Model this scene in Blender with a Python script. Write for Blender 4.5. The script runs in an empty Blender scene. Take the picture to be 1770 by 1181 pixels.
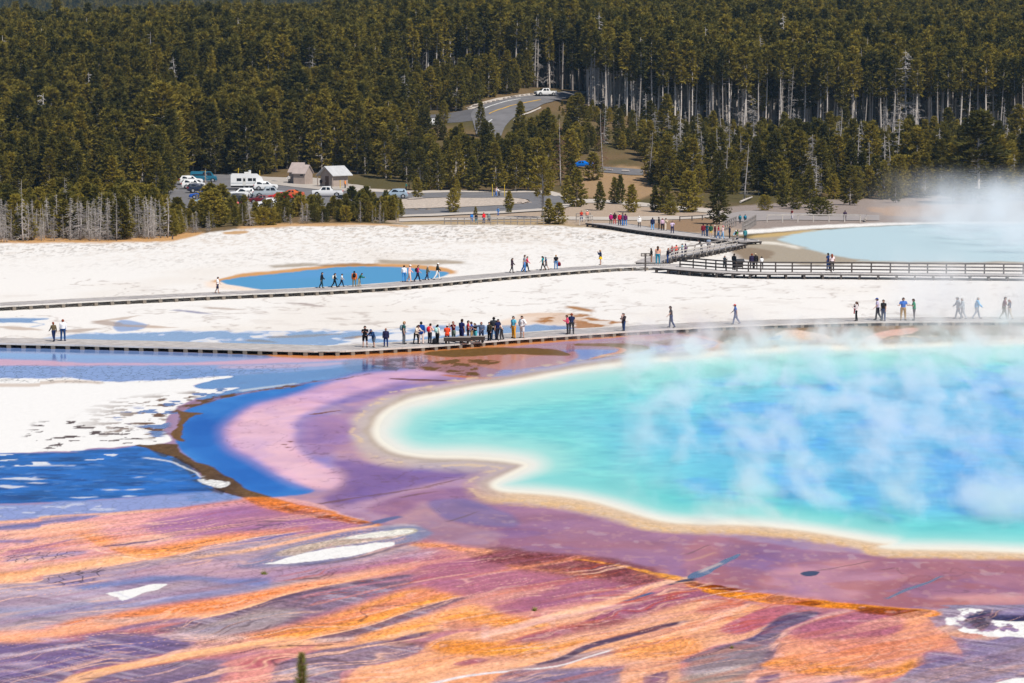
import bpy, bmesh, math, random
import numpy as np
from mathutils import Vector, Matrix

# ------------------------------------------------------------------ camera, sky, sun, exposure
scene = bpy.context.scene
COL = scene.collection
R = math.radians
PW, PH, FPX, CAMZ = 1770.0, 1181.0, 4700.0, 20.0      # survey frame: width, height, focal length in px, eye height
PITCH = math.atan(440.5 / FPX)

cam_data = bpy.data.cameras.new("camera")
cam_data.sensor_width = 36.0
cam_data.lens = 36.0 * FPX / PW
cam_data.clip_start = 0.5
cam_data.clip_end = 9000.0
cam_data.dof.use_dof = True
cam_data.dof.focus_distance = 230.0
cam_data.dof.aperture_fstop = 4.5
cam = bpy.data.objects.new("camera", cam_data)
cam.location = (0, 0, CAMZ)
cam.rotation_euler = (math.pi / 2 - PITCH, 0, 0)
COL.objects.link(cam)
scene.camera = cam

SUN_DIR = Vector((0.37, -0.47, 0.80)).normalized()    # towards the sun: high, to the right and a little behind
SUN_EL = math.asin(SUN_DIR.z)
SUN_AZ = math.atan2(SUN_DIR.x, SUN_DIR.y)             # clockwise from +Y

world = bpy.data.worlds.new("World")
scene.world = world
world.use_nodes = True
wn = world.node_tree.nodes
wl = world.node_tree.links
wn.clear()
w_out = wn.new("ShaderNodeOutputWorld")
w_bg = wn.new("ShaderNodeBackground")
w_sky = wn.new("ShaderNodeTexSky")
w_sky.sky_type = 'NISHITA'
w_sky.sun_disc = False
w_sky.sun_elevation = SUN_EL
w_sky.sun_rotation = SUN_AZ
w_sky.altitude = 2200.0
w_sky.air_density = 1.0
w_sky.dust_density = 0.2
w_sky.ozone_density = 2.0
w_bg.inputs["Strength"].default_value = 0.085
wl.new(w_sky.outputs[0], w_bg.inputs[0])
wl.new(w_bg.outputs[0], w_out.inputs[0])

sun_data = bpy.data.lights.new("sun", 'SUN')
sun_data.energy = 5.0
sun_data.angle = R(0.53)
sun_data.color = (1.0, 0.94, 0.85)
sun = bpy.data.objects.new("sun", sun_data)
sun.rotation_euler = SUN_DIR.to_track_quat('Z', 'Y').to_euler()
sun.location = (60, -30, 150)
COL.objects.link(sun)

scene.view_settings.view_transform = 'Standard'
scene.view_settings.look = 'None'
scene.view_settings.exposure = 0.10
scene.view_settings.gamma = 1.0
scene.view_settings.use_curve_mapping = False
scene.render.engine = 'CYCLES'
cy = scene.cycles
cy.max_bounces = 6
cy.diffuse_bounces = 2
cy.glossy_bounces = 2
cy.transmission_bounces = 2
cy.transparent_max_bounces = 8
cy.volume_bounces = 3
cy.volume_step_rate = 0.15
cy.volume_max_steps = 128
cy.use_denoising = True
cy.sample_clamp_indirect = 4.0
try:
    cy.denoiser = 'OPENIMAGEDENOISE'
    cy.denoising_input_passes = 'RGB_ALBEDO_NORMAL'
except Exception:
    pass

# ------------------------------------------------------------------ helpers
CA, SA = math.cos(PITCH), math.sin(PITCH)

def ray(px, py):
    xc = (px - PW / 2) / FPX
    yc = -(py - PH / 2) / FPX
    return xc, CA + yc * SA, -SA + yc * CA

def G(px, py, z=0.0):
    """point of the plane at height z seen at a survey position of the photograph"""
    dx, dy, dz = ray(px, py)
    t = (z - CAMZ) / dz
    return Vector((dx * t, dy * t, z))

def project(x, y, z):
    r = z - CAMZ
    f = y * CA - r * SA
    u = y * SA + r * CA
    return PW / 2 + FPX * x / f, PH / 2 - FPX * u / f

def hash2(ix, iy, seed):
    h = (ix.astype(np.int64) * 374761393 + iy.astype(np.int64) * 668265263 + seed * 1442695041) & 0xFFFFFFFF
    h = ((h ^ (h >> 13)) * 1274126177) & 0xFFFFFFFF
    h = h ^ (h >> 16)
    return (h & 0xFFFF) / 65535.0

def vnoise(x, y, seed=0):
    x = np.asarray(x, float); y = np.asarray(y, float)
    ix = np.floor(x); iy = np.floor(y)
    fx = x - ix; fy = y - iy
    fx = fx * fx * (3 - 2 * fx); fy = fy * fy * (3 - 2 * fy)
    a = hash2(ix, iy, seed); b = hash2(ix + 1, iy, seed)
    c = hash2(ix, iy + 1, seed); d = hash2(ix + 1, iy + 1, seed)
    return (a * (1 - fx) + b * fx) * (1 - fy) + (c * (1 - fx) + d * fx) * fy

def fbm(x, y, seed=0, octaves=4):
    v = 0; amp = 0.5; tot = 0
    c, s = 0.8, 0.6
    for o in range(octaves):
        v = v + amp * vnoise(x, y, seed + 17 * o)
        tot += amp
        amp *= 0.5
        x, y = (c * x - s * y) * 2.03 + 5.2, (s * x + c * y) * 2.03 + 1.7
    return v / tot          # 0..1

def sstep(a, b, x):
    t = np.clip((x - a) / (b - a), 0, 1)
    return t * t * (3 - 2 * t)

def lin1(c):
    c = c / 255.0
    return c / 12.92 if c <= 0.04045 else ((c + 0.055) / 1.055) ** 2.4

def lin(rgb, k=1.0):
    return tuple(min(0.92, lin1(c) * k) for c in rgb)

# materials --------------------------------------------------------
MATS = {}
def mat(name, color, rough=0.7, spec=0.3, metal=0.0, var=0.0, scale=4.0, rnd=0.0, bump=0.0):
    """procedural Principled material: base colour with noise variation, per-object random shift, bump"""
    if name in MATS:
        return MATS[name]
    m = bpy.data.materials.new(name)
    m.use_nodes = True
    nt = m.node_tree
    b = nt.nodes["Principled BSDF"]
    b.inputs["Roughness"].default_value = rough
    b.inputs["Specular IOR Level"].default_value = spec
    b.inputs["Metallic"].default_value = metal
    b.inputs["Base Color"].default_value = (*color, 1)
    m.diffuse_color = (*color, 1)
    src = None
    if var > 0 or bump > 0:
        tc = nt.nodes.new("ShaderNodeTexCoord")
        no = nt.nodes.new("ShaderNodeTexNoise")
        no.inputs["Scale"].default_value = scale
        no.inputs["Detail"].default_value = 4
        nt.links.new(tc.outputs["Object"], no.inputs["Vector"])
    if var > 0:
        mr = nt.nodes.new("ShaderNodeMapRange")
        mr.inputs[1].default_value = 0.25; mr.inputs[2].default_value = 0.75
        mr.inputs[3].default_value = 1 - var; mr.inputs[4].default_value = 1 + var
        nt.links.new(no.outputs["Fac"], mr.inputs[0])
        mx = nt.nodes.new("ShaderNodeVectorMath"); mx.operation = 'SCALE'
        mx.inputs[0].default_value = color
        nt.links.new(mr.outputs[0], mx.inputs["Scale"])
        src = mx.outputs[0]
    if rnd > 0:
        oi = nt.nodes.new("ShaderNodeObjectInfo")
        mr2 = nt.nodes.new("ShaderNodeMapRange")
        mr2.inputs[3].default_value = 1 - rnd; mr2.inputs[4].default_value = 1 + rnd
        nt.links.new(oi.outputs["Random"], mr2.inputs[0])
        mx2 = nt.nodes.new("ShaderNodeVectorMath"); mx2.operation = 'SCALE'
        if src: nt.links.new(src, mx2.inputs[0])
        else: mx2.inputs[0].default_value = color
        nt.links.new(mr2.outputs[0], mx2.inputs["Scale"])
        src = mx2.outputs[0]
    if src:
        nt.links.new(src, b.inputs["Base Color"])
    if bump > 0:
        bp = nt.nodes.new("ShaderNodeBump")
        bp.inputs["Strength"].default_value = bump
        bp.inputs["Distance"].default_value = 0.05
        nt.links.new(no.outputs["Fac"], bp.inputs["Height"])
        nt.links.new(bp.outputs[0], b.inputs["Normal"])
    MATS[name] = m
    return m

# meshes and objects ------------------------------------------------
class MB:
    """collects polygons, builds one mesh"""
    def __init__(s):
        s.v = []; s.f = []; s.m = []
    def add(s, verts, faces, mi=0):
        o = len(s.v)
        s.v.extend([tuple(p) for p in verts])
        s.f.extend([tuple(o + i for i in f) for f in faces])
        s.m.extend([mi] * len(faces))
    def box(s, x0, x1, y0, y1, z0, z1, mi=0, M=None):
        vs = [Vector(p) for p in ((x0,y0,z0),(x1,y0,z0),(x1,y1,z0),(x0,y1,z0),(x0,y0,z1),(x1,y0,z1),(x1,y1,z1),(x0,y1,z1))]
        if M is not None: vs = [M @ p for p in vs]
        s.add(vs, [(0,3,2,1),(4,5,6,7),(0,1,5,4),(1,2,6,5),(2,3,7,6),(3,0,4,7)], mi)
    def bar(s, a, b, w, h, mi=0):
        """box beam from a to b, width w across, height h (top at the points' z + h/2)"""
        a = Vector(a); b = Vector(b); d = (b - a)
        L = d.length
        if L < 1e-6: return
        d /= L
        side = d.cross(Vector((0, 0, 1)))
        if side.length < 1e-4: side = Vector((1, 0, 0))
        side.normalize(); up = side.cross(d)
        vs = []
        for p in (a, b):
            for sx, sz in ((-1,-1),(1,-1),(1,1),(-1,1)):
                vs.append(p + side * (sx * w / 2) + up * (sz * h / 2))
        s.add(vs, [(0,1,2,3),(7,6,5,4),(0,4,5,1),(1,5,6,2),(2,6,7,3),(3,7,4,0)], mi)
    def tube(s, pts, radii, n=6, mi=0, cap=True):
        pts = [Vector(p) for p in pts]
        rings = []
        prev = None
        for i, p in enumerate(pts):
            d = (pts[min(i+1, len(pts)-1)] - pts[max(i-1, 0)])
            if d.length < 1e-9: d = Vector((0,0,1))
            d.normalize()
            ref = Vector((1,0,0)) if abs(d.x) < 0.9 else Vector((0,1,0))
            if prev is not None: ref = prev
            b = d.cross(ref)
            if b.length < 1e-5: b = d.cross(Vector((0,1,0)))
            b.normalize(); a = b.cross(d); prev = a
            r = radii[i] if isinstance(radii, (list, tuple)) else radii
            ra, rb = (r if isinstance(r, (list, tuple)) else (r, r))
            rings.append([p + a * (math.cos(2*math.pi*k/n) * ra) + b * (math.sin(2*math.pi*k/n) * rb) for k in range(n)])
        vs = [q for r_ in rings for q in r_]
        fs = []
        for i in range(len(rings)-1):
            for k in range(n):
                k2 = (k+1) % n
                fs.append((i*n+k, (i+1)*n+k, (i+1)*n+k2, i*n+k2))
        if cap:
            fs.append(tuple(range(n)))
            fs.append(tuple((len(rings)-1)*n + k for k in reversed(range(n))))
        s.add(vs, fs, mi)
    def mesh(s, name, mats, smooth=False):
        me = bpy.data.meshes.new(name)
        me.from_pydata([tuple(p) for p in s.v], [], s.f)
        if not isinstance(mats, (list, tuple)): mats = [mats]
        for m in mats: me.materials.append(m)
        if len(mats) > 1:
            me.polygons.foreach_set("material_index", s.m)
        if smooth:
            me.polygons.foreach_set("use_smooth", [True] * len(me.polygons))
        me.update()
        return me

def link(name, data, parent=None, loc=None, rotz=None, scale=None):
    o = bpy.data.objects.new(name, data)
    COL.objects.link(o)
    if parent is not None: o.parent = parent
    if loc is not None: o.location = loc
    if rotz is not None: o.rotation_euler = (0, 0, rotz)
    if scale is not None: o.scale = scale if isinstance(scale, (tuple, list)) else (scale,)*3
    return o

def tag(o, label=None, cat=None, group=None, kind=None):
    if label: o["label"] = label
    if cat: o["category"] = cat
    if group: o["group"] = group
    if kind: o["kind"] = kind
    return o

def thing(name, label, cat, loc=(0,0,0), rotz=0.0, group=None, scale=None):
    return tag(link(name, None, None, loc, rotz, scale), label, cat, group)

def paint_slot(o, m, i=0):
    o.material_slots[i].link = 'OBJECT'
    o.material_slots[i].material = m
# ------------------------------------------------------------------ terrain height
T_PX = np.array([-500., 0., 450., 900., 1350., 1770., 2400.])
T_D = np.array([0, 20, 45, 75, 480, 500, 540, 580, 620, 660, 700, 760, 900, 1100, 1400, 1800, 2050, 2450, 3000, 3600, 4600.])
T_Z = np.array([
 [18.2,12.8,5.5,0,0,0.0,1.0,3.0,5.5, 9.0,13.0,17.0,22.0,25.0,26.0,20.0,35.,80.,165.,210.,240.],
 [18.2,12.8,5.5,0,0,0.0,1.0,3.0,5.5, 9.0,13.0,17.0,23.5,29.0,30.0,22.0,35.,80.,165.,210.,240.],
 [18.2,12.8,5.5,0,0,0.2,1.2,3.2,6.5,11.0,15.0,19.0,25.0,32.0,38.0,36.0,45.,90.,170.,210.,240.],
 [18.2,12.8,5.5,0,0,0.0,1.0,4.5,10.,15.5,19.0,21.5,28.0,38.0,52.0,60.0,68.,100.,175.,215.,240.],
 [18.2,12.8,5.5,0,0,0.8,2.2,4.2,6.5, 9.5,14.0,19.0,28.0,40.0,54.0,62.0,70.,100.,175.,215.,240.],
 [18.2,12.8,5.5,0,0,0.8,2.2,4.2,6.2, 8.5,13.0,18.0,27.0,40.0,54.0,62.0,70.,100.,175.,215.,240.],
 [18.2,12.8,5.5,0,0,0.8,2.2,4.2,6.2, 8.5,13.0,18.0,27.0,40.0,54.0,62.0,70.,100.,175.,215.,240.]])

def terrain(x, y):
    x = np.asarray(x, float); y = np.maximum(np.asarray(y, float), 0.01)
    shp = np.broadcast(x, y).shape
    x = np.broadcast_to(x, shp).ravel(); y = np.broadcast_to(y, shp).ravel()
    px = np.clip(PW / 2 + FPX * x / y, T_PX[0], T_PX[-1] - 1e-3)
    cols = np.stack([np.interp(y, T_D, row) for row in T_Z])
    i = np.clip(np.searchsorted(T_PX, px, side='right') - 1, 0, len(T_PX) - 2)
    t = (px - T_PX[i]) / (T_PX[i + 1] - T_PX[i]); t = t * t * (3 - 2 * t)
    idx = np.arange(len(px))
    z = cols[i, idx] * (1 - t) + cols[i + 1, idx] * t
    far = sstep(440, 620, y)
    z = z + far * (fbm(x / 28, y / 28, 5, 3) - 0.5) * 2.2
    z = z + sstep(395, 430, y) * (fbm(x / 9, y / 9, 9, 3) - 0.5) * 0.35
    return z.reshape(shp)

_DS = np.concatenate([np.arange(80, 800, 0.5), np.arange(800, 3600, 3)])
def hit(px, py):
    """where the line of sight meets the terrain"""
    dx, dy, dz = ray(px, py)
    t = _DS / dy
    X = dx * t; Z = CAMZ + dz * t
    zt = terrain(X, _DS)
    below = np.nonzero(Z <= zt)[0]
    k = below[0] if len(below) else len(_DS) - 1
    return Vector((float(X[k]), float(_DS[k]), float(zt[k])))

def ground_z(x, y):
    return float(terrain(np.array([x]), np.array([y]))[0])

# ------------------------------------------------------------------ ground sheet with mapped mineral and mat colours, sky reflection painted into runoff
rows = list(np.linspace(2, 86, 18))
ROWSTEP, COLSTEP = 1.35, 2.1
pys = np.arange(1200, 388, -ROWSTEP)
rows += [float(CAMZ * FPX / (p - 150.0)) * 0.9957 for p in pys]
rows = [rows[i] for i in range(len(rows)) if i < 18 or rows[i] > 86.5]
d = rows[-1]
while d < 470: d += 1.0; rows.append(d)
while d < 720: d += 3.0; rows.append(d)
while d < 4600: d *= 1.022; rows.append(d)
rows = np.array(rows)
cpx = np.concatenate([np.linspace(-5200, -300, 22), np.linspace(-260, -60, 12), np.arange(-50, 1822, COLSTEP), np.linspace(1830, 2030, 12), np.linspace(2080, 6900, 22)])
U, DD = np.meshgrid((cpx - PW / 2) / FPX, rows)
GX = (U * DD).ravel(); GY = DD.ravel()
GZ = terrain(GX, GY)
NP_ = len(GX)
PX, PY = project(GX, GY, GZ)
flat = GY < 640

col = np.zeros((NP_, 3)); wet = np.zeros(NP_); grit = np.full(NP_, 0.15); crack = np.zeros(NP_)
# organic distortion of every outline
WX = (fbm(GX / 3.1, GY / 6.0, 11, 4) - 0.5) * 2
WY = (fbm(GX / 3.1, GY / 6.0, 23, 4) - 0.5) * 2
WF = (fbm(GX / 0.7, GY / 1.5, 31, 3) - 0.5) * 2
# feathered drift along the drainage direction (to the lower left)
FS, FT = (GX*0.72 + GY*0.70), (-GX*0.70 + GY*0.72)
DRIFT = ((fbm(FS/9.0, FT/0.8, 301, 3) - 0.5)*2) * sstep(850, 900, PY)
STRIA = np.zeros(NP_)
n_a = fbm(GX / 2.2, GY / 3.5, 41, 4)
n_b = fbm(GX / 0.5, GY / 1.1, 43, 3)
KALB = 0.74

def A(rgb):
    return np.array(lin(rgb, KALB))

def apply(idx, a, rgb, w=None, g=None, c=None, s=None):
    a = a[:, None]
    col[idx] = col[idx] * (1 - a) + (A(rgb) if isinstance(rgb, tuple) else rgb) * a
    a = a[:, 0]
    if w is not None: wet[idx] = wet[idx] * (1 - a) + w * a
    if g is not None: grit[idx] = grit[idx] * (1 - a) + g * a
    if c is not None: crack[idx] = crack[idx] * (1 - a) + c * a
    STRIA[idx] = STRIA[idx] * (1 - a) + (s or 0.0) * a

def catmull(pts, n=4, closed=True):
    P = np.array(pts, float); m = len(P); out = []
    for i in range(m if closed else m - 1):
        if closed: p0, p1, p2, p3 = P[(i-1) % m], P[i], P[(i+1) % m], P[(i+2) % m]
        else: p0, p1, p2, p3 = P[max(i-1,0)], P[i], P[i+1], P[min(i+2,m-1)]
        for k in range(n):
            t = k / n
            out.append(0.5 * ((2*p1) + (-p0+p2)*t + (2*p0-5*p1+4*p2-p3)*t*t + (-p0+3*p1-3*p2+p3)*t**3))
    if not closed: out.append(P[-1])
    return np.array(out)

YW = 2.2
def sdf(x, y, P):
    """signed distance (negative inside) in survey px, y weighted"""
    d2 = np.full(len(x), 1e18); inside = np.zeros(len(x), bool)
    m = len(P)
    yy = y * YW
    for i in range(m):
        ax, ay = P[i]; bx, by = P[(i+1) % m]
        ay *= YW; by *= YW
        ex, ey = bx - ax, by - ay
        L2 = ex*ex + ey*ey + 1e-9
        t = np.clip(((x-ax)*ex + (yy-ay)*ey) / L2, 0, 1)
        qx = x - ax - t*ex; qy = yy - ay - t*ey
        d2 = np.minimum(d2, qx*qx + qy*qy)
        if ay != by:
            c = (yy < ay) != (yy < by)
            xi = ax + (yy - ay) / (by - ay) * ex
            inside ^= c & (x < xi)
    dd = np.sqrt(d2)
    return np.where(inside, -dd, dd)

def poly(rgb, pts, soft=5, warp=5, op=1.0, w=None, g=None, c=None, smooth=True, fine=None, mask=None, side=0.0, s=None, drift=None):
    P = catmull(pts) if smooth else np.array(pts, float)
    fine = (1.6 if soft < 6 else 0.6) if fine is None else fine
    drift = (3.5 if w is None or w < 0.65 else 1.5) if drift is None else drift
    mg = 20 + soft + warp
    ok = flat & (PX > P[:,0].min()-mg) & (PX < P[:,0].max()+mg) & (PY > P[:,1].min()-mg/2) & (PY < P[:,1].max()+mg/2)
    idx = np.nonzero(ok)[0]
    if not len(idx): return
    x = PX[idx] + WX[idx]*warp*1.6 + WF[idx]*fine*1.5 + DRIFT[idx]*drift*2.2
    y = PY[idx] + WY[idx]*warp*0.55 + WF[idx]*fine*0.5 - DRIFT[idx]*drift*0.42
    sd_ = sdf(x, y, P) + side
    a = 1 - sstep(-soft, soft, sd_)
    a = a * op
    if mask is not None: a = a * mask[idx]
    apply(idx, a, rgb, w, g, c, s)

def band(rgb, pts, soft=1.5, warp=3, op=1.0, w=None, g=None, c=None, ends=12, fine=0.8, mask=None, s=None, drift=None):
    """ribbon given as (x, y_top, y_bottom) stations"""
    q = catmull(pts, 4, False)
    xs, y0, y1 = q[:,0], q[:,1], q[:,2]
    mg = 12 + warp + (max(soft) if isinstance(soft, tuple) else soft)
    ok = flat & (PX > xs[0]-ends) & (PX < xs[-1]+ends) & (PY > y0.min()-mg) & (PY < y1.max()+mg)
    idx = np.nonzero(ok)[0]
    if not len(idx): return
    drift = (3.5 if w is None or w < 0.65 else 1.5) if drift is None else drift
    x = PX[idx] + WX[idx]*warp*2 + DRIFT[idx]*drift*2.0
    y = PY[idx] + WY[idx]*warp*0.6 + WF[idx]*fine - DRIFT[idx]*drift*0.36
    t0 = np.interp(x, xs, y0); t1 = np.interp(x, xs, y1)
    s0, s1 = soft if isinstance(soft, tuple) else (soft, soft)
    a = sstep(-s0, s0, y - t0 - max(0, s0-2)*0.5) * (1 - sstep(-s1, s1, y - t1 + max(0, s1-2)*0.5))
    a = a * sstep(xs[0]-ends, xs[0]+ends*0.3, x) * (1 - sstep(xs[-1]-ends*0.3, xs[-1]+ends, x)) if xs[0] > 5 and xs[-1] < 1765 else \
        a * (1 - sstep(xs[-1]-ends*0.3, xs[-1]+ends, x) if xs[-1] < 1765 else (sstep(xs[0]-ends, xs[0]+ends*0.3, x) if xs[0] > 5 else 1.0))
    a = a * op
    if mask is not None: a = a * mask[idx]
    apply(idx, a, rgb, w, g, c, s)

def ext(pts):
    """stretch points lying on the frame's edge beyond it"""
    out = []
    for p in pts:
        p = list(p)
        if p[0] <= 0: p[0] = -700
        if p[0] >= 1770: p[0] = 2700
        if p[1] >= 1181: p[1] = 1260
        out.append(tuple(p))
    return out
def bext(pts):
    p = [list(q) for q in pts]
    if p[0][0] <= 0: p = [[-700, p[0][1], p[0][2]]] + p
    if p[-1][0] >= 1770: p = p + [[2700, p[-1][1], p[-1][2]]]
    return [tuple(q) for q in p]
def POLY(rgb, pts, **k): poly(rgb, ext(pts), **k)
def BAND(rgb, pts, **k): band(rgb, bext(pts), **k)

ALL = np.arange(NP_)
WHITE = (247, 243, 238)
# forest floor everywhere, bare mineral crust on the flat
col[:] = A((122, 102, 74)); grit[:] = 0.5
apply(ALL, sstep(0.35, 0.7, fbm(GX/14, GY/20, 3, 4)), (96, 88, 58))
near_hill = sstep(80, 60, GY)
# white sinter flats
edge = np.interp(PX, [-700,0,60,200,300,345,420,520,640,760,900,1000,1100,1200,1280,1330,2700], [421,421,419,419,414,404,396,389,388,389,389,391,400,411,421,432,440])
e2 = PY + WY*3 + WF*1.5
apply(ALL, sstep(-2.5, 1.0, e2 - edge) * flat, WHITE, w=0.0, g=0.12)
# upper crust: speckled with lichen and small stones
sp = sstep(0.48, 0.70, fbm(GX/0.6, GY/1.6, 51, 4)) * sstep(475, 400, PY) * flat * sstep(-1, 3, PY-edge)
apply(ALL, sp*0.55, (206, 188, 170), g=0.9)
sp = sstep(0.56, 0.68, fbm(GX/0.45, GY/1.5, 53, 3)) * sstep(485, 405, PY) * flat * sstep(-1, 3, PY-edge) * sstep(0.28, 0.55, fbm(GX/18, GY/26, 57, 3))
apply(ALL, sp*0.6, (126, 112, 100))
wash = sstep(0.52, 0.75, fbm(GX/16, GY/30, 59, 4)) * (PY < 600) * flat * sstep(-1, 3, PY-edge)
apply(ALL, wash*0.3, (230, 218, 204))
# faint drying cracks and streaks of silt on the lower white flat
stq = sstep(0.62, 0.72, fbm(GX/2.6, GY/4.0, 61, 4)) * ((PY > 495) & (PY < 600)) * flat
apply(ALL, stq*0.2, (206, 194, 186))
stq = np.exp(-((fbm(GX/7, GY/9, 63, 4) - 0.5)/0.012)**2) * ((PY > 480) & (PY < 600)) * flat
apply(ALL, stq*0.45, (168, 150, 140))

# dry grass fringe along the trees
BAND((206,160,108), [(0,413,421),(60,407,421),(150,412,420),(250,409,419),(300,403,416),(345,400,405)], soft=2, warp=4, g=0.6)
BAND((206,164,116), [(420,391,397),(480,387,393),(560,386,391),(640,386,390),(700,389,393)], soft=2, warp=4, g=0.6)
POLY((205,165,120), [(385,402),(420,399),(428,403),(395,405)], soft=3, warp=2)
POLY((186,166,146), [(640,345),(760,340),(960,345),(1010,350),(1250,360),(1290,380),(1300,400),(1250,408),(1100,396),(1000,390),(900,386),(760,388),(690,386),(640,375)], soft=4, warp=4, g=0.5)
BAND((186,160,120), [(700,378,388),(800,376,390),(930,380,390),(1000,388,393),(1090,396,402)], soft=3, warp=4, g=0.6, op=0.8)
POLY((172,142,108), [(990,300),(1040,290),(1100,288),(1140,300),(1120,340),(1060,345),(1000,335)], soft=6, warp=6, g=0.5)
POLY((186,166,146), [(640,330),(700,330),(900,330),(1000,340),(1010,360),(900,372),(700,372),(650,362)], soft=6, warp=4, g=0.5)
# bank behind the far pool
POLY((160,146,138), [(1250,362),(1330,352),(1450,345),(1560,342),(1700,335),(1770,330),(1770,388),(1600,388),(1450,392),(1380,395),(1300,398),(1262,392)], soft=5, warp=5, g=0.5)
POLY((196,160,130), [(1500,360),(1560,356),(1640,356),(1620,372),(1540,374)], soft=6, warp=6, g=0.5, op=0.6)
POLY((150,120,90), [(1170,380),(1215,376),(1240,385),(1225,400),(1180,402),(1120,392)], soft=5, warp=4, g=0.6, op=0.8)

# far hot pool at the right
POLY((176,164,146), [(1262,428),(1300,412),(1345,404),(1420,398),(1500,440),(1770,452),(1770,456),(1500,457),(1400,458),(1300,452)], soft=5, warp=5, g=0.3, w=0.2)
POLY((120,90,60), [(1265,434),(1300,428),(1340,438),(1310,450),(1270,446)], soft=5, warp=4, op=0.5)
BAND(WHITE, [(1285,398,405),(1330,395,402),(1400,390,396),(1500,386,391),(1600,384,388),(1770,383,388)], soft=1.5, warp=2)
BAND((206,176,120), [(1300,407,412),(1340,403,409),(1390,399,404),(1430,397,399)], soft=2, warp=3)
POLY((192,216,224), ext([(1345,412),(1390,402),(1460,394),(1560,390),(1700,387),(1770,387),(1770,451),(1600,452),(1500,449),(1440,441),(1400,430),(1360,420)]), soft=5, warp=4, w=0.3, g=0.0)  # milky veil of steam put into this pale water colour
BAND((235,228,215), [(1310,418,422),(1345,419,424),(1380,427,430)], soft=2, warp=3)

# small blue pool behind the middle boardwalk
BAND((150,132,108), [(470,458,464),(520,455,461),(560,457,460)], soft=2, warp=4, op=0.7)
BAND((160,140,112), [(655,449,456),(700,450,458),(760,450,457),(800,452,456)], soft=2, warp=4, op=0.75)
BAND((214,160,104), [(372,484,490),(420,473,482),(480,468,476),(540,462,470),(590,457,466),(650,456,464),(720,458,468),(765,462,474),(785,468,474)], soft=2, warp=2)
BAND((150,110,66), [(560,457,461),(610,455,460),(650,456,459)], soft=1.5, warp=2, op=0.7)
BAND((250,228,208), [(360,486,498),(400,490,502),(470,498,508),(540,498,506)], soft=3, warp=2, op=0.8)
POLY((92,158,204), [(382,487),(420,479),(480,473),(540,467),(590,462),(650,461),(710,463),(750,468),(776,472),(760,480),(690,489),(600,497),(520,501),(470,502),(420,496)], soft=2.5, warp=2, w=0.3, g=0.0)
POLY((98,160,214), [(440,480),(540,470),(620,465),(560,480),(480,484)], soft=8, warp=4, op=0.7, w=0.3)

# shallow seep behind the near boardwalk, reflected sky painted as base blue
BAND((158,188,232), [(60,584,592),(110,580,594),(160,577,594),(250,574,597),(400,573,602),(560,572,606),(640,572,606),(760,566,602),(860,561,594),(960,560,584),(990,566,580),(1010,572,577)], soft=2.5, warp=7, w=0.9, g=0.1, fine=3.0, mask=1-0.85*sstep(0.56,0.66,fbm(GX/3.0,GY/5.0,341,4)))
POLY((100,150,205), [(-5,548),(30,549),(55,556),(75,562),(50,566),(20,558),(-5,556)], soft=2.5, warp=4, w=0.9, op=0.85)
POLY((150,175,222), [(195,560),(215,553),(250,560),(235,570),(200,572)], soft=3, warp=5, w=0.9, op=0.8)
for (x0, y0, x1, y1, th, c_) in [(165,556,240,546,1.4,(196,176,160)),(165,557,225,563,2.2,(178,158,146)),(215,562,300,566,1.6,(196,170,150)),(0,567,70,570,1.5,(196,176,160)),
      (100,573,170,569,2,(186,168,156)),(470,583,590,579,1.6,(170,150,130)),(430,589,480,592,1.3,(150,128,105)),(600,586,640,583,1.5,(160,130,100)),(300,535,360,541,1.3,(140,140,170)),
      (360,530,420,534,1.2,(190,172,160)),(500,525,560,531,1.2,(168,152,146)),(610,560,680,556,1.2,(206,196,188)),(900,545,985,541,1.6,(215,180,150))]:
    band(c_, [(x0,y0-th,y0+th),((x0+x1)/2,(y0+y1)/2-th*1.6,(y0+y1)/2+th*1.6),(x1,y1-th*0.5,y1+th*0.5)], soft=1, warp=5, op=0.8)
BAND((236,212,192), [(870,552,566),(910,543,562),(960,540,560),(1010,548,560)], soft=4, warp=5, op=0.8)
BAND((176,124,78), [(925,549,556),(950,545,562),(975,543,574),(1000,542,580),(1025,547,576),(1045,553,564),(1075,553,557)], soft=2.5, warp=7, fine=3.0, g=0.5, mask=0.25+0.75*sstep(0.42,0.55,fbm(GX/1.5,GY/3.0,311,4)))
BAND((176,128,84), [(985,530,533),(1002,532,537),(1020,535,539)], soft=1.5, warp=4)
BAND((140,170,225), [(955,563,568),(985,566,572),(1004,569,572)], soft=1.5, warp=3, w=0.9)

# ---------------------------------------------------------------- below the near boardwalk
yb = np.interp(PX, [-700,0,100,300,480,575,660,760,880,1000,1100,1200,1300,1480,1770,2700], [594,596,598,603,608,610,607,601,591,582,575,570,565,559,557,557])
base = flat * sstep(-1.5, 1.5, PY - yb)
apply(ALL, base, (172,138,168), w=0.6, g=0.1)
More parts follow.
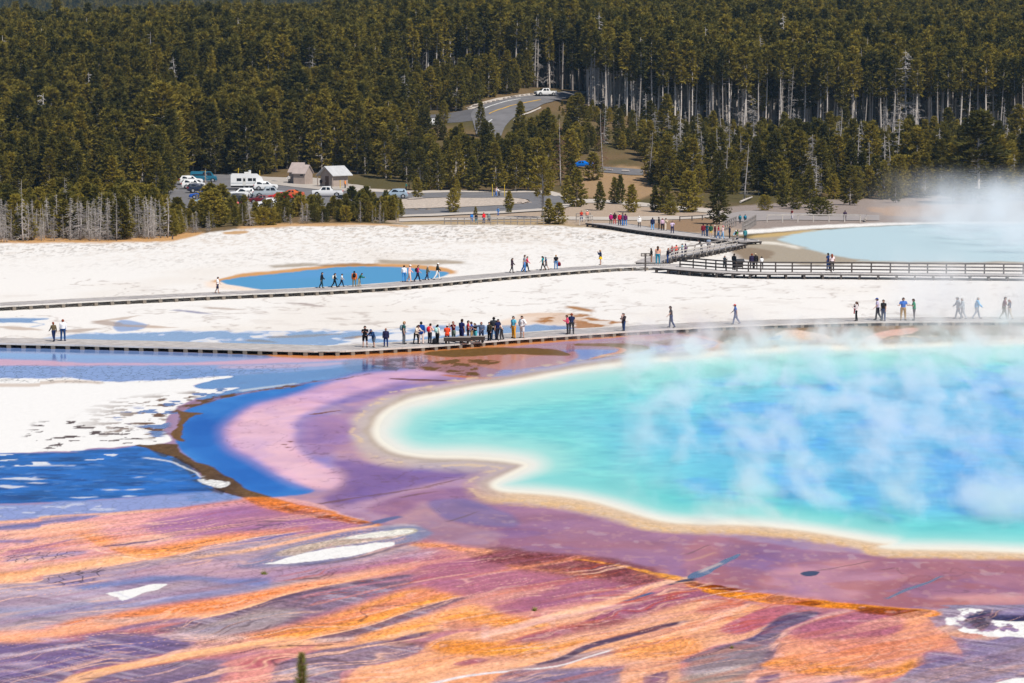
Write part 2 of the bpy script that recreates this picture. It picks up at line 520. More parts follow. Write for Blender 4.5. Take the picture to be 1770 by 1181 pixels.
# lavender shallow water at the left, reflected sky blue painted in
BAND((150,170,226), [(0,595,660),(200,600,660),(400,606,655),(520,611,648),(600,613,642),(660,612,638),(740,606,634)], soft=2, warp=2, w=0.9, g=0.05, c=0.0)
BAND((146,168,226), [(0,630,662),(200,632,662),(350,632,655),(450,630,648),(520,628,642)], soft=3, warp=2, w=0.85, c=0.9)
BAND((120,165,230), [(0,601,620),(180,606,621),(320,611,621),(420,612,618)], soft=4, warp=2, w=1.0, op=0.8)
BAND((226,178,198), [(0,621,632),(120,626,633),(240,628,631.5),(340,626,631),(420,622,630),(480,617,628),(560,613,625),(640,611,620),(700,609,616)], soft=2, warp=2, w=0.7)
BAND((226,190,206), [(380,632,637),(460,630,638),(540,628,634),(600,626,630)], soft=2, warp=3, w=0.7, op=0.7)
BAND((120,92,56), [(0,594,599),(200,598,605),(340,603,610),(470,608,615),(560,611,616)], soft=1.2, warp=1.5, w=0.5, g=0.3)
BAND((226,146,84), [(470,610,616),(540,611,621),(640,607,619),(760,601,613),(860,592,602),(960,585,592),(1060,578,584),(1110,574,579)], soft=1.5, warp=1.5, w=0.7, g=0.2)
# blue run between the boardwalk and the levee, sky reflection in its colour
POLY((56,122,200), [(735,622),(640,630),(540,640),(440,648),(372,655),(335,668),(345,690),(400,682),(480,669),(560,658),(640,647),(720,637)], soft=4, warp=4, w=1.0, g=0.1)
POLY((80,84,140), [(600,624),(680,620),(760,622),(740,634),(660,640),(600,640)], soft=6, warp=6, w=0.95, op=0.55, c=0.6)
# white crust at the left
POLY((247,245,242), [(0,657),(60,655),(110,653),(180,660),(260,657),(310,655),(385,651),(402,654),(340,663),(355,672),(420,670),(345,688),(308,703),(298,716),(283,740),(297,760),(270,769),(220,771),(150,777),(60,781),(0,784)], soft=2.5, warp=5, w=0.0, g=0.1, fine=2.5)
BAND((200,178,160), [(0,664,670),(60,660,666),(120,657,662),(170,660,664)], soft=2, warp=3, op=0.7)
mk = sstep(0.52, 0.60, fbm(GX/0.9, GY/1.0, 71, 4)) * sstep(120, 300, PX + (PY-700)*0.9)
POLY((112,84,66), [(110,706),(200,692),(300,682),(350,676),(340,692),(305,706),(292,735),(285,758),(200,752),(110,745)], soft=14, warp=10, g=0.3, w=0.3, mask=mk)
mk2 = sstep(0.58, 0.64, fbm(GX/1.2, GY/1.4, 73, 4))
POLY((92,116,178), [(180,716),(260,700),(330,680),(420,662),(400,678),(330,700),(290,740),(270,762),(240,735)], soft=10, warp=8, w=0.9, mask=mk2)
mk3 = sstep(0.60, 0.66, fbm(GX/0.8, GY/1.0, 75, 4))
POLY((96,84,84), [(60,735),(160,728),(270,745),(270,766),(150,774),(40,778)], soft=10, warp=8, mask=mk3)
# deep blue run at the lower left, sky reflection put into its colour
POLY((30,104,186), [(0,783),(60,783),(120,780),(200,776),(250,771),(300,788),(335,815),(370,848),(330,855),(250,858),(150,863),(80,868),(0,878)], soft=3, warp=4, w=0.65, g=0.2, fine=2)
mk4 = sstep(0.60, 0.68, fbm(GX/1.6, GY/0.9, 77, 4))
POLY((16,70,142), [(0,790),(150,785),(260,780),(340,830),(360,846),(250,856),(0,872)], soft=12, warp=8, w=0.65, mask=mk4, op=0.8)
mk5 = sstep(0.66, 0.70, fbm(GX/1.8, GY/1.0, 79, 4))
POLY((226,230,236), [(0,785),(120,782),(200,782),(120,805),(0,812)], soft=8, warp=6, w=0.2, mask=mk5)
for (x0,x1,y,th) in [(-10,82,828,2.2),(-10,48,841,2.4),(50,80,834,1.2),(176,205,846,0.9),(214,246,846,1.2),(118,166,858,1.2),(205,232,857,1.0),(55,66,825,0.8),(232,250,826,0.8)]:
    band((228,232,238), [(x0,y,y+0.3),((x0+x1)/2,y-th,y+th),(x1,y-0.4,y+0.2)], soft=0.9, warp=4, w=0.2, ends=7, op=0.8, fine=1.6)
BAND((152,164,218), [(0,872,902),(100,866,894),(200,861,887),(300,854,880),(370,850,873),(430,858,866),(450,860,863)], soft=3, warp=3, w=0.7, c=0.35, g=0.2)
mk6 = sstep(0.55, 0.68, fbm(GX/0.6, GY/0.9, 81, 3))
BAND((226,226,240), [(0,876,898),(100,870,890),(200,866,882)], soft=3, warp=3, mask=mk6, op=0.7)

rp = fbm(GX/1.3, GY/0.8, 321, 4)
inblue = (col[:,2] > col[:,0]*3.0) & (PY > 770) & (PX < 380) & flat
col[:] = col * (1 + (inblue * (rp-0.5)*1.1)[:,None])  # ripple light and dark painted into the blue run
apply(ALL, inblue * sstep(0.66, 0.72, fbm(GX/1.0, GY/0.5, 323, 4)) * 0.3, (120,160,215))
# lilac water from levee to great spring: pink mat with painted sky reflection
POLY((186,148,172), [(740,640),(900,640),(900,680),(700,690),(640,720),(630,760),(660,800),(800,830),(880,860),(880,900),(560,900),(480,870),(560,850),(530,800),(500,750),(540,705),(640,670)], soft=14, warp=6, w=0.4)
# levee pool, deep blue with the reflected sky painted in
POLY((50,124,206), [(318,711),(345,699),(400,685),(480,671),(560,659),(640,647),(700,640),(690,655),(600,668),(522,692),(455,712),(425,735),(415,752),(430,778),(470,800),(505,825),(541,846),(522,855),(470,861),(440,859),(400,838),(360,813),(320,788),(304,764),(312,738)], soft=4, warp=3, w=0.6, g=0.02)
POLY((26,102,194), [(330,730),(360,720),(400,745),(410,780),(450,812),(500,846),(440,850),(380,815),(325,775)], soft=16, warp=6, w=0.6, op=0.7)
lp = (col[:,2] > col[:,0]*2.2) & (PX > 295) & (PX < 720) & (PY > 640) & (PY < 866) & flat
dv = fbm(GX/4.0 + WX*1.2, GY/7.0 + WY*1.2, 343, 4) - 0.5
col[:] = col * np.clip(1 + (lp*1.0)[:,None]*np.stack([dv*1.6, dv*0.8, dv*0.4], 1), 0.4, 1.9)
# pink shelf
POLY((150,138,196), [(720,636),(640,642),(590,652),(512,678),(430,700),(390,728),(376,750),(390,780),(440,806),(480,830),(530,846),(572,846),(580,800),(560,720),(660,668),(740,650)], soft=16, warp=4, op=0.75, w=0.45)
POLY((222,176,202), [(720,640),(650,645),(600,653),(522,680),(440,703),(402,730),(390,749),(403,775),(449,798),(484,821),(515,835),(545,845),(572,846),(588,834),(585,820),(562,806),(532,790),(514,770),(508,748),(516,724),(548,704),(600,686),(660,668),(730,656),(770,646)], soft=13, warp=3, w=0.4, g=0.03)
POLY((232,190,206), [(440,712),(500,700),(520,716),(500,745),(505,775),(530,800),(570,820),(575,838),(545,838),(490,812),(430,785),(405,760),(410,738)], soft=14, warp=6, op=0.7)
POLY((164,124,172), [(540,722),(575,715),(620,735),(600,765),(560,790),(530,775),(515,750)], soft=18, warp=8, op=0.75, w=0.5)
POLY((146,124,180), [(590,692),(650,676),(720,664),(790,654),(780,662),(700,676),(640,690),(600,697)], soft=6, warp=4, op=0.8, w=0.5)
POLY((126,98,160), [(585,800),(640,800),(700,806),(780,812),(800,822),(740,836),(690,850),(630,866),(580,872),(555,862),(590,842),(598,822)], soft=14, warp=8, op=0.9, w=0.5)
POLY((206,182,180), [(612,722),(660,690),(760,672),(900,652),(880,668),(740,690),(668,720),(650,745),(668,780),(740,796),(860,802),(840,818),(740,812),(660,805),(620,780)], soft=14, warp=6, op=0.9, w=0.6)
POLY((170,146,180), [(560,705),(592,700),(612,706),(600,714),(560,716)], soft=6, warp=4, op=0.7)
# brown levee
POLY((118,88,58), [(303,709),(320,712),(345,714),(353,716),(332,720),(320,735),(316,752),(319,762),(306,761),(298,752),(308,735),(315,722)], soft=2, warp=4, w=0.2, g=0.7, fine=4)
BAND((112,84,58), [(300,708,714),(325,698,706),(350,690,698),(400,681,685),(450,673,676),(520,663,666),(580,655,657),(640,646,647.5)], soft=1.2, warp=5, w=0.2, g=0.7, fine=2.2, mask=0.3+0.7*sstep(0.4,0.55,n_b))
BAND((240,236,230), [(420,674,677),(450,669,672),(480,666,668),(510,662,664)], soft=1, warp=3, op=0.8)
POLY((104,80,58), [(235,770),(290,767),(304,768),(308,780),(332,797),(366,808),(396,825),(421,842),(452,854),(474,861),(440,864),(400,857),(365,842),(338,815),(300,792),(265,779)], soft=2.5, warp=6, w=0.15, g=0.8, fine=5)
POLY((58,50,48), [(262,778),(310,794),(345,818),(372,842),(405,857),(380,856),(345,838),(305,806)], soft=4, warp=8, fine=5, op=0.8, mask=sstep(0.42,0.56,n_b))
POLY((240,240,238), [(345,828),(385,830),(392,838),(372,842),(350,836)], soft=2, warp=9, fine=6, op=0.9, mask=sstep(0.35,0.5,n_b))
BAND((236,236,238), [(250,790,793),(290,798,801),(325,812,815),(345,822,825)], soft=1, warp=6, op=0.8, fine=2)
POLY((130,96,60), [(665,703),(690,699),(735,702),(730,706),(690,712)], soft=1.5, warp=3, op=0.0)
for (x0,y0,x1,y1,th) in [(536,716,588,709,0.9),(540,716,562,713,1.1),(498,763,507,763,0.8),(488,768,496,768,0.8),(494,773,502,773,0.7),(675,655,795,659,1.3),(728,675,748,675,1.0),(880,640,985,627,1.0)]:
    band((126,80,62), [(x0,y0-th*0.6,y0+th*0.6),((x0+x1)/2,(y0+y1)/2-th,(y0+y1)/2+th*1.4),(x1,y1-th*0.4,y1+th*0.4)], soft=0.7, warp=1, ends=4, g=0.4)

# orange and brown islands along the near boardwalk
POLY((186,120,120), [(640,615),(760,610),(900,600),(1000,592),(1100,583),(1200,575),(1270,580),(1280,610),(1200,616),(1050,626),(950,640),(850,655),(740,640),(640,630)], soft=6, warp=5, w=0.9, op=0.8)
POLY((146,142,214), [(880,630),(930,614),(1000,603),(1060,605),(1130,600),(1230,590),(1240,605),(1200,614),(1080,622),(1000,632),(900,648),(850,655)], soft=6, warp=5, w=1.0, op=0.9)
POLY((118,128,216), [(965,616),(1000,604),(1055,606),(1062,612),(1020,620),(980,628)], soft=5, warp=3, w=1.0)
POLY((224,140,92), [(735,616),(800,612),(880,611),(960,612),(990,606),(1000,616),(970,628),(930,634),(870,640),(820,632),(760,632)], soft=4, warp=6, w=0.8, op=0.75, fine=1.5)
POLY((116,86,46), [(735,610),(790,604),(870,601),(945,603),(978,609),(984,614),(950,614),(880,613),(800,617),(745,616)], soft=2, warp=3, w=0.3, g=0.6)
mk7 = 0.35 + 0.65*sstep(0.42, 0.52, fbm(GX/0.7, GY/1.3, 83, 4))
POLY((112,82,46), [(722,634),(760,624),(815,621),(866,624),(842,632),(826,640),(830,650),(800,650),(765,643),(735,641)], soft=2.5, warp=5, w=0.3, g=0.6, mask=mk7, fine=2)
BAND((206,120,74), [(770,648,650),(810,650,654),(845,652,655),(868,650,652)], soft=1, warp=3)
mk8 = sstep(0.5, 0.58, fbm(GX/0.8, GY/1.2, 85, 4))
POLY((92,70,70), [(640,622),(700,617),(745,620),(735,640),(690,642),(640,636)], soft=8, warp=6, w=0.7, mask=mk8, op=0.8)
POLY((128,96,52), [(995,594),(1060,593),(1098,595),(1122,600),(1112,607),(1080,613),(1062,611),(1080,604),(1050,599),(1000,598)], soft=1.5, warp=2, w=0.4, g=0.5)
POLY((228,146,84), [(1060,600),(1082,604),(1076,610),(1040,618),(1018,622),(1035,615),(1064,609),(1070,604)], soft=2, warp=2, w=0.7)
BAND((150,96,64), [(1018,621,623),(1050,616,618),(1085,611,613),(1112,606,608)], soft=0.8, warp=1.5)
POLY((222,142,128), [(1085,582),(1130,582),(1140,590),(1110,590),(1090,588)], soft=3, warp=3, op=0.8, w=0.8)
POLY((132,86,44), [(1128,592),(1150,588),(1172,586),(1198,592),(1176,597),(1158,599),(1142,596)], soft=2, warp=3, w=0.4, g=0.5)
POLY((226,148,108), [(1180,580),(1215,580),(1250,586),(1270,596),(1268,605),(1230,608),(1217,606),(1240,600),(1240,592),(1215,586)], soft=2.5, warp=3, w=0.7)
BAND((110,78,42), [(1165,572,577),(1220,570,584),(1262,567,597),(1300,566,606),(1360,563,606),(1430,561,604),(1500,559,602),(1600,558,602),(1770,558,600)], soft=3, warp=3, w=0.2, g=0.6)
apply(ALL, sstep(0.45, 0.62, fbm(GX/2.5, GY/5, 87, 4)) * flat * ((PX > 1230) & (PY > 562) & (PY < 605)) * 0.6, (150,118,76), g=0.5)
POLY((236,206,184), [(1340,576),(1368,570),(1420,577),(1446,589),(1425,597),(1385,595),(1350,588)], soft=2.5, warp=4, w=0.4)
POLY((232,180,158), [(1478,597),(1500,581),(1550,570),(1590,567),(1575,577),(1530,584),(1510,600)], soft=2.5, warp=4, w=0.4)
POLY((238,214,200), [(1440,600),(1480,588),(1500,598),(1520,603)], soft=3, warp=3, op=0.8)
POLY((120,120,170), [(1330,583),(1352,580),(1345,588),(1330,588)], soft=2, warp=3, w=0.9, op=0.8)
BAND((168,158,142), [(1590,560,604),(1660,560,604),(1770,560,604)], soft=4, warp=5, op=0.7, g=0.3)

# ---------------------------------------------------------------- microbial mats in the foreground
# purple water below the apron, pink mat with sky reflection in the colour
POLY((158,116,150), [(640,880),(720,850),(820,845),(900,860),(1000,890),(1200,925),(1300,945),(1260,985),(1180,998),(1100,985),(950,955),(850,945),(760,940),(690,900)], soft=12, warp=8, w=0.4, g=0.12)
POLY((166,116,140), [(1200,930),(1350,945),(1550,958),(1770,965),(1770,1050),(1640,1052),(1500,1046),(1400,1034),(1280,1015),(1180,998)], soft=8, warp=6, w=0.35, g=0.1)
POLY((146,112,152), [(1240,940),(1330,950),(1500,962),(1480,972),(1400,974),(1330,990),(1290,1008),(1260,1000)], soft=14, warp=6, w=0.4, op=0.7)
POLY((206,150,164), [(1310,1006),(1345,988),(1420,976),(1480,970),(1505,976),(1470,990),(1560,992),(1510,1012),(1480,1036),(1400,1032),(1330,1018)], soft=18, warp=10, w=0.4, op=0.8)
POLY((226,162,156), [(1660,1040),(1700,1026),(1770,1015),(1770,1047),(1700,1046)], soft=16, warp=8, w=0.4, op=0.85)
POLY((190,142,156), [(680,905),(720,880),(740,868),(770,890),(800,905),(850,915),(870,925),(830,945),(760,945),(700,925)], soft=12, warp=8, w=0.7, op=0.9)
POLY((132,104,158), [(745,868),(800,862),(860,880),(900,900),(880,912),(800,904),(765,890)], soft=8, warp=6, w=0.85, op=0.7)
for (x0,y0,x1,y1,th) in [(545,872,640,856,1.3),(640,858,760,838,1.0),(700,860,750,850,1.0),(780,900,830,884,1.0),(735,840,800,828,0.9),(720,800,780,797,0.9)]:
    band((120,84,84), [(x0,y0-th,y0+th),((x0+x1)/2,(y0+y1)/2-th*1.2,(y0+y1)/2+th*1.2),(x1,y1-th*0.4,y1+th*0.4)], soft=0.8, warp=5, fine=2, op=0.75)

wat = flat * sstep(640, 660, PY) * sstep(300, 420, PX) * (1 - sstep(0.30, 0.45, col.min(1))) * (col[:,0] > col[:,2]*0.55)
cur = fbm(GX/5.0 + WX*1.4, GY/9.0 + WY*1.4, 331, 4) - 0.5
cu2 = fbm(GX/1.6 + WX, GY/2.2 + WY, 333, 4) - 0.5
col[:] = col * np.clip(1 + wat[:,None]*np.stack([cur*0.65+cu2*0.45, cur*0.50+cu2*0.52, -cur*0.15+cu2*0.42], 1), 0.4, 1.8)
vein = np.exp(-((fbm(GX/2.4, GY/3.6, 335, 4) - 0.5)/0.010)**2) * sstep(0.5, 0.62, fbm(GX/9, GY/12, 337, 3)) * wat
apply(ALL, vein*0.45, (112,80,96))
rust = wat * sstep(880, 980, PY + np.interp(PX,[500,900,1300,1770],[40,0,-40,-50])) * sstep(0.45, 0.62, fbm(GX/3.0+WX, GY/2.0+WY, 345, 4))
apply(ALL, rust*0.45, (176,104,92))
spk = sstep(0.62, 0.72, fbm(GX/0.35, GY/0.7, 347, 3)) * wat * sstep(860, 900, PY)
apply(ALL, spk*0.3, (206,160,160))
# lower foreground base: mauve mats
lowbase = flat * sstep(-4, 6, PY - np.interp(PX, [-700,0,100,300,430,520,640,720,850,1000,1140,1200,1300,1400,1500,1600,1770,2700], [903,901,893,880,862,868,908,930,948,958,992,1002,1020,1032,1044,1054,1050,1050]) + WY*3)
apply(ALL, lowbase, (190,134,146), w=0.2, g=0.35)
# left wedge, pink to purple
BAND((228,172,172), [(0,901,985),(60,895,980),(150,890,970),(250,882,950),(350,875,940),(450,862,926),(530,866,912),(640,905,908)], soft=2, warp=3, w=0.4, g=0.4)
POLY((178,124,166), [(250,906),(350,886),(450,872),(510,880),(570,892),(630,907),(560,916),(430,924),(320,928),(270,922)], soft=12, warp=8, w=0.6, g=0.25)
POLY((240,192,168), [(0,915),(60,905),(140,900),(180,912),(170,925),(100,940),(0,950)], soft=8, warp=8, g=0.4, op=0.8)
BAND((246,196,160), [(0,900,904),(60,893,898),(150,889,893),(280,881,884)], soft=1.5, warp=3, op=0.8)
BAND((124,126,188), [(0,905,916),(60,898,909),(120,893,902),(170,891,894)], soft=1.5, warp=4, w=0.7, c=0.2)
BAND((130,124,180), [(0,934,939),(35,931,935),(66,928,931)], soft=1, warp=4, w=0.6)
BAND((140,124,172), [(60,946,948),(90,940,943),(120,933,935)], soft=1, warp=4)
BAND((150,116,165), [(0,948,956),(40,946,951),(90,948,952)], soft=1.5, warp=4, op=0.8)
BAND((226,136,56), [(425,861,864),(450,860,876),(480,863,882),(520,873,890),(570,882,898),(610,896,906),(655,907,911)], soft=2, warp=3, g=0.8)
BAND((140,66,28), [(495,874,880),(530,882,890),(570,889,897),(610,899,905),(640,905,908)], soft=2, warp=3, g=0.9, op=0.8)
BAND((242,162,88), [(140,918,930),(190,928,950),(240,944,967),(300,936,962),(350,925,948),(400,922,937),(480,915,924),(530,909,915)], soft=(9,1.3), warp=4, g=0.6, fine=1.5)
BAND((130,118,165), [(195,940,946),(230,936,943),(270,929,934),(300,926,929)], soft=1.5, warp=3, op=0.8)
BAND((246,194,146), [(0,984,1008),(30,975,1005),(70,972,994),(130,965,986),(200,957,976),(245,958,968)], soft=(7,1.3), warp=3, g=0.5)
BAND((150,142,194), [(15,962,973),(60,955,971),(110,953,963),(145,953,957)], soft=1.5, warp=4, w=0.5, c=1.0)
# valley 1
BAND((178,164,180), [(0,1008,1092),(70,994,1083),(130,985,1075),(200,976,1060),(260,967,1048),(340,952,1038),(400,943,1030),(480,932,1018),(560,920,1004),(640,910,990),(720,905,965)], soft=2.5, warp=3, w=0.3, g=0.2, c=0.12, s=0.6)
BAND((196,166,178), [(230,985,1000),(300,972,1000),(380,965,1005),(460,975,1008),(560,975,998),(650,965,985),(740,945,970)], soft=5, warp=6, op=0.85, c=0.35)
POLY((150,140,170), [(80,1000),(130,985),(180,980),(170,1000),(130,1012)], soft=4, warp=5, c=1.0)
BAND((112,134,192), [(140,1012,1022),(200,1004,1014),(260,996,1008),(330,994,1004),(400,1000,1010),(470,998,1012)], soft=3, warp=5, w=0.8, op=0.8)
BAND((146,162,206), [(0,1050,1070),(120,1040,1060),(240,1035,1050),(360,1020,1034),(470,1008,1020)], soft=5, warp=5, w=0.7, op=0.6)
BAND((214,204,214), [(0,1018,1030),(60,1012,1030),(120,1014,1036),(200,1030,1042)], soft=5, warp=6, op=0.6)
BAND((110,110,110), [(30,1076,1080),(60,1070,1074),(100,1066,1069)], soft=2, warp=4, op=0.5)
POLY((248,246,243), [(190,1026),(230,1018),(268,1010),(294,1009),(282,1018),(250,1026),(214,1039),(205,1032)], soft=1.5, warp=4, w=0.0, g=0.08, fine=3.0)
BAND((222,222,236), [(165,1019,1022),(195,1016,1020),(240,1038,1041),(290,1028,1034)], soft=2, warp=3, op=0.6)
# white sinter island 2
POLY((128,138,172), [(395,976),(460,956),(520,939),(600,922),(700,910),(738,916),(742,926),(700,942),(640,960),(560,975),(460,982)], soft=7, warp=9, w=0.4, g=0.3, op=0.8)
POLY((200,190,170), [(470,958),(540,940),(600,928),(660,919),(705,914),(722,918),(700,926),(640,938),(560,948),(500,962)], soft=3, warp=5, w=0.1, g=0.7, fine=2)
POLY((250,248,240), [(600,930),(650,920),(700,916),(716,919),(690,926),(640,932)], soft=3, warp=6, op=0.7, fine=2)
POLY((248,246,243), [(452,975),(480,970),(510,960),(560,950),(620,943),(660,938),(682,937),(678,944),(640,955),(600,964),(550,970),(500,975)], soft=1.5, warp=3, w=0.0, g=0.15, fine=2)
BAND((60,72,104), [(500,977,979),(560,973,976),(620,963,967),(670,950,954),(700,938,942)], soft=1.2, warp=2, op=0.8)
BAND((96,104,158), [(628,906,911),(660,898,905),(690,892,896)], soft=1.2, warp=3, w=0.7)
BAND((126,128,178), [(350,944,952),(400,936,946),(450,927,938),(505,921,926)], soft=1.5, warp=3, w=0.5)
BAND((246,194,156), [(420,950,954),(480,939,944),(540,926,932),(600,914,919),(650,908,912)], soft=1.2, warp=3)
BAND((236,190,150), [(330,962,966),(400,952,957),(450,945,950)], soft=1.5, warp=4, op=0.7, g=0.6)
# orange ridge 3
BAND((240,176,140), [(0,1092,1122),(100,1078,1103),(200,1057,1088),(280,1044,1080),(361,1034,1067),(440,1021,1047),(496,1012,1028),(566,1000,1012),(636,985,998),(720,968,984)], soft=(7,1.2), warp=3, g=0.4)
BAND((236,142,72), [(110,1072,1080),(200,1060,1072),(280,1046,1062),(361,1036,1056),(440,1024,1040),(510,1010,1022),(580,999,1008)], soft=(6,2), warp=5, g=0.7, op=0.85, fine=2)
BAND((176,166,170), [(160,1066,1078),(200,1068,1080),(260,1064,1072)], soft=4, warp=4, op=0.6)
BAND((132,116,158), [(205,1084,1092),(250,1076,1084),(290,1070,1078),(340,1066,1074)], soft=2, warp=4, op=0.85)
BAND((250,206,160), [(280,1062,1064),(361,1064,1067),(440,1044,1047),(496,1026,1028),(566,1010,1012),(636,996,998)], soft=1, warp=2)
BAND((176,112,142), [(560,988,1000),(640,974,990),(720,960,985),(820,958,1000),(900,970,1010)], soft=6, warp=6, op=0.8, g=0.4)
# striated gully 1
BAND((140,122,144), [(270,1087,1092),(330,1074,1100),(380,1064,1100),(440,1047,1092),(496,1029,1081),(544,1018,1067),(600,1006,1048),(650,999,1031),(705,994,1014)], soft=(1.5,7), warp=3, w=0.2, c=0.0, g=0.45, s=1.0)
POLY((176,168,166), [(300,1092),(360,1080),(420,1062),(470,1052),(520,1058),(490,1078),(440,1092),(360,1102)], soft=12, warp=6, g=0.35, op=0.85)
BAND((206,146,154), [(520,1030,1033),(580,1018,1021),(640,1007,1010),(700,1001,1004)], soft=1, warp=2, op=0.8)
BAND((206,146,140), [(540,1044,1047),(600,1030,1033),(660,1015,1018),(702,1008,1010)], soft=1.2, warp=2, op=0.8)
# orange ridge 4
BAND((242,166,84), [(330,1112,1124),(440,1092,1119),(496,1082,1113),(544,1069,1103),(600,1050,1091),(650,1033,1077),(700,1017,1059),(785,1012,1034),(850,1008,1026)], soft=(9,1.2), warp=3, g=0.7)
BAND((226,146,122), [(540,1074,1086),(600,1058,1074),(660,1040,1058),(720,1022,1040),(800,1010,1022)], soft=5, warp=6, op=0.7, g=0.6, fine=2)
BAND((246,206,180), [(240,1122,1132),(330,1112,1124),(420,1104,1118),(500,1102,1110)], soft=3, warp=3, op=0.8)
# striated gully 2
BAND((130,108,136), [(480,1116,1121),(563,1098,1113),(622,1084,1106),(692,1061,1077),(748,1043,1058),(816,1030,1034)], soft=(1.2,4), warp=2.5, w=0.2, g=0.5, s=1.0)
BAND((226,214,222), [(490,1116,1119),(530,1108,1114),(580,1104,1110),(620,1102,1106)], soft=1.5, warp=4, op=0.7, c=0.7)
# peach ridge 5 winding to the lower left
BAND((240,184,132), [(470,1108,1122),(560,1110,1124),(622,1105,1120),(692,1077,1108),(760,1057,1092),(830,1038,1085),(900,1020,1080)], soft=(8,2), warp=3, g=0.5)
BAND((242,162,66), [(620,1098,1110),(680,1080,1098),(740,1062,1080),(800,1048,1062),(860,1036,1048)], soft=4, warp=5, op=0.8, g=0.7)
POLY((126,114,156), [(0,1124),(60,1112),(150,1098),(250,1096),(335,1110),(300,1126),(200,1147),(110,1172),(60,1181),(0,1181)], soft=8, warp=6, w=0.25, g=0.3, s=0.7)
for (x0,y0,x1,y1,th) in [(-20,1136,60,1128,3),(-20,1150,70,1146,3),(60,1128,130,1118,2.5),(100,1122,150,1115,3),(-20,1163,50,1158,2),(60,1105,120,1108,3)]:
    band((206,194,212), [(x0,y0-th*0.3,y0+th*0.3),((x0+x1)/2,(y0+y1)/2-th,(y0+y1)/2+th),(x1,y1-th*0.3,y1+th*0.3)], soft=2, warp=6, op=0.75)
BAND((232,206,194), [(275,1096,1100),(310,1094,1106),(360,1097,1107),(420,1100,1105)], soft=2, warp=3, op=0.9)
BAND((170,126,140), [(340,1112,1122),(420,1110,1120),(480,1112,1120)], soft=4, warp=5, op=0.6)
POLY((140,126,150), [(150,1174),(250,1152),(350,1139),(402,1146),(385,1164),(330,1181),(140,1181)], soft=5, warp=5, w=0.2, g=0.35, s=0.7)
BAND((246,196,146), [(100,1178,1200),(118,1168,1192),(145,1162,1180),(200,1150,1163),(300,1130,1143),(400,1114,1127),(480,1104,1114),(540,1108,1114)], soft=1.8, warp=2.5, g=0.3)
BAND((60,56,76), [(145,1172,1174),(190,1170,1171.5),(230,1175,1176.5),(270,1178,1179.5)], soft=0.7, warp=2, op=0.9)
POLY((224,156,146), [(385,1148),(440,1131),(490,1122),(545,1116),(520,1136),(470,1160),(420,1181),(330,1181),(395,1162)], soft=4, warp=5, g=0.4)
POLY((190,100,112), [(412,1152),(450,1136),(490,1130),(480,1142),(440,1156)], soft=5, warp=5, op=0.85)
POLY((146,128,148), [(450,1181),(472,1158),(505,1140),(550,1126),(610,1117),(665,1107),(705,1112),(728,1120),(705,1135),(662,1146),(612,1156),(590,1170),(586,1190)], soft=3, warp=4, w=0.2, g=0.45, s=1.0)
POLY((206,196,206), [(480,1160),(540,1150),(560,1162),(500,1172)], soft=6, warp=8, op=0.5)
BAND((110,88,116), [(675,1108,1113),(700,1098,1107),(742,1090,1095)], soft=1.5, warp=3)
POLY((96,72,60), [(655,1112),(700,1108),(735,1112),(690,1117)], soft=2, warp=4, op=0.6)
# big peach field, lower centre
POLY((242,186,144), [(585,1190),(612,1162),(665,1148),(720,1130),(738,1110),(800,1092),(880,1080),(960,1066),(1060,1050),(1130,1030),(1260,1040),(1330,1050),(1330,1085),(1290,1105),(1220,1120),(1175,1145),(1120,1190)], soft=4, warp=5, g=0.45)
POLY((242,160,58), [(735,1112),(790,1106),(860,1112),(930,1112),(930,1130),(880,1136),(800,1134),(745,1124)], soft=9, warp=8, g=0.7, op=0.9, fine=3)
POLY((240,160,70), [(760,1060),(830,1058),(920,1062),(960,1072),(880,1082),(800,1072)], soft=8, warp=7, g=0.7, op=0.75, fine=3)
POLY((206,140,130), [(760,1080),(790,1068),(830,1075),(860,1088),(820,1090),(780,1092)], soft=8, warp=8, op=0.7, g=0.5)
POLY((170,104,116), [(780,1148),(820,1139),(842,1143),(815,1150),(795,1152)], soft=2.5, warp=4)
POLY((160,92,104), [(630,1176),(640,1173),(634,1179)], soft=1, warp=1)
POLY((150,96,118), [(810,1088),(832,1086),(828,1092),(814,1092)], soft=2, warp=3, op=0.8)
# mauve field, centre
POLY((180,118,140), [(705,1000),(800,982),(880,965),(1000,972),(1080,985),(1150,998),(1185,1006),(1110,1035),(1000,1058),(920,1066),(860,1056),(800,1034),(740,1018)], soft=9, warp=7, g=0.4, w=0.4)
POLY((164,110,146), [(920,1010),(1000,1000),(1060,1010),(1020,1035),(940,1045),(890,1035)], soft=16, warp=8, op=0.6)
POLY((130,72,76), [(800,958),(860,944),(930,952),(1020,960),(1090,972),(1140,994),(1105,1010),(1040,1004),(960,994),(880,980)], soft=8, warp=7, g=0.9, op=0.85, fine=3)
BAND((232,158,96), [(712,938,944),(760,941,948),(800,946,954),(840,950,956)], soft=2, warp=4, g=0.8)
BAND((222,150,84), [(880,974,980),(950,982,988),(1010,990,996),(1040,994,998)], soft=2.5, warp=6, g=0.8, op=0.6, fine=3)
BAND((232,160,60), [(1110,984,990),(1140,992,1000),(1175,996,1004),(1200,1004,1013)], soft=1.5, warp=3, g=0.8)
BAND((240,160,60), [(858,1062,1072),(900,1072,1084),(960,1078,1084),(1000,1080,1086)], soft=3, warp=6, op=0.85, g=0.8, fine=2)
BAND((252,208,176), [(830,1094,1104),(900,1076,1088),(980,1052,1066),(1060,1034,1046),(1110,1014,1026),(1150,1002,1010),(1190,996,1002)], soft=2.5, warp=3, g=0.3)
BAND((166,104,124), [(880,1108,1116),(940,1089,1112),(1000,1074,1092),(1060,1052,1080),(1120,1032,1064),(1180,1014,1046),(1228,1012,1030)], soft=(2,9), warp=4, g=0.5)
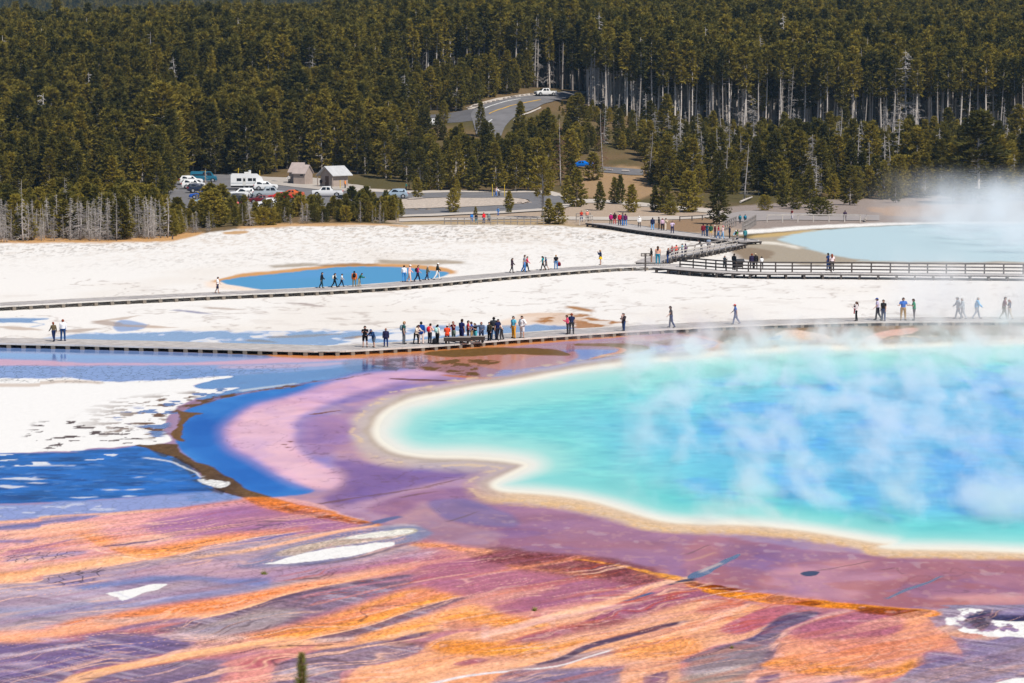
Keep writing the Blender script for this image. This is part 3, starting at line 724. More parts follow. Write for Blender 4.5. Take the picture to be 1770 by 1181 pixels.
BAND((150,80,60), [(990,1078,1086),(1040,1072,1084),(1080,1070,1078)], soft=3, warp=5, op=0.6, g=0.8, fine=2)
BAND((244,170,70), [(830,1116,1134),(900,1114,1140),(960,1110,1128),(1010,1098,1108)], soft=(9,3), warp=5, op=0.8, g=0.8, fine=2)
BAND((150,136,150), [(860,1160,1166),(920,1150,1164),(960,1142,1158),(1000,1130,1142),(1060,1118,1132)], soft=2, warp=3, op=0.85, g=0.3)
BAND((104,90,116), [(930,1146,1150),(965,1136,1143),(990,1124,1136),(1020,1111,1121),(1080,1095,1104),(1130,1082,1090),(1180,1073,1077)], soft=1.2, warp=2.5, w=0.3, g=0.4)
BAND((238,228,228), [(740,1181,1186),(800,1168,1172),(880,1159,1163),(960,1150,1153),(1010,1136,1139),(1070,1118,1121)], soft=1.2, warp=2)
POLY((140,128,154), [(860,1170),(950,1157),(1060,1152),(1072,1162),(1045,1181),(840,1190)], soft=3, warp=4, w=0.35, g=0.4)
BAND((70,56,62), [(880,1163,1164.5),(920,1170,1172),(960,1176,1178),(1000,1181,1184)], soft=0.8, warp=3)
POLY((112,96,128), [(1110,1178),(1130,1165),(1150,1160),(1155,1168),(1130,1181)], soft=2.5, warp=3)
POLY((240,160,76), [(1060,1120),(1120,1105),(1190,1100),(1210,1125),(1150,1140),(1080,1138)], soft=9, warp=8, op=0.7, g=0.8, fine=2)
BAND((252,206,182), [(1195,1086,1092),(1230,1066,1078),(1260,1050,1066),(1295,1043,1050)], soft=3, warp=4, op=0.9)
POLY((192,116,132), [(1245,1088),(1275,1070),(1320,1052),(1375,1048),(1355,1066),(1315,1086),(1280,1096)], soft=4, warp=4, g=0.4)
POLY((206,140,140), [(1200,1050),(1240,1040),(1300,1040),(1270,1052),(1220,1064)], soft=6, warp=5, op=0.7)
# dark flow
POLY((122,112,134), [(1418,1058),(1395,1056),(1358,1062),(1330,1080),(1300,1103),(1232,1120),(1182,1142),(1196,1158),(1150,1190),(1270,1190),(1330,1152),(1350,1122),(1355,1092),(1398,1073)], soft=2.5, warp=3, w=0.2, g=0.45, s=0.8)
POLY((160,150,144), [(1190,1142),(1240,1122),(1310,1112),(1330,1130),(1290,1165),(1260,1190),(1150,1190)], soft=8, warp=6, g=0.35, op=0.8)
BAND((228,222,226), [(1170,1160,1164),(1230,1155,1166),(1290,1150,1158)], soft=4, warp=8, op=0.6)
BAND((250,206,180), [(1340,1112,1124),(1360,1090,1100),(1400,1074,1080),(1430,1062,1068),(1470,1054,1058)], soft=2, warp=2)
# orange lobe
POLY((240,172,132), [(1352,1108),(1365,1095),(1400,1078),(1450,1062),(1540,1060),(1605,1060),(1622,1076),(1650,1104),(1668,1132),(1640,1126),(1602,1126),(1598,1148),(1562,1166),(1500,1172),(1400,1164),(1318,1154),(1342,1134)], soft=3, warp=3, g=0.5)
POLY((168,104,126), [(1365,1092),(1410,1074),(1470,1060),(1560,1060),(1560,1080),(1545,1096),(1500,1102),(1430,1104),(1385,1104)], soft=8, warp=6, g=0.6)
POLY((224,144,116), [(1400,1110),(1480,1105),(1560,1105),(1540,1125),(1450,1130)], soft=12, warp=8, op=0.6, g=0.7)
POLY((242,166,70), [(1318,1152),(1350,1140),(1420,1145),(1500,1152),(1550,1152),(1575,1140),(1596,1138),(1580,1160),(1520,1172),(1420,1168)], soft=8, warp=5, g=0.8, op=0.9)
POLY((244,192,170), [(1290,1175),(1320,1158),(1400,1168),(1500,1174),(1450,1190),(1270,1190)], soft=4, warp=5)
POLY((120,106,140), [(1310,1178),(1340,1166),(1352,1170),(1330,1181)], soft=3, warp=4)
BAND((116,104,140), [(1430,1180,1184),(1460,1174,1180),(1490,1172,1175)], soft=2, warp=3)
# lavender flat at the lower right
POLY((150,140,168), [(1602,1062),(1640,1051),(1720,1046),(1770,1052),(1770,1190),(1510,1190),(1562,1168),(1600,1148),(1606,1128),(1640,1128),(1668,1134),(1650,1106),(1622,1082)], soft=3, warp=3, w=0.2, g=0.4, s=0.8)
BAND((112,100,140), [(1590,1135,1165),(1640,1130,1160),(1700,1125,1150),(1740,1130,1150)], soft=6, warp=6, op=0.6, g=0.6)
POLY((224,190,160), [(1622,1088),(1640,1080),(1680,1092),(1730,1100),(1710,1106),(1660,1102)], soft=3, warp=3, g=0.5)
mk9 = sstep(0.38, 0.46, fbm(GX/0.8, GY/1.4, 95, 4))
POLY((248,246,243), [(1632,1062),(1660,1054),(1698,1054),(1690,1066),(1680,1080),(1700,1092),(1660,1090),(1640,1078)], soft=3, warp=8, mask=mk9, w=0.0, g=0.4, fine=6)
POLY((248,246,243), [(1712,1078),(1730,1070),(1770,1082),(1770,1100),(1735,1100)], soft=3, warp=8, mask=mk9, w=0.0, g=0.4, fine=6)
POLY((74,66,68), [(1668,1072),(1690,1062),(1716,1058),(1712,1078),(1700,1088),(1680,1082)], soft=3, warp=5, g=0.8, op=0.9, fine=2)
POLY((52,58,92), [(1735,1054),(1760,1064),(1770,1078),(1740,1074)], soft=2, warp=4, g=0.5)
POLY((248,246,243), [(1745,1181),(1758,1172),(1770,1165),(1770,1190),(1745,1190)], soft=2, warp=4, fine=2)
BAND((196,192,206), [(1600,1140,1144),(1660,1150,1155),(1720,1140,1144),(1770,1150,1155)], soft=3, warp=9, op=0.5)
# colours drawn out along the flow, as the runoff spreads them
def draw_out(reach=7, mixw=0.60):
    C3 = col.reshape(len(rows), len(cpx), 3); PYg = PY.reshape(len(rows), len(cpx)); PXg = PX.reshape(len(rows), len(cpx))
    r_ok = np.nonzero((PYg[:, len(cpx)//2] > 862) & (PYg[:, len(cpx)//2] < 1215))[0]; r0_, r1_ = r_ok.min(), r_ok.max()+1
    sub = C3[r0_:r1_]; wgt = (sub.min(2) < 0.45).astype(float)
    sl = np.interp(PXg[r0_:r1_], [0,500,1000,1300,1500,1770], [0.18,0.21,0.24,0.32,0.42,0.20])
    acc = np.zeros_like(sub); ws = np.zeros(sub.shape[:2])
    ri_, ci_ = np.meshgrid(np.arange(sub.shape[0]), np.arange(sub.shape[1]), indexing='ij')
    for k in range(-reach, reach+1):
        rr_ = np.clip(ri_ + np.round(k*sl*5.0/ROWSTEP).astype(int), 0, sub.shape[0]-1)      # rows run away from the viewer
        cc_ = np.clip(ci_ + int(round(5.0/COLSTEP))*k, 0, sub.shape[1]-1)
        w_ = np.exp(-(k/(reach*0.6))**2) * wgt[rr_, cc_]
        acc += sub[rr_, cc_]*w_[..., None]; ws += w_
    bl_ = acc/np.maximum(ws, 1e-6)[..., None]
    lb_ = lowbase.reshape(len(rows), len(cpx))[r0_:r1_]
    m_ = (mixw*lb_*wgt)[..., None]
    C3[r0_:r1_] = sub*(1-m_) + bl_*m_
draw_out()
# orange scarp
BAND((228,146,44), [(1195,1004,1014),(1220,1012,1024),(1260,1022,1034),(1310,1026,1040),(1380,1033,1047),(1440,1040,1051),(1480,1043,1053),(1540,1048,1060),(1600,1054,1066),(1620,1058,1064)], soft=1.8, warp=2.5, g=0.9)
BAND((132,64,16), [(1190,1003,1009),(1215,1008,1016),(1255,1014,1021),(1280,1018,1021)], soft=1.2, warp=2.5, g=0.9)
BAND((150,74,16), [(1330,1030,1040),(1370,1032,1044),(1400,1038,1048),(1420,1042,1046)], soft=1.5, warp=2.5, g=0.9, op=0.85)
BAND((128,60,18), [(1490,1048,1058),(1530,1050,1064),(1570,1053,1068),(1600,1056,1062)], soft=2, warp=3, g=0.9, op=0.9)
BAND((222,128,50), [(425,861,864),(450,860,873),(480,863,880),(520,873,888),(570,883,896),(610,897,905),(655,907,910)], soft=(1.5,3), warp=3, g=0.9, op=0.75, fine=1.5)
BAND((132,62,28), [(495,876,880),(530,883,889),(570,890,896),(610,900,904),(640,905,907)], soft=1.5, warp=3, g=0.9, op=0.75, fine=1.5)
POLY((120,66,66), [(830,960),(880,947),(940,955),(1020,962),(1085,975),(1130,993),(1100,1002),(1030,996),(950,984),(880,972)], soft=7, warp=9, g=0.9, op=0.6, fine=4, mask=sstep(0.40,0.58,n_b))
BAND((236,164,70), [(1000,966,968),(1060,974,977),(1110,985,989),(1140,993,998),(1175,997,1003)], soft=1, warp=4, g=0.8, op=0.8, fine=1.5)
# thin dark slots
POLY((80,96,134), [(1187,999),(1196,990),(1230,978),(1268,961),(1279,961),(1244,980),(1216,996)], soft=1.3, warp=2, w=0.9, g=0.2)
BAND((46,62,92), [(1160,1008,1011),(1180,1001,1006),(1200,999,1003)], soft=0.9, warp=1.5)
BAND((70,84,134), [(1084,1037,1039),(1105,1029,1034),(1126,1023,1026)], soft=0.9, warp=1.5, w=0.8)
POLY((66,72,104), [(1386,992),(1400,988),(1419,989),(1412,995),(1395,996)], soft=1, warp=1.5, w=0.6)
BAND((112,112,140), [(1536,1032,1035),(1570,1016,1021),(1600,1006,1010),(1626,995,998)], soft=0.9, warp=1.5, w=0.8)
BAND((118,92,96), [(1418,986,987.2),(1460,979,980.2),(1500,970,971.5)], soft=0.6, warp=2, op=0.8)
BAND((118,92,96), [(1188,957,958.5),(1205,950,951.5),(1220,942,943.5)], soft=0.8, warp=2, op=0.8, fine=1.5)
BAND((200,150,140), [(1185,968,971),(1210,962,966),(1230,955,958)], soft=1.5, warp=3, op=0.7)
BAND((120,84,90), [(1525,985,986.2),(1545,982,983.2),(1560,990,991.2)], soft=0.6, warp=3, op=0.8, fine=1.5)
BAND((240,200,178), [(1210,985,990),(1240,974,978),(1170,1000,1004)][:2], soft=2, warp=3, op=0.7)
BAND((84,70,92), [(930,1147,1149),(965,1138,1142),(990,1126,1134),(1020,1112,1119),(1080,1096,1103),(1130,1083,1089),(1180,1073.5,1076)], soft=1.0, warp=2.5, op=0.8, s=0.3)
BAND((88,72,104), [(563,1099,1104),(622,1086,1094),(692,1062,1070),(748,1044,1050),(816,1030,1033)], soft=(1,3), warp=2.5, op=0.7, s=0.6)
BAND((92,78,110), [(400,1060,1064),(440,1048,1054),(496,1029,1036),(544,1019,1025),(600,1007,1013),(650,1000,1005),(705,994,997)], soft=(1,3), warp=2.5, op=0.65, s=0.6)
BAND((84,80,120), [(1300,1105,1108),(1332,1082,1092),(1362,1064,1074),(1395,1057,1066),(1418,1058,1062)], soft=1.5, warp=2, op=0.7)
BAND((96,86,116), [(180,944,946.5),(225,938,941),(268,931,933)], soft=1, warp=3, op=0.8)
BAND((90,84,116), [(500,926.5,928),(450,0,0),(480,929,933)][0:1]+[(540,921,922.5),(580,915,916)], soft=0.9, warp=3, op=0.7)
BAND((120,112,168), [(355,946,950),(400,938,943),(450,929,934),(505,922,925)], soft=1, warp=3, op=0.8)
BAND((104,98,140), [(640,906,909),(662,899,903),(690,893,895)], soft=0.9, warp=3, op=0.9)
for (x0,y0,x1,y1) in [(700,1010,820,990),(560,1078,700,1046),(760,1076,900,1052),(900,1098,1010,1070),(1040,1094,1180,1062),(640,1092,720,1070),(120,1062,240,1050),(20,920,130,906),(840,1128,960,1116),(1400,1140,1540,1128)]:
    band((250,206,176), [(x0,y0-0.4,y0+0.5),((x0+x1)/2,(y0+y1)/2-1.4,(y0+y1)/2+1.2),(x1,y1-0.3,y1+0.4)], soft=0.9, warp=5, op=0.55)
for pts_ in ([(150,946,947.5),(240,966,967.5),(300,962,963.5),(350,947,948.5),(400,936,937.5),(480,923,924.2)],
             [(440,1117,1119),(496,1112,1113.6),(544,1102,1103.6),(600,1090,1091.6),(650,1076,1077.6),(700,1058,1059.6),(785,1033,1034.2)],
             [(0,1007,1009),(70,993,995),(130,985,986.6),(200,975,976.6),(245,967,968.4)],
             [(622,1119,1121),(692,1107,1109),(735,1100,1101.5)]):
    BAND((250,214,184), pts_, soft=0.9, warp=3, op=0.85)
# salt-like white flecks scattered over the purple shallows
fl = sstep(0.80, 0.84, vnoise(GX/0.5, GY/0.9, 97)) * sstep(0.5, 0.6, n_a) * flat * ((PY > 880) & (PX > 500)) 
apply(ALL, fl*0.18, (236,214,214))
# flow-aligned streaking of the mats (they drain to the lower left)
st1 = fbm(FS/5.0, FT/0.40, 101, 5)
st2 = fbm(FS/9.0, FT/1.3, 103, 4)
fg = lowbase * (1 - sstep(0.42, 0.55, col.min(1)))
amp = fg * 1.15
col[:] = col * np.clip(1 + amp[:,None] * (np.stack([(st1-0.5)*0.35 + (st2-0.5)*0.45, (st1-0.5)*0.5 + (st2-0.5)*0.4, (st1-0.5)*0.5 - (st2-0.5)*0.2], 1)), 0.25, 2.0)
pe = sstep(0.60, 0.72, st2) * fg * (1-STRIA)
apply(ALL, pe*0.4, (244,188,160), s=0)
pe = sstep(0.60, 0.74, fbm(FS/7.0, FT/0.8, 107, 4)) * fg * (grit > 0.3) * (1-STRIA)
apply(ALL, pe*0.32, (226,132,66))
pe = sstep(0.62, 0.74, fbm(FS/6.0, FT/0.6, 109, 4)) * fg * (1-STRIA)
apply(ALL, pe*0.30, (170,112,130))
# braided rivulets: thin pale, dark and rusty threads wandering with the flow
bx = FS + (fbm(GX/4, GY/7, 401, 3)-0.5)*7; by = FT + (fbm(GX/3, GY/5, 403, 3)-0.5)*3.2
def threads(sx, sy, seed, wd): return np.exp(-((fbm(bx/sx, by/sy, seed, 3) - 0.5)/wd)**2)
gate = lambda seed: sstep(0.42, 0.60, fbm(GX/7, GY/12, seed, 3))
apply(ALL, threads(14, 1.5, 405, 0.022)*fg*gate(407)*0.7, (252,208,178), s=0)
apply(ALL, threads(11, 1.1, 409, 0.012)*fg*gate(411)*0.7, (84,66,78), s=0)
apply(ALL, threads(12, 1.3, 413, 0.022)*fg*gate(415)*0.55, (196,88,34), s=0)
apply(ALL, threads(7, 0.7, 417, 0.014)*fg*gate(419)*0.40, (96,80,104), s=0)
apply(ALL, threads(8, 0.8, 421, 0.016)*fg*gate(423)*0.45, (246,206,186), s=0)
col[:] = col * (1 + fg[:,None]*np.array([0.08, -0.05, -0.06]))
# grain of the mats
gn = fbm(GX/0.10, GY/0.22, 113, 3)
col[:] = col * (1 + (fg * (grit+0.12) * 1.1 * (gn-0.5))[:,None])
# cross striations in the gullies
cs, ct = (GX*0.80 - GY*0.60), (GX*0.60 + GY*0.80)
sr = fbm(cs/3.2, ct/0.22, 111, 4)
dk = sstep(0.50, 0.66, sr) * np.clip(STRIA, 0, 1)
apply(ALL, dk*0.42, (82,70,86), s=0)
lt = sstep(0.52, 0.68, fbm(cs/4.0, ct/0.3, 117, 4)) * sstep(0.4, 0.6, n_a) * np.clip(STRIA, 0, 1)
apply(ALL, lt*0.5, (206,192,206), s=0)
# ---------------------------------------------------------------- the great spring
RIM = ext([(1770,596),(1500,599),(1350,604),(1250,610),(1180,617),(1100,625),(1008,637),(897,657),(796,675),(716,690),(672,708),(650,734),(652,758),(678,778),(729,789),(811,792),(870,796),(905,804),(880,820),(852,836),(868,848),(935,853),(1000,861),(1055,874),(1135,898),(1200,905),(1285,906),(1385,916),(1470,929),(1535,940),(1635,949),(1770,946)])
RIMP = catmull(RIM, 4)
sel = flat & (PX > 560) & (PY > 580) & (PY < 990)
ii = np.nonzero(sel)[0]
sd = np.full(NP_, 999.0)
sd[ii] = sdf(PX[ii] + WX[ii]*5, PY[ii] + WY[ii]*1.6, RIMP)
lowr = sstep(800, 850, PY) * sstep(760, 900, PX)      # the nearer shore has the broad speckled apron
apron = np.interp(PX, [700,800,885,985,1185,1335,1535,1770], [30,70,66,58,52,52,46,40])
a = (1 - sstep(0.55, 1.0, sd / np.maximum(apron, 1) + (n_a-0.5)*0.3)) * lowr * (sd > -30)
apply(ALL, a, (226,196,164), w=0.25, g=0.45)
a = (1 - sstep(0.2, 0.9, np.abs(sd / np.maximum(apron,1) - 0.62)*2.2 + (n_b-0.5)*0.9)) * lowr * sstep(0.4,0.6,n_b)
apply(ALL, a*0.5, (228,182,120), g=0.6)
left = (1 - lowr)
a = (1 - sstep(14, 46, sd + (n_a-0.5)*14)) * left * (sd > -30)
apply(ALL, a*0.75, (206,192,184), w=0.5)
a = np.exp(-((sd - 12 - (n_a-0.5)*16)/7)**2) * left
apply(ALL, a*0.6, (186,168,146), w=0.4, g=0.3)
a = np.exp(-((sd - 34 - (n_a-0.5)*26)/6)**2) * left * sstep(0.5, 0.6, n_b)
apply(ALL, a*0.7, (236,206,166))
inn = sd < 999
t = -sd
stops = [(-14,(232,214,190)),(-4,(244,234,216)),(6,(248,242,226)),(17,(246,245,232)),(34,(214,241,230)),(60,(158,231,222)),(115,(112,220,218)),(210,(88,206,224)),(330,(80,188,232))]
xs_ = [s_[0] for s_ in stops]
# steeper bank along the nearer shore
upr = (1-lowr) * sstep(720, 690, PY) * sstep(720, 820, PX)
tt = t * (1 + 0.45*lowr) + upr*np.clip(t, 0, 22)*0.9 - upr*np.clip(t-30, 0, 60)*0.35 + (n_a-0.5)*10  # far shore stays pale longer, steam haze put into the colour
pc = np.stack([np.interp(tt, xs_, [A(s_[1])[k] for s_ in stops]) for k in range(3)], 1)
bl = sstep(1000, 1560, PX + (760-np.abs(PY-760))*0.3 - 200) * sstep(60, 190, t)
pc = pc*(1-bl[:,None]*0.85) + A((76,182,234))*bl[:,None]*0.85
gr = sstep(0,1,lowr)*np.exp(-((t-80)/45)**2)*0.6
pc = pc*(1-gr[:,None]) + A((60,206,206))*gr[:,None]
# darker windows into the depth
dm = sstep(0.52, 0.66, fbm(GX/2.4, GY/8.0, 91, 4)) * sstep(60, 140, t) * sstep(1000, 1300, PX)
pc = pc*(1-0.55*dm[:,None]) + A((22,138,214))*0.75*dm[:,None]
rip = fbm(GX/0.9, GY/0.7, 351, 4) - 0.5
pc = pc*0.90 + A((226,242,242))*0.10
pc = pc * (1 + (sstep(40, 110, t)*rip*0.55)[:,None]*np.array([1.2, 0.8, 0.5]))  # ripple light and dark put into the pool's colour
ap = inn * sstep(-16, 2, t)
col[:] = col*(1-ap[:,None]) + pc*ap[:,None]
wet[:] = wet*(1-ap) + np.where(t > 6, 0.6, 0.3)*ap
grit[:] = grit*(1-ap) + 0.0*ap; crack[:] *= (1-ap)
# ------------------------------------------------------------------ ground mesh
nr, nc = len(rows), len(cpx)
gz = GZ.copy()
gm = bpy.data.meshes.new("ground")
gm.vertices.add(NP_)
gm.vertices.foreach_set("co", np.stack([GX, GY, gz], 1).astype(np.float32).ravel())
ri, ci = np.meshgrid(np.arange(nr-1), np.arange(nc-1), indexing='ij')
v0 = (ri*nc + ci).ravel()
quads = np.stack([v0, v0+1, v0+nc+1, v0+nc], 1).astype(np.int32)
nq = len(quads)
gm.loops.add(nq*4); gm.polygons.add(nq)
gm.loops.foreach_set("vertex_index", quads.ravel())
gm.polygons.foreach_set("loop_start", np.arange(0, nq*4, 4, dtype=np.int32))
gm.polygons.foreach_set("use_smooth", np.ones(nq, bool))
gm.update()
ca = gm.color_attributes.new("mapcol", 'FLOAT_COLOR', 'POINT')
ca.data.foreach_set("color", np.concatenate([np.clip(col, 0, 0.9), np.ones((NP_,1))], 1).astype(np.float32).ravel())
for nm, arr in (("wet", wet), ("grit", grit), ("crack", crack)):
    at = gm.attributes.new(nm, 'FLOAT', 'POINT')
    at.data.foreach_set("value", arr.astype(np.float32))

def ground_material():
    m = bpy.data.materials.new("sinter_and_mats"); m.use_nodes = True
    nt = m.node_tree; N = nt.nodes; L = nt.links
    b = N["Principled BSDF"]
    def attr(n):
        a = N.new("ShaderNodeAttribute"); a.attribute_name = n; return a
    def math_(op, a, b_=None, c_=None):
        q = N.new("ShaderNodeMath"); q.operation = op
        for i, v in enumerate((a, b_, c_)):
            if v is None: continue
            if isinstance(v, (int, float)): q.inputs[i].default_value = v
            else: L.new(v, q.inputs[i])
        return q.outputs[0]
    geo = N.new("ShaderNodeNewGeometry")
    def noise(scale, detail=3, rough=0.6, stretch=None):
        n = N.new("ShaderNodeTexNoise"); n.inputs["Scale"].default_value = scale
        n.inputs["Detail"].default_value = detail; n.inputs["Roughness"].default_value = rough
        src = geo.outputs["Position"]
        if stretch:
            mp = N.new("ShaderNodeMapping"); mp.inputs["Scale"].default_value = stretch[0]; mp.inputs["Rotation"].default_value = (0,0,stretch[1])
            L.new(src, mp.inputs["Vector"]); src = mp.outputs[0]
        L.new(src, n.inputs["Vector"])
        return n.outputs["Fac"]
    c = attr("mapcol"); w = attr("wet"); g = attr("grit"); k = attr("crack")
    n1 = noise(2.6, 5, 0.7); n2 = noise(9.0, 3, 0.7)
    n3 = noise(3.2, 4, 0.65, ((1.0, 0.28, 1.0), R(-40)))
    nn = math_('ADD', math_('MULTIPLY', math_('SUBTRACT', n1, 0.5), 1.6), math_('MULTIPLY', math_('SUBTRACT', n2, 0.5), 1.5))
    nn = math_('ADD', nn, math_('MULTIPLY', math_('SUBTRACT', n3, 0.5), 1.2))
    f = math_('ADD', 1.0, math_('MULTIPLY', nn, g.outputs["Fac"]))
    f = math_('MAXIMUM', f, 0.25)
    vo = N.new("ShaderNodeTexVoronoi"); vo.feature = 'DISTANCE_TO_EDGE'; vo.inputs["Scale"].default_value = 0.95
    dist = N.new("ShaderNodeVectorMath"); dist.operation = 'ADD'
    wn_ = N.new("ShaderNodeTexNoise"); wn_.inputs["Scale"].default_value = 0.8
    L.new(geo.outputs["Position"], wn_.inputs["Vector"])
    sc = N.new("ShaderNodeVectorMath"); sc.operation = 'SCALE'; sc.inputs["Scale"].default_value = 1.6
    L.new(wn_.outputs["Color"], sc.inputs[0]); L.new(sc.outputs[0], dist.inputs[0])
    mp = N.new("ShaderNodeMapping"); mp.inputs["Scale"].default_value = (1.6, 0.55, 1); mp.inputs["Rotation"].default_value = (0, 0, R(25))
    L.new(geo.outputs["Position"], mp.inputs["Vector"]); L.new(mp.outputs[0], dist.inputs[1])
    L.new(dist.outputs[0], vo.inputs["Vector"])
    mr = N.new("ShaderNodeMapRange"); mr.inputs[1].default_value = 0.015; mr.inputs[2].default_value = 0.065
    mr.inputs[3].default_value = 1.0; mr.inputs[4].default_value = 0.0
    L.new(vo.outputs["Distance"], mr.inputs[0])
    ck = math_('MULTIPLY', math_('MULTIPLY', mr.outputs[0], k.outputs["Fac"]), 0.6)
    f = math_('MULTIPLY', f, math_('SUBTRACT', 1.0, ck))
    vm = N.new("ShaderNodeVectorMath"); vm.operation = 'SCALE'
    L.new(c.outputs["Color"], vm.inputs[0]); L.new(f, vm.inputs["Scale"])
    L.new(vm.outputs[0], b.inputs["Base Color"])
    ro = math_('SUBTRACT', 0.85, math_('MULTIPLY', w.outputs["Fac"], 0.79))
    L.new(ro, b.inputs["Roughness"])
    L.new(math_('ADD', 0.01, math_('MULTIPLY', math_('POWER', w.outputs["Fac"], 4.0), 0.36)), b.inputs["Specular IOR Level"])
    bp = N.new("ShaderNodeBump"); bp.inputs["Distance"].default_value = 0.04
    L.new(math_('ADD', math_('MULTIPLY', g.outputs["Fac"], 0.9), 0.012), bp.inputs["Strength"])
    L.new(math_('ADD', n1, math_('MULTIPLY', n2, 0.5)), bp.inputs["Height"])
    L.new(bp.outputs[0], b.inputs["Normal"])
    return m
gm.materials.append(ground_material())
ground = link("ground", gm)
ground["kind"] = "structure"
ground["label"] = "white sinter flats, coloured mats and hot spring pools rising to forested hills"
# ------------------------------------------------------------------ roads, lots and paths: sheets laid on the terrain
def resample(pts, n):
    P = catmull(pts, 8, False)
    s = np.concatenate([[0], np.cumsum(np.linalg.norm(np.diff(P, axis=0), axis=1))])
    t = np.linspace(0, s[-1], n)
    return np.stack([np.interp(t, s, P[:,0]), np.interp(t, s, P[:,1])], 1)

def ribbon_mesh(name, ea, eb, m, n=40, k=6, zoff=0.12):
    """sheet between two surveyed edges, following the terrain"""
    a = np.array([hit(*p).to_tuple() for p in ea])[:, :2]; b = np.array([hit(*p).to_tuple() for p in eb])[:, :2]
    a = resample(a, n); b = resample(b, n)
    t = np.linspace(0, 1, k)[None, :, None]
    g = a[:, None, :] * (1 - t) + b[:, None, :] * t
    z = terrain(g[..., 0], g[..., 1]) + zoff
    vs = np.concatenate([g, z[..., None]], 2).reshape(-1, 3)
    fs = [(i*k+j, i*k+j+1, (i+1)*k+j+1, (i+1)*k+j) for i in range(n-1) for j in range(k-1)]
    mb = MB(); mb.add(vs, fs)
    me = mb.mesh(name, m, True)
    # face up
    bm = bmesh.new(); bm.from_mesh(me)
    for f in bm.faces:
        if f.normal.z < 0: f.normal_flip()
    bm.to_mesh(me); bm.free()
    return me

asphalt = mat("asphalt", (0.155, 0.15, 0.155), 0.9, 0.2, var=0.18, scale=0.35)
asphalt_dark = mat("asphalt_dark", (0.105, 0.102, 0.108), 0.9, 0.2, var=0.15, scale=0.35)
concrete = mat("concrete", (0.40, 0.36, 0.32), 0.9, 0.2, var=0.12, scale=0.5)
gravel_m = mat("pale_gravel", (0.44, 0.37, 0.31), 0.95, 0.1, var=0.4, scale=1.6)
path_m = mat("pale_path", (0.47, 0.42, 0.37), 0.95, 0.1, var=0.12, scale=0.4)
grey_path = mat("grey_path", (0.30, 0.27, 0.26), 0.95, 0.1, var=0.12, scale=0.4)
line_y = mat("yellow_line", (0.55, 0.33, 0.06), 0.8)
line_w = mat("white_line", (0.62, 0.62, 0.6), 0.8)

def road(name, ea, eb, m, z=0.12, n=40, k=6, label=None):
    o = link(name, ribbon_mesh(name, ea, eb, m, n, k, z)); o["kind"] = "structure"
    if label: o["label"] = label
    return o
road("road", [(1012,157.5),(960,161),(928,165),(880,171),(838,181),(815,196),(818,214),(824,236)], [(1012,163),(964,174),(932,185),(902,197),(884,208),(874,219),(868,232),(864,246)], asphalt, 0.16, 60, 8, "grey asphalt road curving down the wooded hillside")
road("side_road", [(734,200),(770,197),(812,190),(832,186)], [(734,213),(766,214),(806,211),(834,208)], asphalt_dark, 0.10, 24, 5)
road("road_marking", [(935,173.5),(905,179),(880,184.5),(860,191),(845,198)], [(935,174.3),(906,180.1),(881,185.7),(861,192.3),(845.6,199.2)], line_y, 0.20, 24, 2, "faded orange centre line on the hill road")
road("road_marking", [(900,171.5),(880,175),(858,181),(838,188)], [(900,172.2),(880.6,175.9),(858.6,182),(838.5,189.1)], line_w, 0.20, 20, 2, "white edge line along the uphill side of the road")
road("road_marking", [(850,208),(842,214),(838,222)], [(851.3,208.6),(843.4,214.6),(839.4,222.6)], line_w, 0.20, 12, 2, "white edge line where the road bends downhill")
road("shoulder", [(932,161.5),(880,167.5),(838,176),(806,187)], [(929,165),(880,171),(838,181),(812,192)], path_m, 0.10, 24, 3)
road("shoulder", [(934,186),(904,198.5),(887,209)], [(936,188),(906,201.5),(890,213)], path_m, 0.14, 16, 3)
road("parking_lot", [(248,318),(330,305),(420,304),(520,318),(600,331)], [(255,345),(330,362),(420,367),(520,364),(600,352)], asphalt, 0.10, 50, 12, "grey asphalt parking lot at the forest edge")
road("pavement", [(392,299),(480,308),(560,311),(640,324)], [(398,305),(480,321),(560,330),(640,333)], concrete, 0.16, 40, 6, "pale concrete pavement in front of the restrooms")
oe = [(600,331),(700,335),(800,334),(900,334),(950,338),(975,345),(972,355),(940,361),(880,366),(800,369),(700,373),(640,376)]
ie = [(600,350),(700,345),(800,343),(870,343),(905,345),(915,349),(908,353),(880,356),(840,358),(780,360),(700,363),(640,366)]
ce = [(600,327),(700,331),(800,330),(905,330),(962,334.5),(992,345),(987,358),(945,365),(885,369.5),(800,372.5),(700,376.5),(640,379)]
road("loop_road", oe, ie, asphalt, 0.12, 110, 8, "asphalt turning loop beside the boardwalk start")
road("kerb_strip", ce, oe, path_m, 0.16, 110, 3, "pale kerb strip round the turning loop")
road("gravel_island", [(600,350.5),(700,345.5),(800,343.5),(870,343.5),(903,345.5),(913,349)], [(640,365.5),(700,362.5),(780,359.5),(840,357.5),(880,355.5),(906,352.5)], gravel_m, 0.15, 40, 6, "pale gravel island inside the turning loop")
road("path", [(690,379),(800,377),(930,375.2),(1000,375.5),(1100,375.5),(1200,373.5),(1245,366)], [(690,384),(800,381.4),(930,379.6),(1000,381),(1100,381.5),(1200,379),(1262,372)], path_m, 0.08, 60, 4, "pale footpath running behind the boardwalk")
road("path", [(985,344),(1060,347),(1120,352),(1180,358),(1230,362)], [(985,351),(1060,353),(1120,358),(1180,364),(1228,369)], path_m, 0.08, 40, 4, "pale upper footpath among the young pines")
road("path", [(1245,372),(1285,366),(1330,367),(1400,370),(1520,373)], [(1262,384),(1300,383),(1345,381),(1400,381.5),(1520,382)], grey_path, 0.08, 40, 4, "grey footpath behind the pale blue pool")
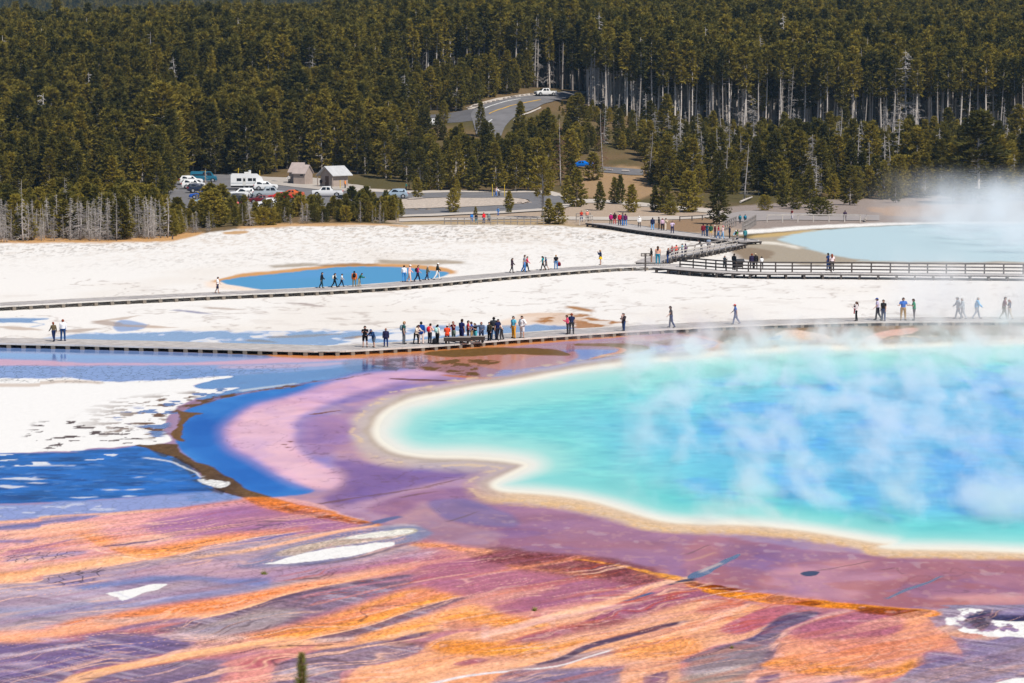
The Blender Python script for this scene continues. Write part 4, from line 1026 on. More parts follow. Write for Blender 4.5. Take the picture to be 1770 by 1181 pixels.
road("turnout", [(1030,288),(1080,292),(1112,294)], [(1030,298),(1080,303),(1112,304)], asphalt, 0.12, 24, 5, "grey turnout on the bare slope")
# ------------------------------------------------------------------ trees
def needle_material(name, c0, c1, c2):
    m = bpy.data.materials.new(name); m.use_nodes = True
    nt = m.node_tree; N = nt.nodes; L = nt.links
    b = N["Principled BSDF"]; b.inputs["Roughness"].default_value = 0.75; b.inputs["Specular IOR Level"].default_value = 0.15
    oi = N.new("ShaderNodeObjectInfo")
    cr = N.new("ShaderNodeValToRGB"); cr.color_ramp.elements[0].color = (*c0, 1); cr.color_ramp.elements[1].color = (*c2, 1)
    e = cr.color_ramp.elements.new(0.5); e.color = (*c1, 1)
    geo = N.new("ShaderNodeNewGeometry")
    no = N.new("ShaderNodeTexNoise"); no.inputs["Scale"].default_value = 0.35; no.inputs["Detail"].default_value = 3
    L.new(geo.outputs["Position"], no.inputs["Vector"])
    ad = N.new("ShaderNodeMath"); ad.operation = 'MULTIPLY_ADD'; ad.inputs[1].default_value = 0.7; ad.inputs[2].default_value = -0.05
    L.new(oi.outputs["Random"], ad.inputs[0])
    a2 = N.new("ShaderNodeMath"); a2.operation = 'MULTIPLY_ADD'; a2.inputs[1].default_value = 0.9; L.new(no.outputs["Fac"], a2.inputs[0])
    sb = N.new("ShaderNodeMath"); sb.operation = 'SUBTRACT'; sb.inputs[1].default_value = 0.28
    L.new(ad.outputs[0], sb.inputs[0]); L.new(sb.outputs[0], a2.inputs[2]); L.new(a2.outputs[0], cr.inputs[0])
    L.new(cr.outputs[0], b.inputs["Base Color"])
    tr = N.new("ShaderNodeBsdfTranslucent"); L.new(cr.outputs[0], tr.inputs[0])
    mx = N.new("ShaderNodeMixShader"); mx.inputs[0].default_value = 0.35
    L.new(b.outputs[0], mx.inputs[1]); L.new(tr.outputs[0], mx.inputs[2])
    L.new(mx.outputs[0], N["Material Output"].inputs[0])
    return m
needles = needle_material("pine_needles", (0.048, 0.050, 0.012), (0.170, 0.142, 0.022), (0.34, 0.255, 0.032))
needles_young = needle_material("young_pine_needles", (0.075, 0.080, 0.018), (0.25, 0.205, 0.032), (0.42, 0.32, 0.045))
bark = mat("pine_bark", (0.47, 0.42, 0.38), 0.9, 0.1, var=0.25, scale=1.2, rnd=0.35)
bark_dark = mat("bark_dark", (0.13, 0.10, 0.08), 0.9, 0.1, var=0.3, scale=1.5, rnd=0.3)
deadwood = mat("dead_wood", (0.38, 0.35, 0.33), 0.9, 0.1, var=0.25, scale=1.5, rnd=0.3)
redwood = mat("rusty_dead_twigs", (0.22, 0.12, 0.085), 0.9, 0.1, var=0.25, scale=1.5)

class TreeGeo:
    def __init__(s): s.v = []; s.f = []; s.n = 0
    def add(s, v, f):
        s.v.append(np.asarray(v, float)); s.f.append(np.asarray(f, int) + s.n); s.n += len(v)

def trunk_geo(rng, H, r0, bend=0.015, sides=7, seg=7, top=0.06):
    mb = MB()
    ph = rng.uniform(0, 6.28)
    pts = []; rad = []
    for i in range(seg+1):
        t = i/seg
        o = H*bend*math.sin(t*2.6+ph)
        pts.append((o*math.cos(ph), o*math.sin(ph), H*t)); rad.append(r0*((1-t)**0.85) + top*r0)
    mb.tube(pts, rad, sides)
    return mb, pts

def crown_arrays(rng, H, cb, rmax, step, nb, tuft, per, nt=3, shape=1.0, droop=-0.1, top_round=0.0, gap=0.0):
    """needle tufts spread along whorled branches; returns quads (diamonds) and branch segments"""
    base = []; dirs = []; lens = []; br = []
    z = H*cb
    while z < H*0.985:
        t = (z - H*cb)/(H*(1-cb))
        env = rmax * ((1-t)**shape) * min(1.0, 0.45 + t*3.2) + 0.05*rmax
        n = max(2, int(rng.normal(nb, 0.8)))
        a0 = rng.uniform(0, 6.28)
        for k in range(n):
            if rng.random() < gap: continue
            a = a0 + 6.283*k/n + rng.normal(0, 0.35)
            L = env*rng.uniform(0.62, 1.15)
            up = droop + 0.75*t + rng.normal(0, 0.12)
            d = np.array([math.cos(a), math.sin(a), up])
            p0 = np.array([0, 0, z + rng.normal(0, step*0.3)])
            br.append((p0, p0 + d*L*0.85, L))
            for q in range(nt):
                s_ = (0.38 + 0.62*(q+rng.random()*0.8)/nt)
                c = p0 + d*L*s_ + np.array([rng.normal(0,0.12), rng.normal(0,0.12), rng.normal(0,0.10) - 0.06*L*s_*s_])*tuft*1.2
                for _ in range(per):
                    w = d*0.9 + np.array([rng.normal(0,0.75), rng.normal(0,0.75), rng.normal(0.28,0.5)])
                    w /= np.linalg.norm(w)
                    base.append(c); dirs.append(w); lens.append(tuft*rng.uniform(0.7, 1.35))
        z += step*rng.uniform(0.75, 1.25)
    for _ in range(per*2):                                  # leader
        w = np.array([rng.normal(0,0.35), rng.normal(0,0.35), 1.0]); w /= np.linalg.norm(w)
        base.append(np.array([0,0,H*0.97])); dirs.append(w); lens.append(tuft*1.1)
    B = np.array(base); D_ = np.array(dirs); Ls = np.array(lens)[:,None]
    ref = rng.normal(size=(len(B),3)); sd_ = np.cross(D_, ref); sd_ /= np.linalg.norm(sd_, axis=1)[:,None]+1e-9
    wd = Ls*0.20
    v = np.stack([B - D_*Ls*0.25, B + D_*Ls*0.25 + sd_*wd, B + D_*Ls, B + D_*Ls*0.25 - sd_*wd], 1).reshape(-1,3)
    f = np.arange(len(v)).reshape(-1,4)
    return v, f, br

def mesh_np(name, v, f, mats):
    me = bpy.data.meshes.new(name)
    me.from_pydata([tuple(p) for p in v], [], [tuple(q) for q in f])
    for m in (mats if isinstance(mats, (list,tuple)) else [mats]): me.materials.append(m)
    me.update()
    return me

STOCK = bpy.data.collections.new("tree_stock")   # unlinked store of prototypes for the far forest
PROTO = {}
def make_proto(kind, i, H, cb, rmax, step, nb, tuft, per, nt, shape, droop, r0, nm, bm_, gap=0.0, limbs=0.0):
    rng = np.random.default_rng(hash_seed(kind, i))
    tr, _ = trunk_geo(rng, H*0.97, r0)
    v, f, br = crown_arrays(rng, H, cb, rmax, step, nb, tuft, per, nt, shape, droop, gap=gap)
    for (a, b, L) in br:
        if rng.random() < 0.5: tr.tube([a, b], [0.018+0.012*L, 0.008], 3, cap=False)
    # dead stubs below the crown
    for _ in range(int(limbs*H)):
        z = rng.uniform(H*0.12, H*max(cb, 0.2)); a = rng.uniform(0, 6.28); L = rng.uniform(0.3, 1.3)
        tr.tube([(0,0,z), (math.cos(a)*L, math.sin(a)*L, z + rng.uniform(-0.3, 0.25)*L)], [0.03, 0.008], 3, cap=False)
    tm = tr.mesh("trunk_%s" % kind, bm_, True)
    cm = mesh_np("crown_%s" % kind, v, f, nm)
    PROTO.setdefault(kind, []).append((tm, cm, H, v, f, tr))
def hash_seed(kind, i): return sum(ord(c)*(j+3) for j, c in enumerate(kind))*31 + i*977

for i in range(6):   # tall lodgepole: long bare pole, narrow crown
    make_proto("tall", i, 20, [0.42,0.48,0.36,0.52,0.45,0.30][i], [2.4,2.2,2.7,2.1,2.5,2.8][i], 0.46, 6, 0.85, 4, 3, [0.7,0.75,0.85,0.65,0.8,0.85][i], -0.15, 0.20, needles, bark, gap=0.10, limbs=1.2)
for i in range(4):   # forest-edge pole: crown only at the top
    make_proto("pole", i, 20, [0.66,0.60,0.70,0.63][i], [2.1,2.3,1.9,2.2][i], 0.46, 6, 0.82, 4, 3, [0.65,0.7,0.6,0.7][i], -0.2, 0.21, needles, bark, gap=0.12, limbs=1.6)
for i in range(5):   # full-crowned pine
    make_proto("full", i, 12, [0.08,0.14,0.05,0.16,0.10][i], [3.2,3.0,3.5,2.9,3.1][i], 0.38, 7, 0.62, 5, 4, [0.75,0.8,0.7,0.9,0.8][i], -0.1, 0.16, needles, bark, gap=0.05, limbs=0.5)
for i in range(5):   # young pine, conical to the ground
    make_proto("young", i, 6, [0.03,0.05,0.02,0.06,0.04][i], [1.9,1.7,2.2,1.75,2.0][i], 0.24, 7, 0.36, 6, 4, [0.75,0.85,0.65,0.8,0.6][i], 0.05, 0.08, needles_young, bark_dark)
for i in range(3):   # low bush pine
    make_proto("bush", i, 3, 0.02, [1.8,2.0,1.6][i], 0.18, 8, 0.30, 6, 4, 0.45, 0.15, 0.06, needles_young, bark_dark)

def make_dead(i, H, n, rmax, m=None, droop=-0.25, tuftp=0.0):
    rng = np.random.default_rng(500+i)
    tr, _ = trunk_geo(rng, H, 0.07 + H*0.005, 0.03, 6, 6)
    tw = MB()
    for k in range(n):
        z = H*rng.uniform(0.06, 0.97); t = z/H; a = rng.uniform(0, 6.28)
        L = rmax*(1-t*0.8)*rng.uniform(0.45, 1.1)
        dr = droop + rng.normal(0, 0.22)
        p0 = np.array([0,0,z]); p1 = p0 + np.array([math.cos(a), math.sin(a), dr*0.3])*L*0.5
        p2 = p0 + np.array([math.cos(a+rng.normal(0,.2)), math.sin(a+rng.normal(0,.2)), dr])*L
        tw.tube([p0, p1, p2], [0.030, 0.020, 0.007], 3, cap=False)
        for _ in range(5):
            s_ = rng.uniform(0.35, 1.0); q = p0*(1-s_) + p2*s_
            w = rng.normal(size=3)*0.5 + np.array([math.cos(a), math.sin(a), -0.2])
            w = w/np.linalg.norm(w)*L*rng.uniform(0.2, 0.45)
            tw.tube([q, q+w], [0.014, 0.006], 3, cap=False)
    tm = tr.mesh("trunk_dead", deadwood, True)
    cm = tw.mesh("twigs_dead", m or deadwood)
    PROTO.setdefault("dead", []).append((tm, cm, H, None, None, tr))
for i in range(5): make_dead(i, 7, [75,95,60,110,85][i], [1.2,1.5,1.0,1.7,1.3][i])
make_dead(5, 12, 90, 2.2, redwood, -0.1)     # rusty snag
make_dead(6, 11, 60, 1.5, None, 0.0)         # bare pole

make_proto("lone", 0, 9.5, 0.42, 2.9, 0.36, 6, 0.55, 5, 4, 0.45, 0.1, 0.22, needles, deadwood, gap=0.1, limbs=3.5)
TREES = []      # (kind, variant, x, y, z, height, width factor, rot, name, label, group)
rngT = np.random.default_rng(77)
def tree_at(kind, px, py, top, label, group, var=None, wf=1.0, name="pine_tree"):
    p = hit(px, py)
    D_ = p.y
    h = max(0.8, (py - top) * D_ / FPX)
    TREES.append((kind, int(rngT.integers(len(PROTO[kind]))) if var is None else var, p.x, p.y, p.z, h, wf, float(rngT.uniform(0, 6.28)), name, label, group))

# --- fringe of young and dead pines along the white flat, left
EDGE_X = [-200,0,60,200,300,345,420,520,640,700]; EDGE_Y = [419,419,417,416,411,401,394,387,386,386]
TOPX = [-200,0,60,100,150,200,240,280,310,340,362,395,410,440,495,505,520,545,600,612,640,660,690]
TOPY = [305,300,325,300,292,300,312,325,338,345,300,300,345,366,366,338,330,348,346,297,302,332,352]
gl = "green young pines along the white flat"
gd = "grey dead pines along the white flat"
for k in range(92):                       # green
    px = float(rngT.uniform(-25, 690))
    ey = np.interp(px, EDGE_X, EDGE_Y)
    depth = rngT.random()
    py = ey - 1 - depth*(48 if px < 290 else 22)
    top = np.interp(px, TOPX, TOPY) + (1-depth)*34 + rngT.uniform(0, 18)
    if py - top < 14: top = py - 14 - rngT.uniform(0, 10)
    if py - top > 95: top = py - 95
    tree_at("full" if (py-top) > 66 else "young", px, py, top, "olive green young pine in the fringe between white flat and parking lot", gl, wf=float(rngT.uniform(1.25, 1.7)))
for k in range(46):                       # dead
    px = float(rngT.choice([rngT.uniform(-20, 140), rngT.uniform(140, 280), rngT.uniform(180, 275), rngT.uniform(280, 560)], p=[0.25,0.3,0.25,0.2]))
    ey = np.interp(px, EDGE_X, EDGE_Y)
    py = ey - rngT.uniform(-1, 8)
    top = py - (rngT.uniform(40, 78) if px < 300 else rngT.uniform(18, 40))
    tree_at("dead", px, py, top, "grey leafless dead pine at the edge of the white flat", gd, var=int(rngT.integers(5)), name="dead_tree", wf=1.0 if px < 300 else 1.4)
for (px, py, top) in [(115,405,305),(175,412,330),(36,409,310),(356,378,290),(470,382,328)]:
    tree_at("dead", px, py, top, "tall pale dead pole among the green fringe pines", "tall dead poles in the fringe", var=6, name="dead_tree")
for k in range(34):
    px = float(rngT.uniform(395, 690)); py = np.interp(px, EDGE_X, EDGE_Y) - rngT.uniform(0, 14)
    tree_at("bush" if k % 3 else "young", px, py, py - rngT.uniform(16, 34), "low bushy pine in the scrub beside the white flat", "low scrub pines")

# --- single trees that can be told apart
S = [("young",722,344,308,"small conical pine beside the silver car",1.0),("young",783,368,327,"dense conical pine on the gravel island",1.1),("young",790,347,312,"thin young pine beside the upper loop road",0.7),
 ("young",880,362,331,"egg shaped pine standing at the end of the turning loop",1.25),("bush",880,369,357,"low round bush under the egg shaped pine",1.0),("young",822,372,357,"tiny pine on the strip below the loop road",1.0),("young",692,372,345,"slim dark pine at the end of the scrub",1.0),
 ("young",987,312,272,"dark round topped pine in front of the blue car",1.3),("young",1025,312,266,"broad conical pine right of the blue car",1.25),("young",948,387,345,"bushy pine left of the white railed bridge",1.3),("young",966,388,352,"squat pine touching the white railed bridge",1.4),
 ("young",997,358,293,"conical pine beside the end of the kerb strip",1.1),("young",980,354,305,"leaning pine at the bend of the loop road",1.0),("young",1037,364,315,"slender pine between two footpaths, nearest the bridge",0.9),("young",1062,352,308,"twin topped pine by the upper footpath",0.9),("young",1072,353,304,"taller partner of the twin pines by the upper footpath",0.8),
 ("young",1092,367,320,"loose pine behind the walkers in dark jackets",1.1),("young",1132,366,322,"pine at the left of the clump above the boardwalk",1.0),("young",1150,368,308,"pine in the middle of the clump above the boardwalk",1.1),("young",1190,367,299,"largest pine of the clump above the boardwalk",1.25),("bush",1160,372,352,"low pine skirting the clump above the boardwalk",1.2),
 ("full",1242,388,311,"broad dark pine overhanging the boardwalk bend",1.25),("bush",1322,364,341,"yellowish bush left of the log railing",1.0),("young",1353,358,298,"slim pine behind the yellowish bush",0.9),("young",1376,362,313,"short pine behind the log railing",0.9),("full",1398,360,293,"wide pine behind the log railing",1.3),
 ("bush",1418,374,346,"spreading low pine directly behind the log railing",1.6),("full",1470,355,288,"large bell shaped pine on the bare bank",1.35),("full",1548,351,296,"pine with a long shadow on the bare bank",1.0),("full",1690,352,196,"biggest pine, rising above the steam at the pool",1.6),("full",1648,352,250,"dark pine standing left of the biggest pine",1.4),("full",1722,348,235,"pine standing right of the biggest pine",1.5),
 ("full",45,340,238,"dense dark pine at the far left beyond the fringe",1.1),("full",831,236,177,"slim pine standing in front of the hill road",0.75),("full",757,243,200,"bushy pine at the mouth of the side road",1.0),("young",893,246,206,"young pine below the inside of the road bend",1.1),("young",848,248,214,"short pine at the foot of the hill road",0.9),("full",600,0,0,"",0)]
tree_at("lone", 937, 378, 276, "lone pine with a pale bare gnarled trunk at the loop road", None)
for (k_, px, py, top, lb, wf) in S:
    if lb: tree_at(k_, px, py, top, lb, None, wf=wf)
tree_at("dead", 1040-0, 300, 190, "rust coloured dead snag above the blue car", None, var=5, name="dead_tree")
tree_at("dead", 968, 322, 205, "tall bare snag with rusty twigs below the hill road", None, var=5, name="dead_tree")
for (px,py,top) in [(1125,318,225),(1206,300,190),(1290,345,248),(1450,320,190),(1552,318,180),(1255,330,250)]:
    tree_at("dead", px, py, top, "bare grey pole standing among the pines on the slope", "bare poles on the slope", var=6, name="dead_tree", wf=1.2)

# --- forest candidates on the slope
FRONT_X = [-300,290,310,640,690,720,930,965,1000,1110,1140,1250,1400,1600,1770,2100]; FRONT_D = [470,480,562,556,540,512,512,545,566,560,515,492,484,482,474,474]
KEEP = [  # outlines that trees in front must not cover, with their distance
 (np.array([(735,197),(812,182),(880,166),(928,151),(960,150),(1012,156),(962,177),(925,190),(892,212),(876,230),(836,232),(826,216),(790,213),(740,215)],float), 706),
 (np.array([(1040,262),(1100,262),(1118,290),(1112,304),(1030,300),(998,290),(998,274),(1015,274)],float), 640),
 (np.array([(213,247),(234,247),(234,262),(213,262)],float), 700), (np.array([(146,272),(178,272),(178,292),(146,292)],float), 640),
 (np.array([(490,278),(605,278),(605,325),(490,325)],float), 562)]
def inside_any(px, top, bot, D_):
    for P, dl in KEEP:
        if D_ >= dl: continue
        if px < P[:,0].min()-5 or px > P[:,0].max()+5: continue
        # vertical span of the outline near px
        ys = []
        for q in (px-4, px, px+4):
            m = len(P); c = []
            for i in range(m):
                (ax,ay),(bx,by) = P[i], P[(i+1)%m]
                if (ax-q)*(bx-q) <= 0 and ax != bx: c.append(ay + (q-ax)/(bx-ax)*(by-ay))
            ys += c
        if ys and top < max(ys) - 1 and bot > min(ys):
            if dl == 706 and not (905 < px < 972) and rngT.random() < 0.07: continue
            return True
    return False
cand = []
def scatter(d0, d1, sp, px0=-90, px1=1860):
    y = d0
    while y < d1:
        x0 = (px0-885)/FPX*y; x1 = (px1-885)/FPX*y
        n = int((x1-x0)/sp)
        xs = x0 + (np.arange(n)+rngT.uniform(0.1, 0.9, n))*sp
        ys = y + rngT.uniform(-0.45, 0.45, n)*sp
        cand.append(np.stack([xs, ys], 1))
        y += sp
scatter(470, 640, 3.9); scatter(640, 760, 3.1); scatter(760, 1000, 3.5); scatter(1000, 1560, 5.0)
C = np.concatenate(cand)
CZ = terrain(C[:,0], C[:,1])
CPX, CPY = project(C[:,0], C[:,1], CZ)
clump = fbm(C[:,0]/16, C[:,1]/16, 201, 3)
stand = []
for i in range(len(C)):
    x, y = C[i]; z = CZ[i]; px = CPX[i]
    fd = np.interp(px, FRONT_X, FRONT_D)
    if y < fd: continue
    if y > 1450 and px < 560: continue
    rr = rngT.random()
    # the old stand with bare poles starts behind the road and along the right-hand slope
    tallfront = np.interp(px, [-300,300,600,700,800,960,1000,1200,1770,2100], [640,650,655,690,705,700,655,650,645,645])
    if y >= tallfront:
        kind = "tall"; h = rngT.normal(18.0, 1.9)
        if y < tallfront + 34 and px > 430: h = rngT.normal(18.5, 1.6); kind = "pole" if rngT.random() < 0.8 else "tall"
        if rngT.random() < 0.03 and y < 800: kind = "dead"
        if y > 1000 and rr < 0.1: continue
    elif px > 965:
        dens = 0.75 if y < 600 else 1.0
        if rr > dens*(0.5 + clump[i]): continue
        kind = "young" if rngT.random() < 0.55 else "full"; h = rngT.uniform(3.5, 7.5) if kind == "young" else rngT.uniform(7, 11.5)
        if rngT.random() < 0.10: kind = "dead"; h = rngT.uniform(7, 12)
        hm = max(1.2, (CPY[i] - (226 + rngT.normal(0, 14))) * y / FPX)
        if rngT.random() < 0.88 and kind != 'dead': h = min(h, hm)
        if h < 5: kind = 'young' if kind == 'full' else kind
        if y > tallfront - 22: kind = "young" if rngT.random() < 0.8 else "full"; h = rngT.uniform(1.8, 3.6)
    else:
        if rr > 0.62 and y < 640: continue
        kind = "full"; h = rngT.normal(12.5 if px < 640 else 10.5, 1.8)
        if 700 < px < 965: h = rngT.uniform(5.5, 10.5); kind = "full" if h > 7 else "young"
        if y < 545 and px < 300: h = rngT.uniform(7, 11)
        elif px < 300 and rngT.random() < 0.2: h += 3
        if rngT.random() < 0.03: kind = "dead"
    tx, ty = project(x, y, z+h)
    if inside_any(px, ty, CPY[i], y):
        if rngT.random() < 0.35:      # a smaller one that stays below the sight line
            h *= 0.5; kind = "young"
            tx, ty = project(x, y, z+h)
            if inside_any(px, ty, CPY[i], y): continue
        else: continue
    # visible road bed stays free
    stand.append((kind, x, y, z, h, px))
# nothing grows on the roads
RD = [np.array([hit(*p).to_tuple()[:2] for p in q]) for q in (
  [(1012,156),(960,159),(928,162),(880,168),(838,178),(808,190),(734,196),(734,216),(806,214),(824,240),(862,250),(872,232),(888,212),(904,200),(934,188),(966,176),(1012,165)],
  [(1020,285),(1112,290),(1115,306),(1020,300)])]
def in_poly(x, y, P):
    c = False; m = len(P)
    for i in range(m):
        (ax,ay),(bx,by) = P[i], P[(i+1)%m]
        if (ay > y) != (by > y) and x < (bx-ax)*(y-ay)/(by-ay)+ax: c = not c
    return c
stand = [s_ for s_ in stand if not any(in_poly(s_[1], s_[2], P) for P in RD)]
stand.sort(key=lambda s_: s_[2])
n_single = max(0, 298 - len(TREES))
def zone(px, y, kind):
    if kind == "dead": return ("leafless grey tree standing in the dense forest", "leafless trees in the forest", "dead_tree")
    if px > 965: return ("pine on the open slope behind the boardwalks, below the tall trunks", "pines on the open slope", "pine_tree")
    if px > 690: return ("pine in the dense grove between turning loop and hill road", "pines below the hill road", "pine_tree")
    if px > 300: return ("pine in the dark row behind parking lot and restrooms", "pines behind the parking lot", "pine_tree")
    return ("pine in the dense wood beyond the left-hand fringe trees", "pines in the left wood", "pine_tree")
in_frame = [s_ for s_ in stand if -15 < s_[5] < 1785]
chosen = set(id(s_) for s_ in in_frame[:n_single])
for s_ in in_frame[:n_single]:
    kind, x, y, z, h, px = s_
    lb, gp, nm = zone(px, y, kind)
    var = int(rngT.integers(len(PROTO[kind]))) if kind != "dead" else int(rngT.integers(5))
    TREES.append((kind, var, x, y, z, h, float(rngT.uniform(0.9, 1.2)), float(rngT.uniform(0, 6.28)), nm, lb, gp))
# every tree of a group is told apart by its order from the left within a stretch named by a landmark
def nth(n): return "%d%s" % (n, "th" if 10 <= n % 100 <= 20 else {1:"st",2:"nd",3:"rd"}.get(n % 10, "th"))
FR = [(-99,70,"at the far left edge of the white flat"),(70,180,"on the fringe before the left wood"),(180,290,"on the fringe left of the parked cars"),(290,400,"on the fringe before the left car group"),(400,510,"on the fringe before camper and red car"),(510,600,"on the fringe before restrooms and white pickup"),(600,800,"on the fringe before the silver blue car")]
SL = [(900,1130,"above the white railed bridge"),(1130,1270,"above the boardwalk bend"),(1270,1400,"behind the left half of the log railing"),(1400,1520,"behind the right half of the log railing"),(1520,1640,"above the left end of the steam"),(1640,1900,"above the steam at the right edge")]
GV = [(-99,150,"behind the far left fringe"),(150,300,"behind the fringe left of the lot"),(300,500,"behind the parked cars"),(500,700,"behind the restrooms"),(700,780,"left of the hill road, above the loop"),(780,860,"under the hill road bend"),(860,1000,"right of the hill road bend, above the loop"),(1000,1900,"on the wooded slope")]
WHAT = {"green young pines along the white flat":("green pine",FR),"grey dead pines along the white flat":("grey dead pine",FR),"tall dead poles in the fringe":("tall dead pole",FR),"low scrub pines":("low scrub pine",FR),
        "bare poles on the slope":("bare grey pole",SL),"pines on the open slope":("slope pine",SL),"pines below the hill road":("grove pine",GV),"pines behind the parking lot":("pine",GV),"pines in the left wood":("wood pine",GV),"leafless trees in the forest":("leafless tree",GV)}
cnt = {}
order = sorted(range(len(TREES)), key=lambda i: project(TREES[i][2], TREES[i][3], TREES[i][4])[0])
for i in order:
    t_ = TREES[i]
    if t_[10] not in WHAT: continue
    what, seg = WHAT[t_[10]]
    px = project(t_[2], t_[3], t_[4])[0]
    ph = next((q[2] for q in seg if q[0] <= px < q[1]), seg[-1][2])
    cnt[(what, ph)] = cnt.get((what, ph), 0) + 1
    TREES[i] = t_[:9] + ("%s %s from the left %s" % (nth(cnt[(what, ph)]), what, ph),) + t_[10:]
for (kind, var, x, y, z, h, wf, rot, nm, lb, gp) in TREES:
    tm, cm, H, *_ = PROTO[kind][var]
    s_ = h/H
    sw = s_*wf if kind in ("young","bush","full") else max(s_, 0.8)*wf
    if kind == "dead": sw = s_*wf
    o = thing(nm, lb, "tree", (x, y, z-0.05), rot, gp, (sw, sw, s_))
    link("trunk", tm, o); link("crown", cm, o)

# --- the rest of the forest: one mass
names = []
def stock(kind, lo=1):
    for j, (tm, cm, H, v, f, tr) in enumerate(PROTO[kind]):
        if kind == "dead" and j == 5: continue
        nm = "stock_%02d" % len(names)
        if v is None:
            bm = bmesh.new(); bm.from_mesh(tm); bm.from_mesh(cm)
            me = bpy.data.meshes.new(nm); bm.to_mesh(me); bm.free(); me.materials.append(deadwood)
        else:
            tv = [tuple(p) for p in tr.v]; n0 = len(tv)
            me = bpy.data.meshes.new(nm)
            me.from_pydata(tv + [tuple(p) for p in v], [], list(tr.f) + [tuple(q + n0) for q in f])
            me.materials.append(tm.materials[0]); me.materials.append(cm.materials[0])
            me.polygons.foreach_set("material_index", [0]*len(tr.f) + [1]*len(f))
            me.update()
        o = bpy.data.objects.new(nm, me); STOCK.objects.link(o)
        names.append((kind, H))
for k_ in ("tall", "full", "young", "dead", "pole"): stock(k_)
KIDX = {k_: [i for i, q in enumerate(names) if q[0] == k_] for k_ in ("tall","full","young","dead","pole")}

def forest_object(name, items, label):
    """items: (kind, x, y, z, h); one object that instances the stock on its points"""
    n = len(items)
    pos = np.array([(q[1], q[2], q[3]-0.05) for q in items], np.float32)
    idx = np.array([KIDX[q[0]][int(rngT.integers(len(KIDX[q[0]])))] for q in items], np.int32)
    sc = np.array([q[4]/names[i][1] for q, i in zip(items, idx)])
    wid = np.where(np.array([q[0] in ("tall","pole") for q in items]), np.maximum(sc, 0.85)*rngT.uniform(0.85, 1.2, n), sc*rngT.uniform(0.9, 1.25, n))
    me = bpy.data.meshes.new(name); me.vertices.add(n); me.vertices.foreach_set("co", pos.ravel())
    a = me.attributes.new("idx", 'INT', 'POINT'); a.data.foreach_set("value", idx)
    a = me.attributes.new("rot", 'FLOAT_VECTOR', 'POINT')
    rv = np.stack([rngT.normal(0, 0.02, n), rngT.normal(0, 0.02, n), rngT.uniform(0, 6.28, n)], 1).astype(np.float32)
    a.data.foreach_set("vector", rv.ravel())
    a = me.attributes.new("scl", 'FLOAT_VECTOR', 'POINT'); a.data.foreach_set("vector", np.stack([wid, wid, sc], 1).astype(np.float32).ravel())
    me.update()
    o = link(name, me); tag(o, label, None, None, "stuff")
    ng = bpy.data.node_groups.new(name, 'GeometryNodeTree')
    ng.interface.new_socket("Geometry", in_out='INPUT', socket_type='NodeSocketGeometry')
    ng.interface.new_socket("Geometry", in_out='OUTPUT', socket_type='NodeSocketGeometry')
    gi = ng.nodes.new("NodeGroupInput"); go = ng.nodes.new("NodeGroupOutput")
    ci_ = ng.nodes.new("GeometryNodeCollectionInfo"); ci_.inputs["Collection"].default_value = STOCK
    ci_.inputs["Separate Children"].default_value = True; ci_.inputs["Reset Children"].default_value = True
    ip = ng.nodes.new("GeometryNodeInstanceOnPoints"); ip.inputs["Pick Instance"].default_value = True
    def na(nm, ty):
        q = ng.nodes.new("GeometryNodeInputNamedAttribute"); q.data_type = ty; q.inputs["Name"].default_value = nm; return q.outputs[0]
    ng.links.new(gi.outputs[0], ip.inputs["Points"]); ng.links.new(ci_.outputs[0], ip.inputs["Instance"])
    ng.links.new(na("idx", 'INT'), ip.inputs["Instance Index"])
    ng.links.new(na("rot", 'FLOAT_VECTOR'), ip.inputs["Rotation"]); ng.links.new(na("scl", 'FLOAT_VECTOR'), ip.inputs["Scale"])
    ng.links.new(ip.outputs[0], go.inputs[0])
    md = o.modifiers.new("scatter", 'NODES'); md.node_group = ng
    return o
rest = [s_[:5] for s_ in stand if id(s_) not in chosen]
for k in range(330):                      # undergrowth of the fringe: more saplings, living and dead, than can be told apart
    px = float(rngT.uniform(-40, 300)) if k < 230 else float(rngT.uniform(300, 692))
    ey = np.interp(px, EDGE_X, EDGE_Y); dead_ = rngT.random() < (0.36 if px < 290 else 0.25)
    py = ey - (rngT.uniform(-1, 9) if dead_ else rngT.uniform(4, 42 if px < 290 else 20))
    p = hit(px, py)
    h = rngT.uniform(2.6, 5.8) if px < 290 else rngT.uniform(1.6, 3.6)
    rest.append(("dead" if dead_ else "young", p.x, p.y, p.z, float(h)))
forest_object("forest", rest, "dense lodgepole pine forest covering the hillside")
# far ridge
fc = []
y = 2100.0
while y < 3150:
    sp = 8.0
    for (a_, b_) in ((-80, 760), (1300, 1860)):
        x0 = (a_-885)/FPX*y; x1 = (b_-885)/FPX*y
        n = int((x1-x0)/sp)
        fc.append(np.stack([x0 + (np.arange(n)+rngT.random(n))*sp, y + rngT.uniform(-4,4,n)], 1))
    y += sp
FC = np.concatenate(fc); FZ = terrain(FC[:,0], FC[:,1])
_, fy = project(FC[:,0], FC[:,1], FZ+16)
FI = [("tall" if rngT.random() < 0.5 else "full", FC[i,0], FC[i,1], FZ[i], float(rngT.uniform(13, 19))) for i in range(len(FC)) if fy[i] > -40]
forest_object("far_forest", FI, "distant bluish pine forest on the far ridge")
print("trees", len(TREES), "forest", len(rest), "far", len(FI))
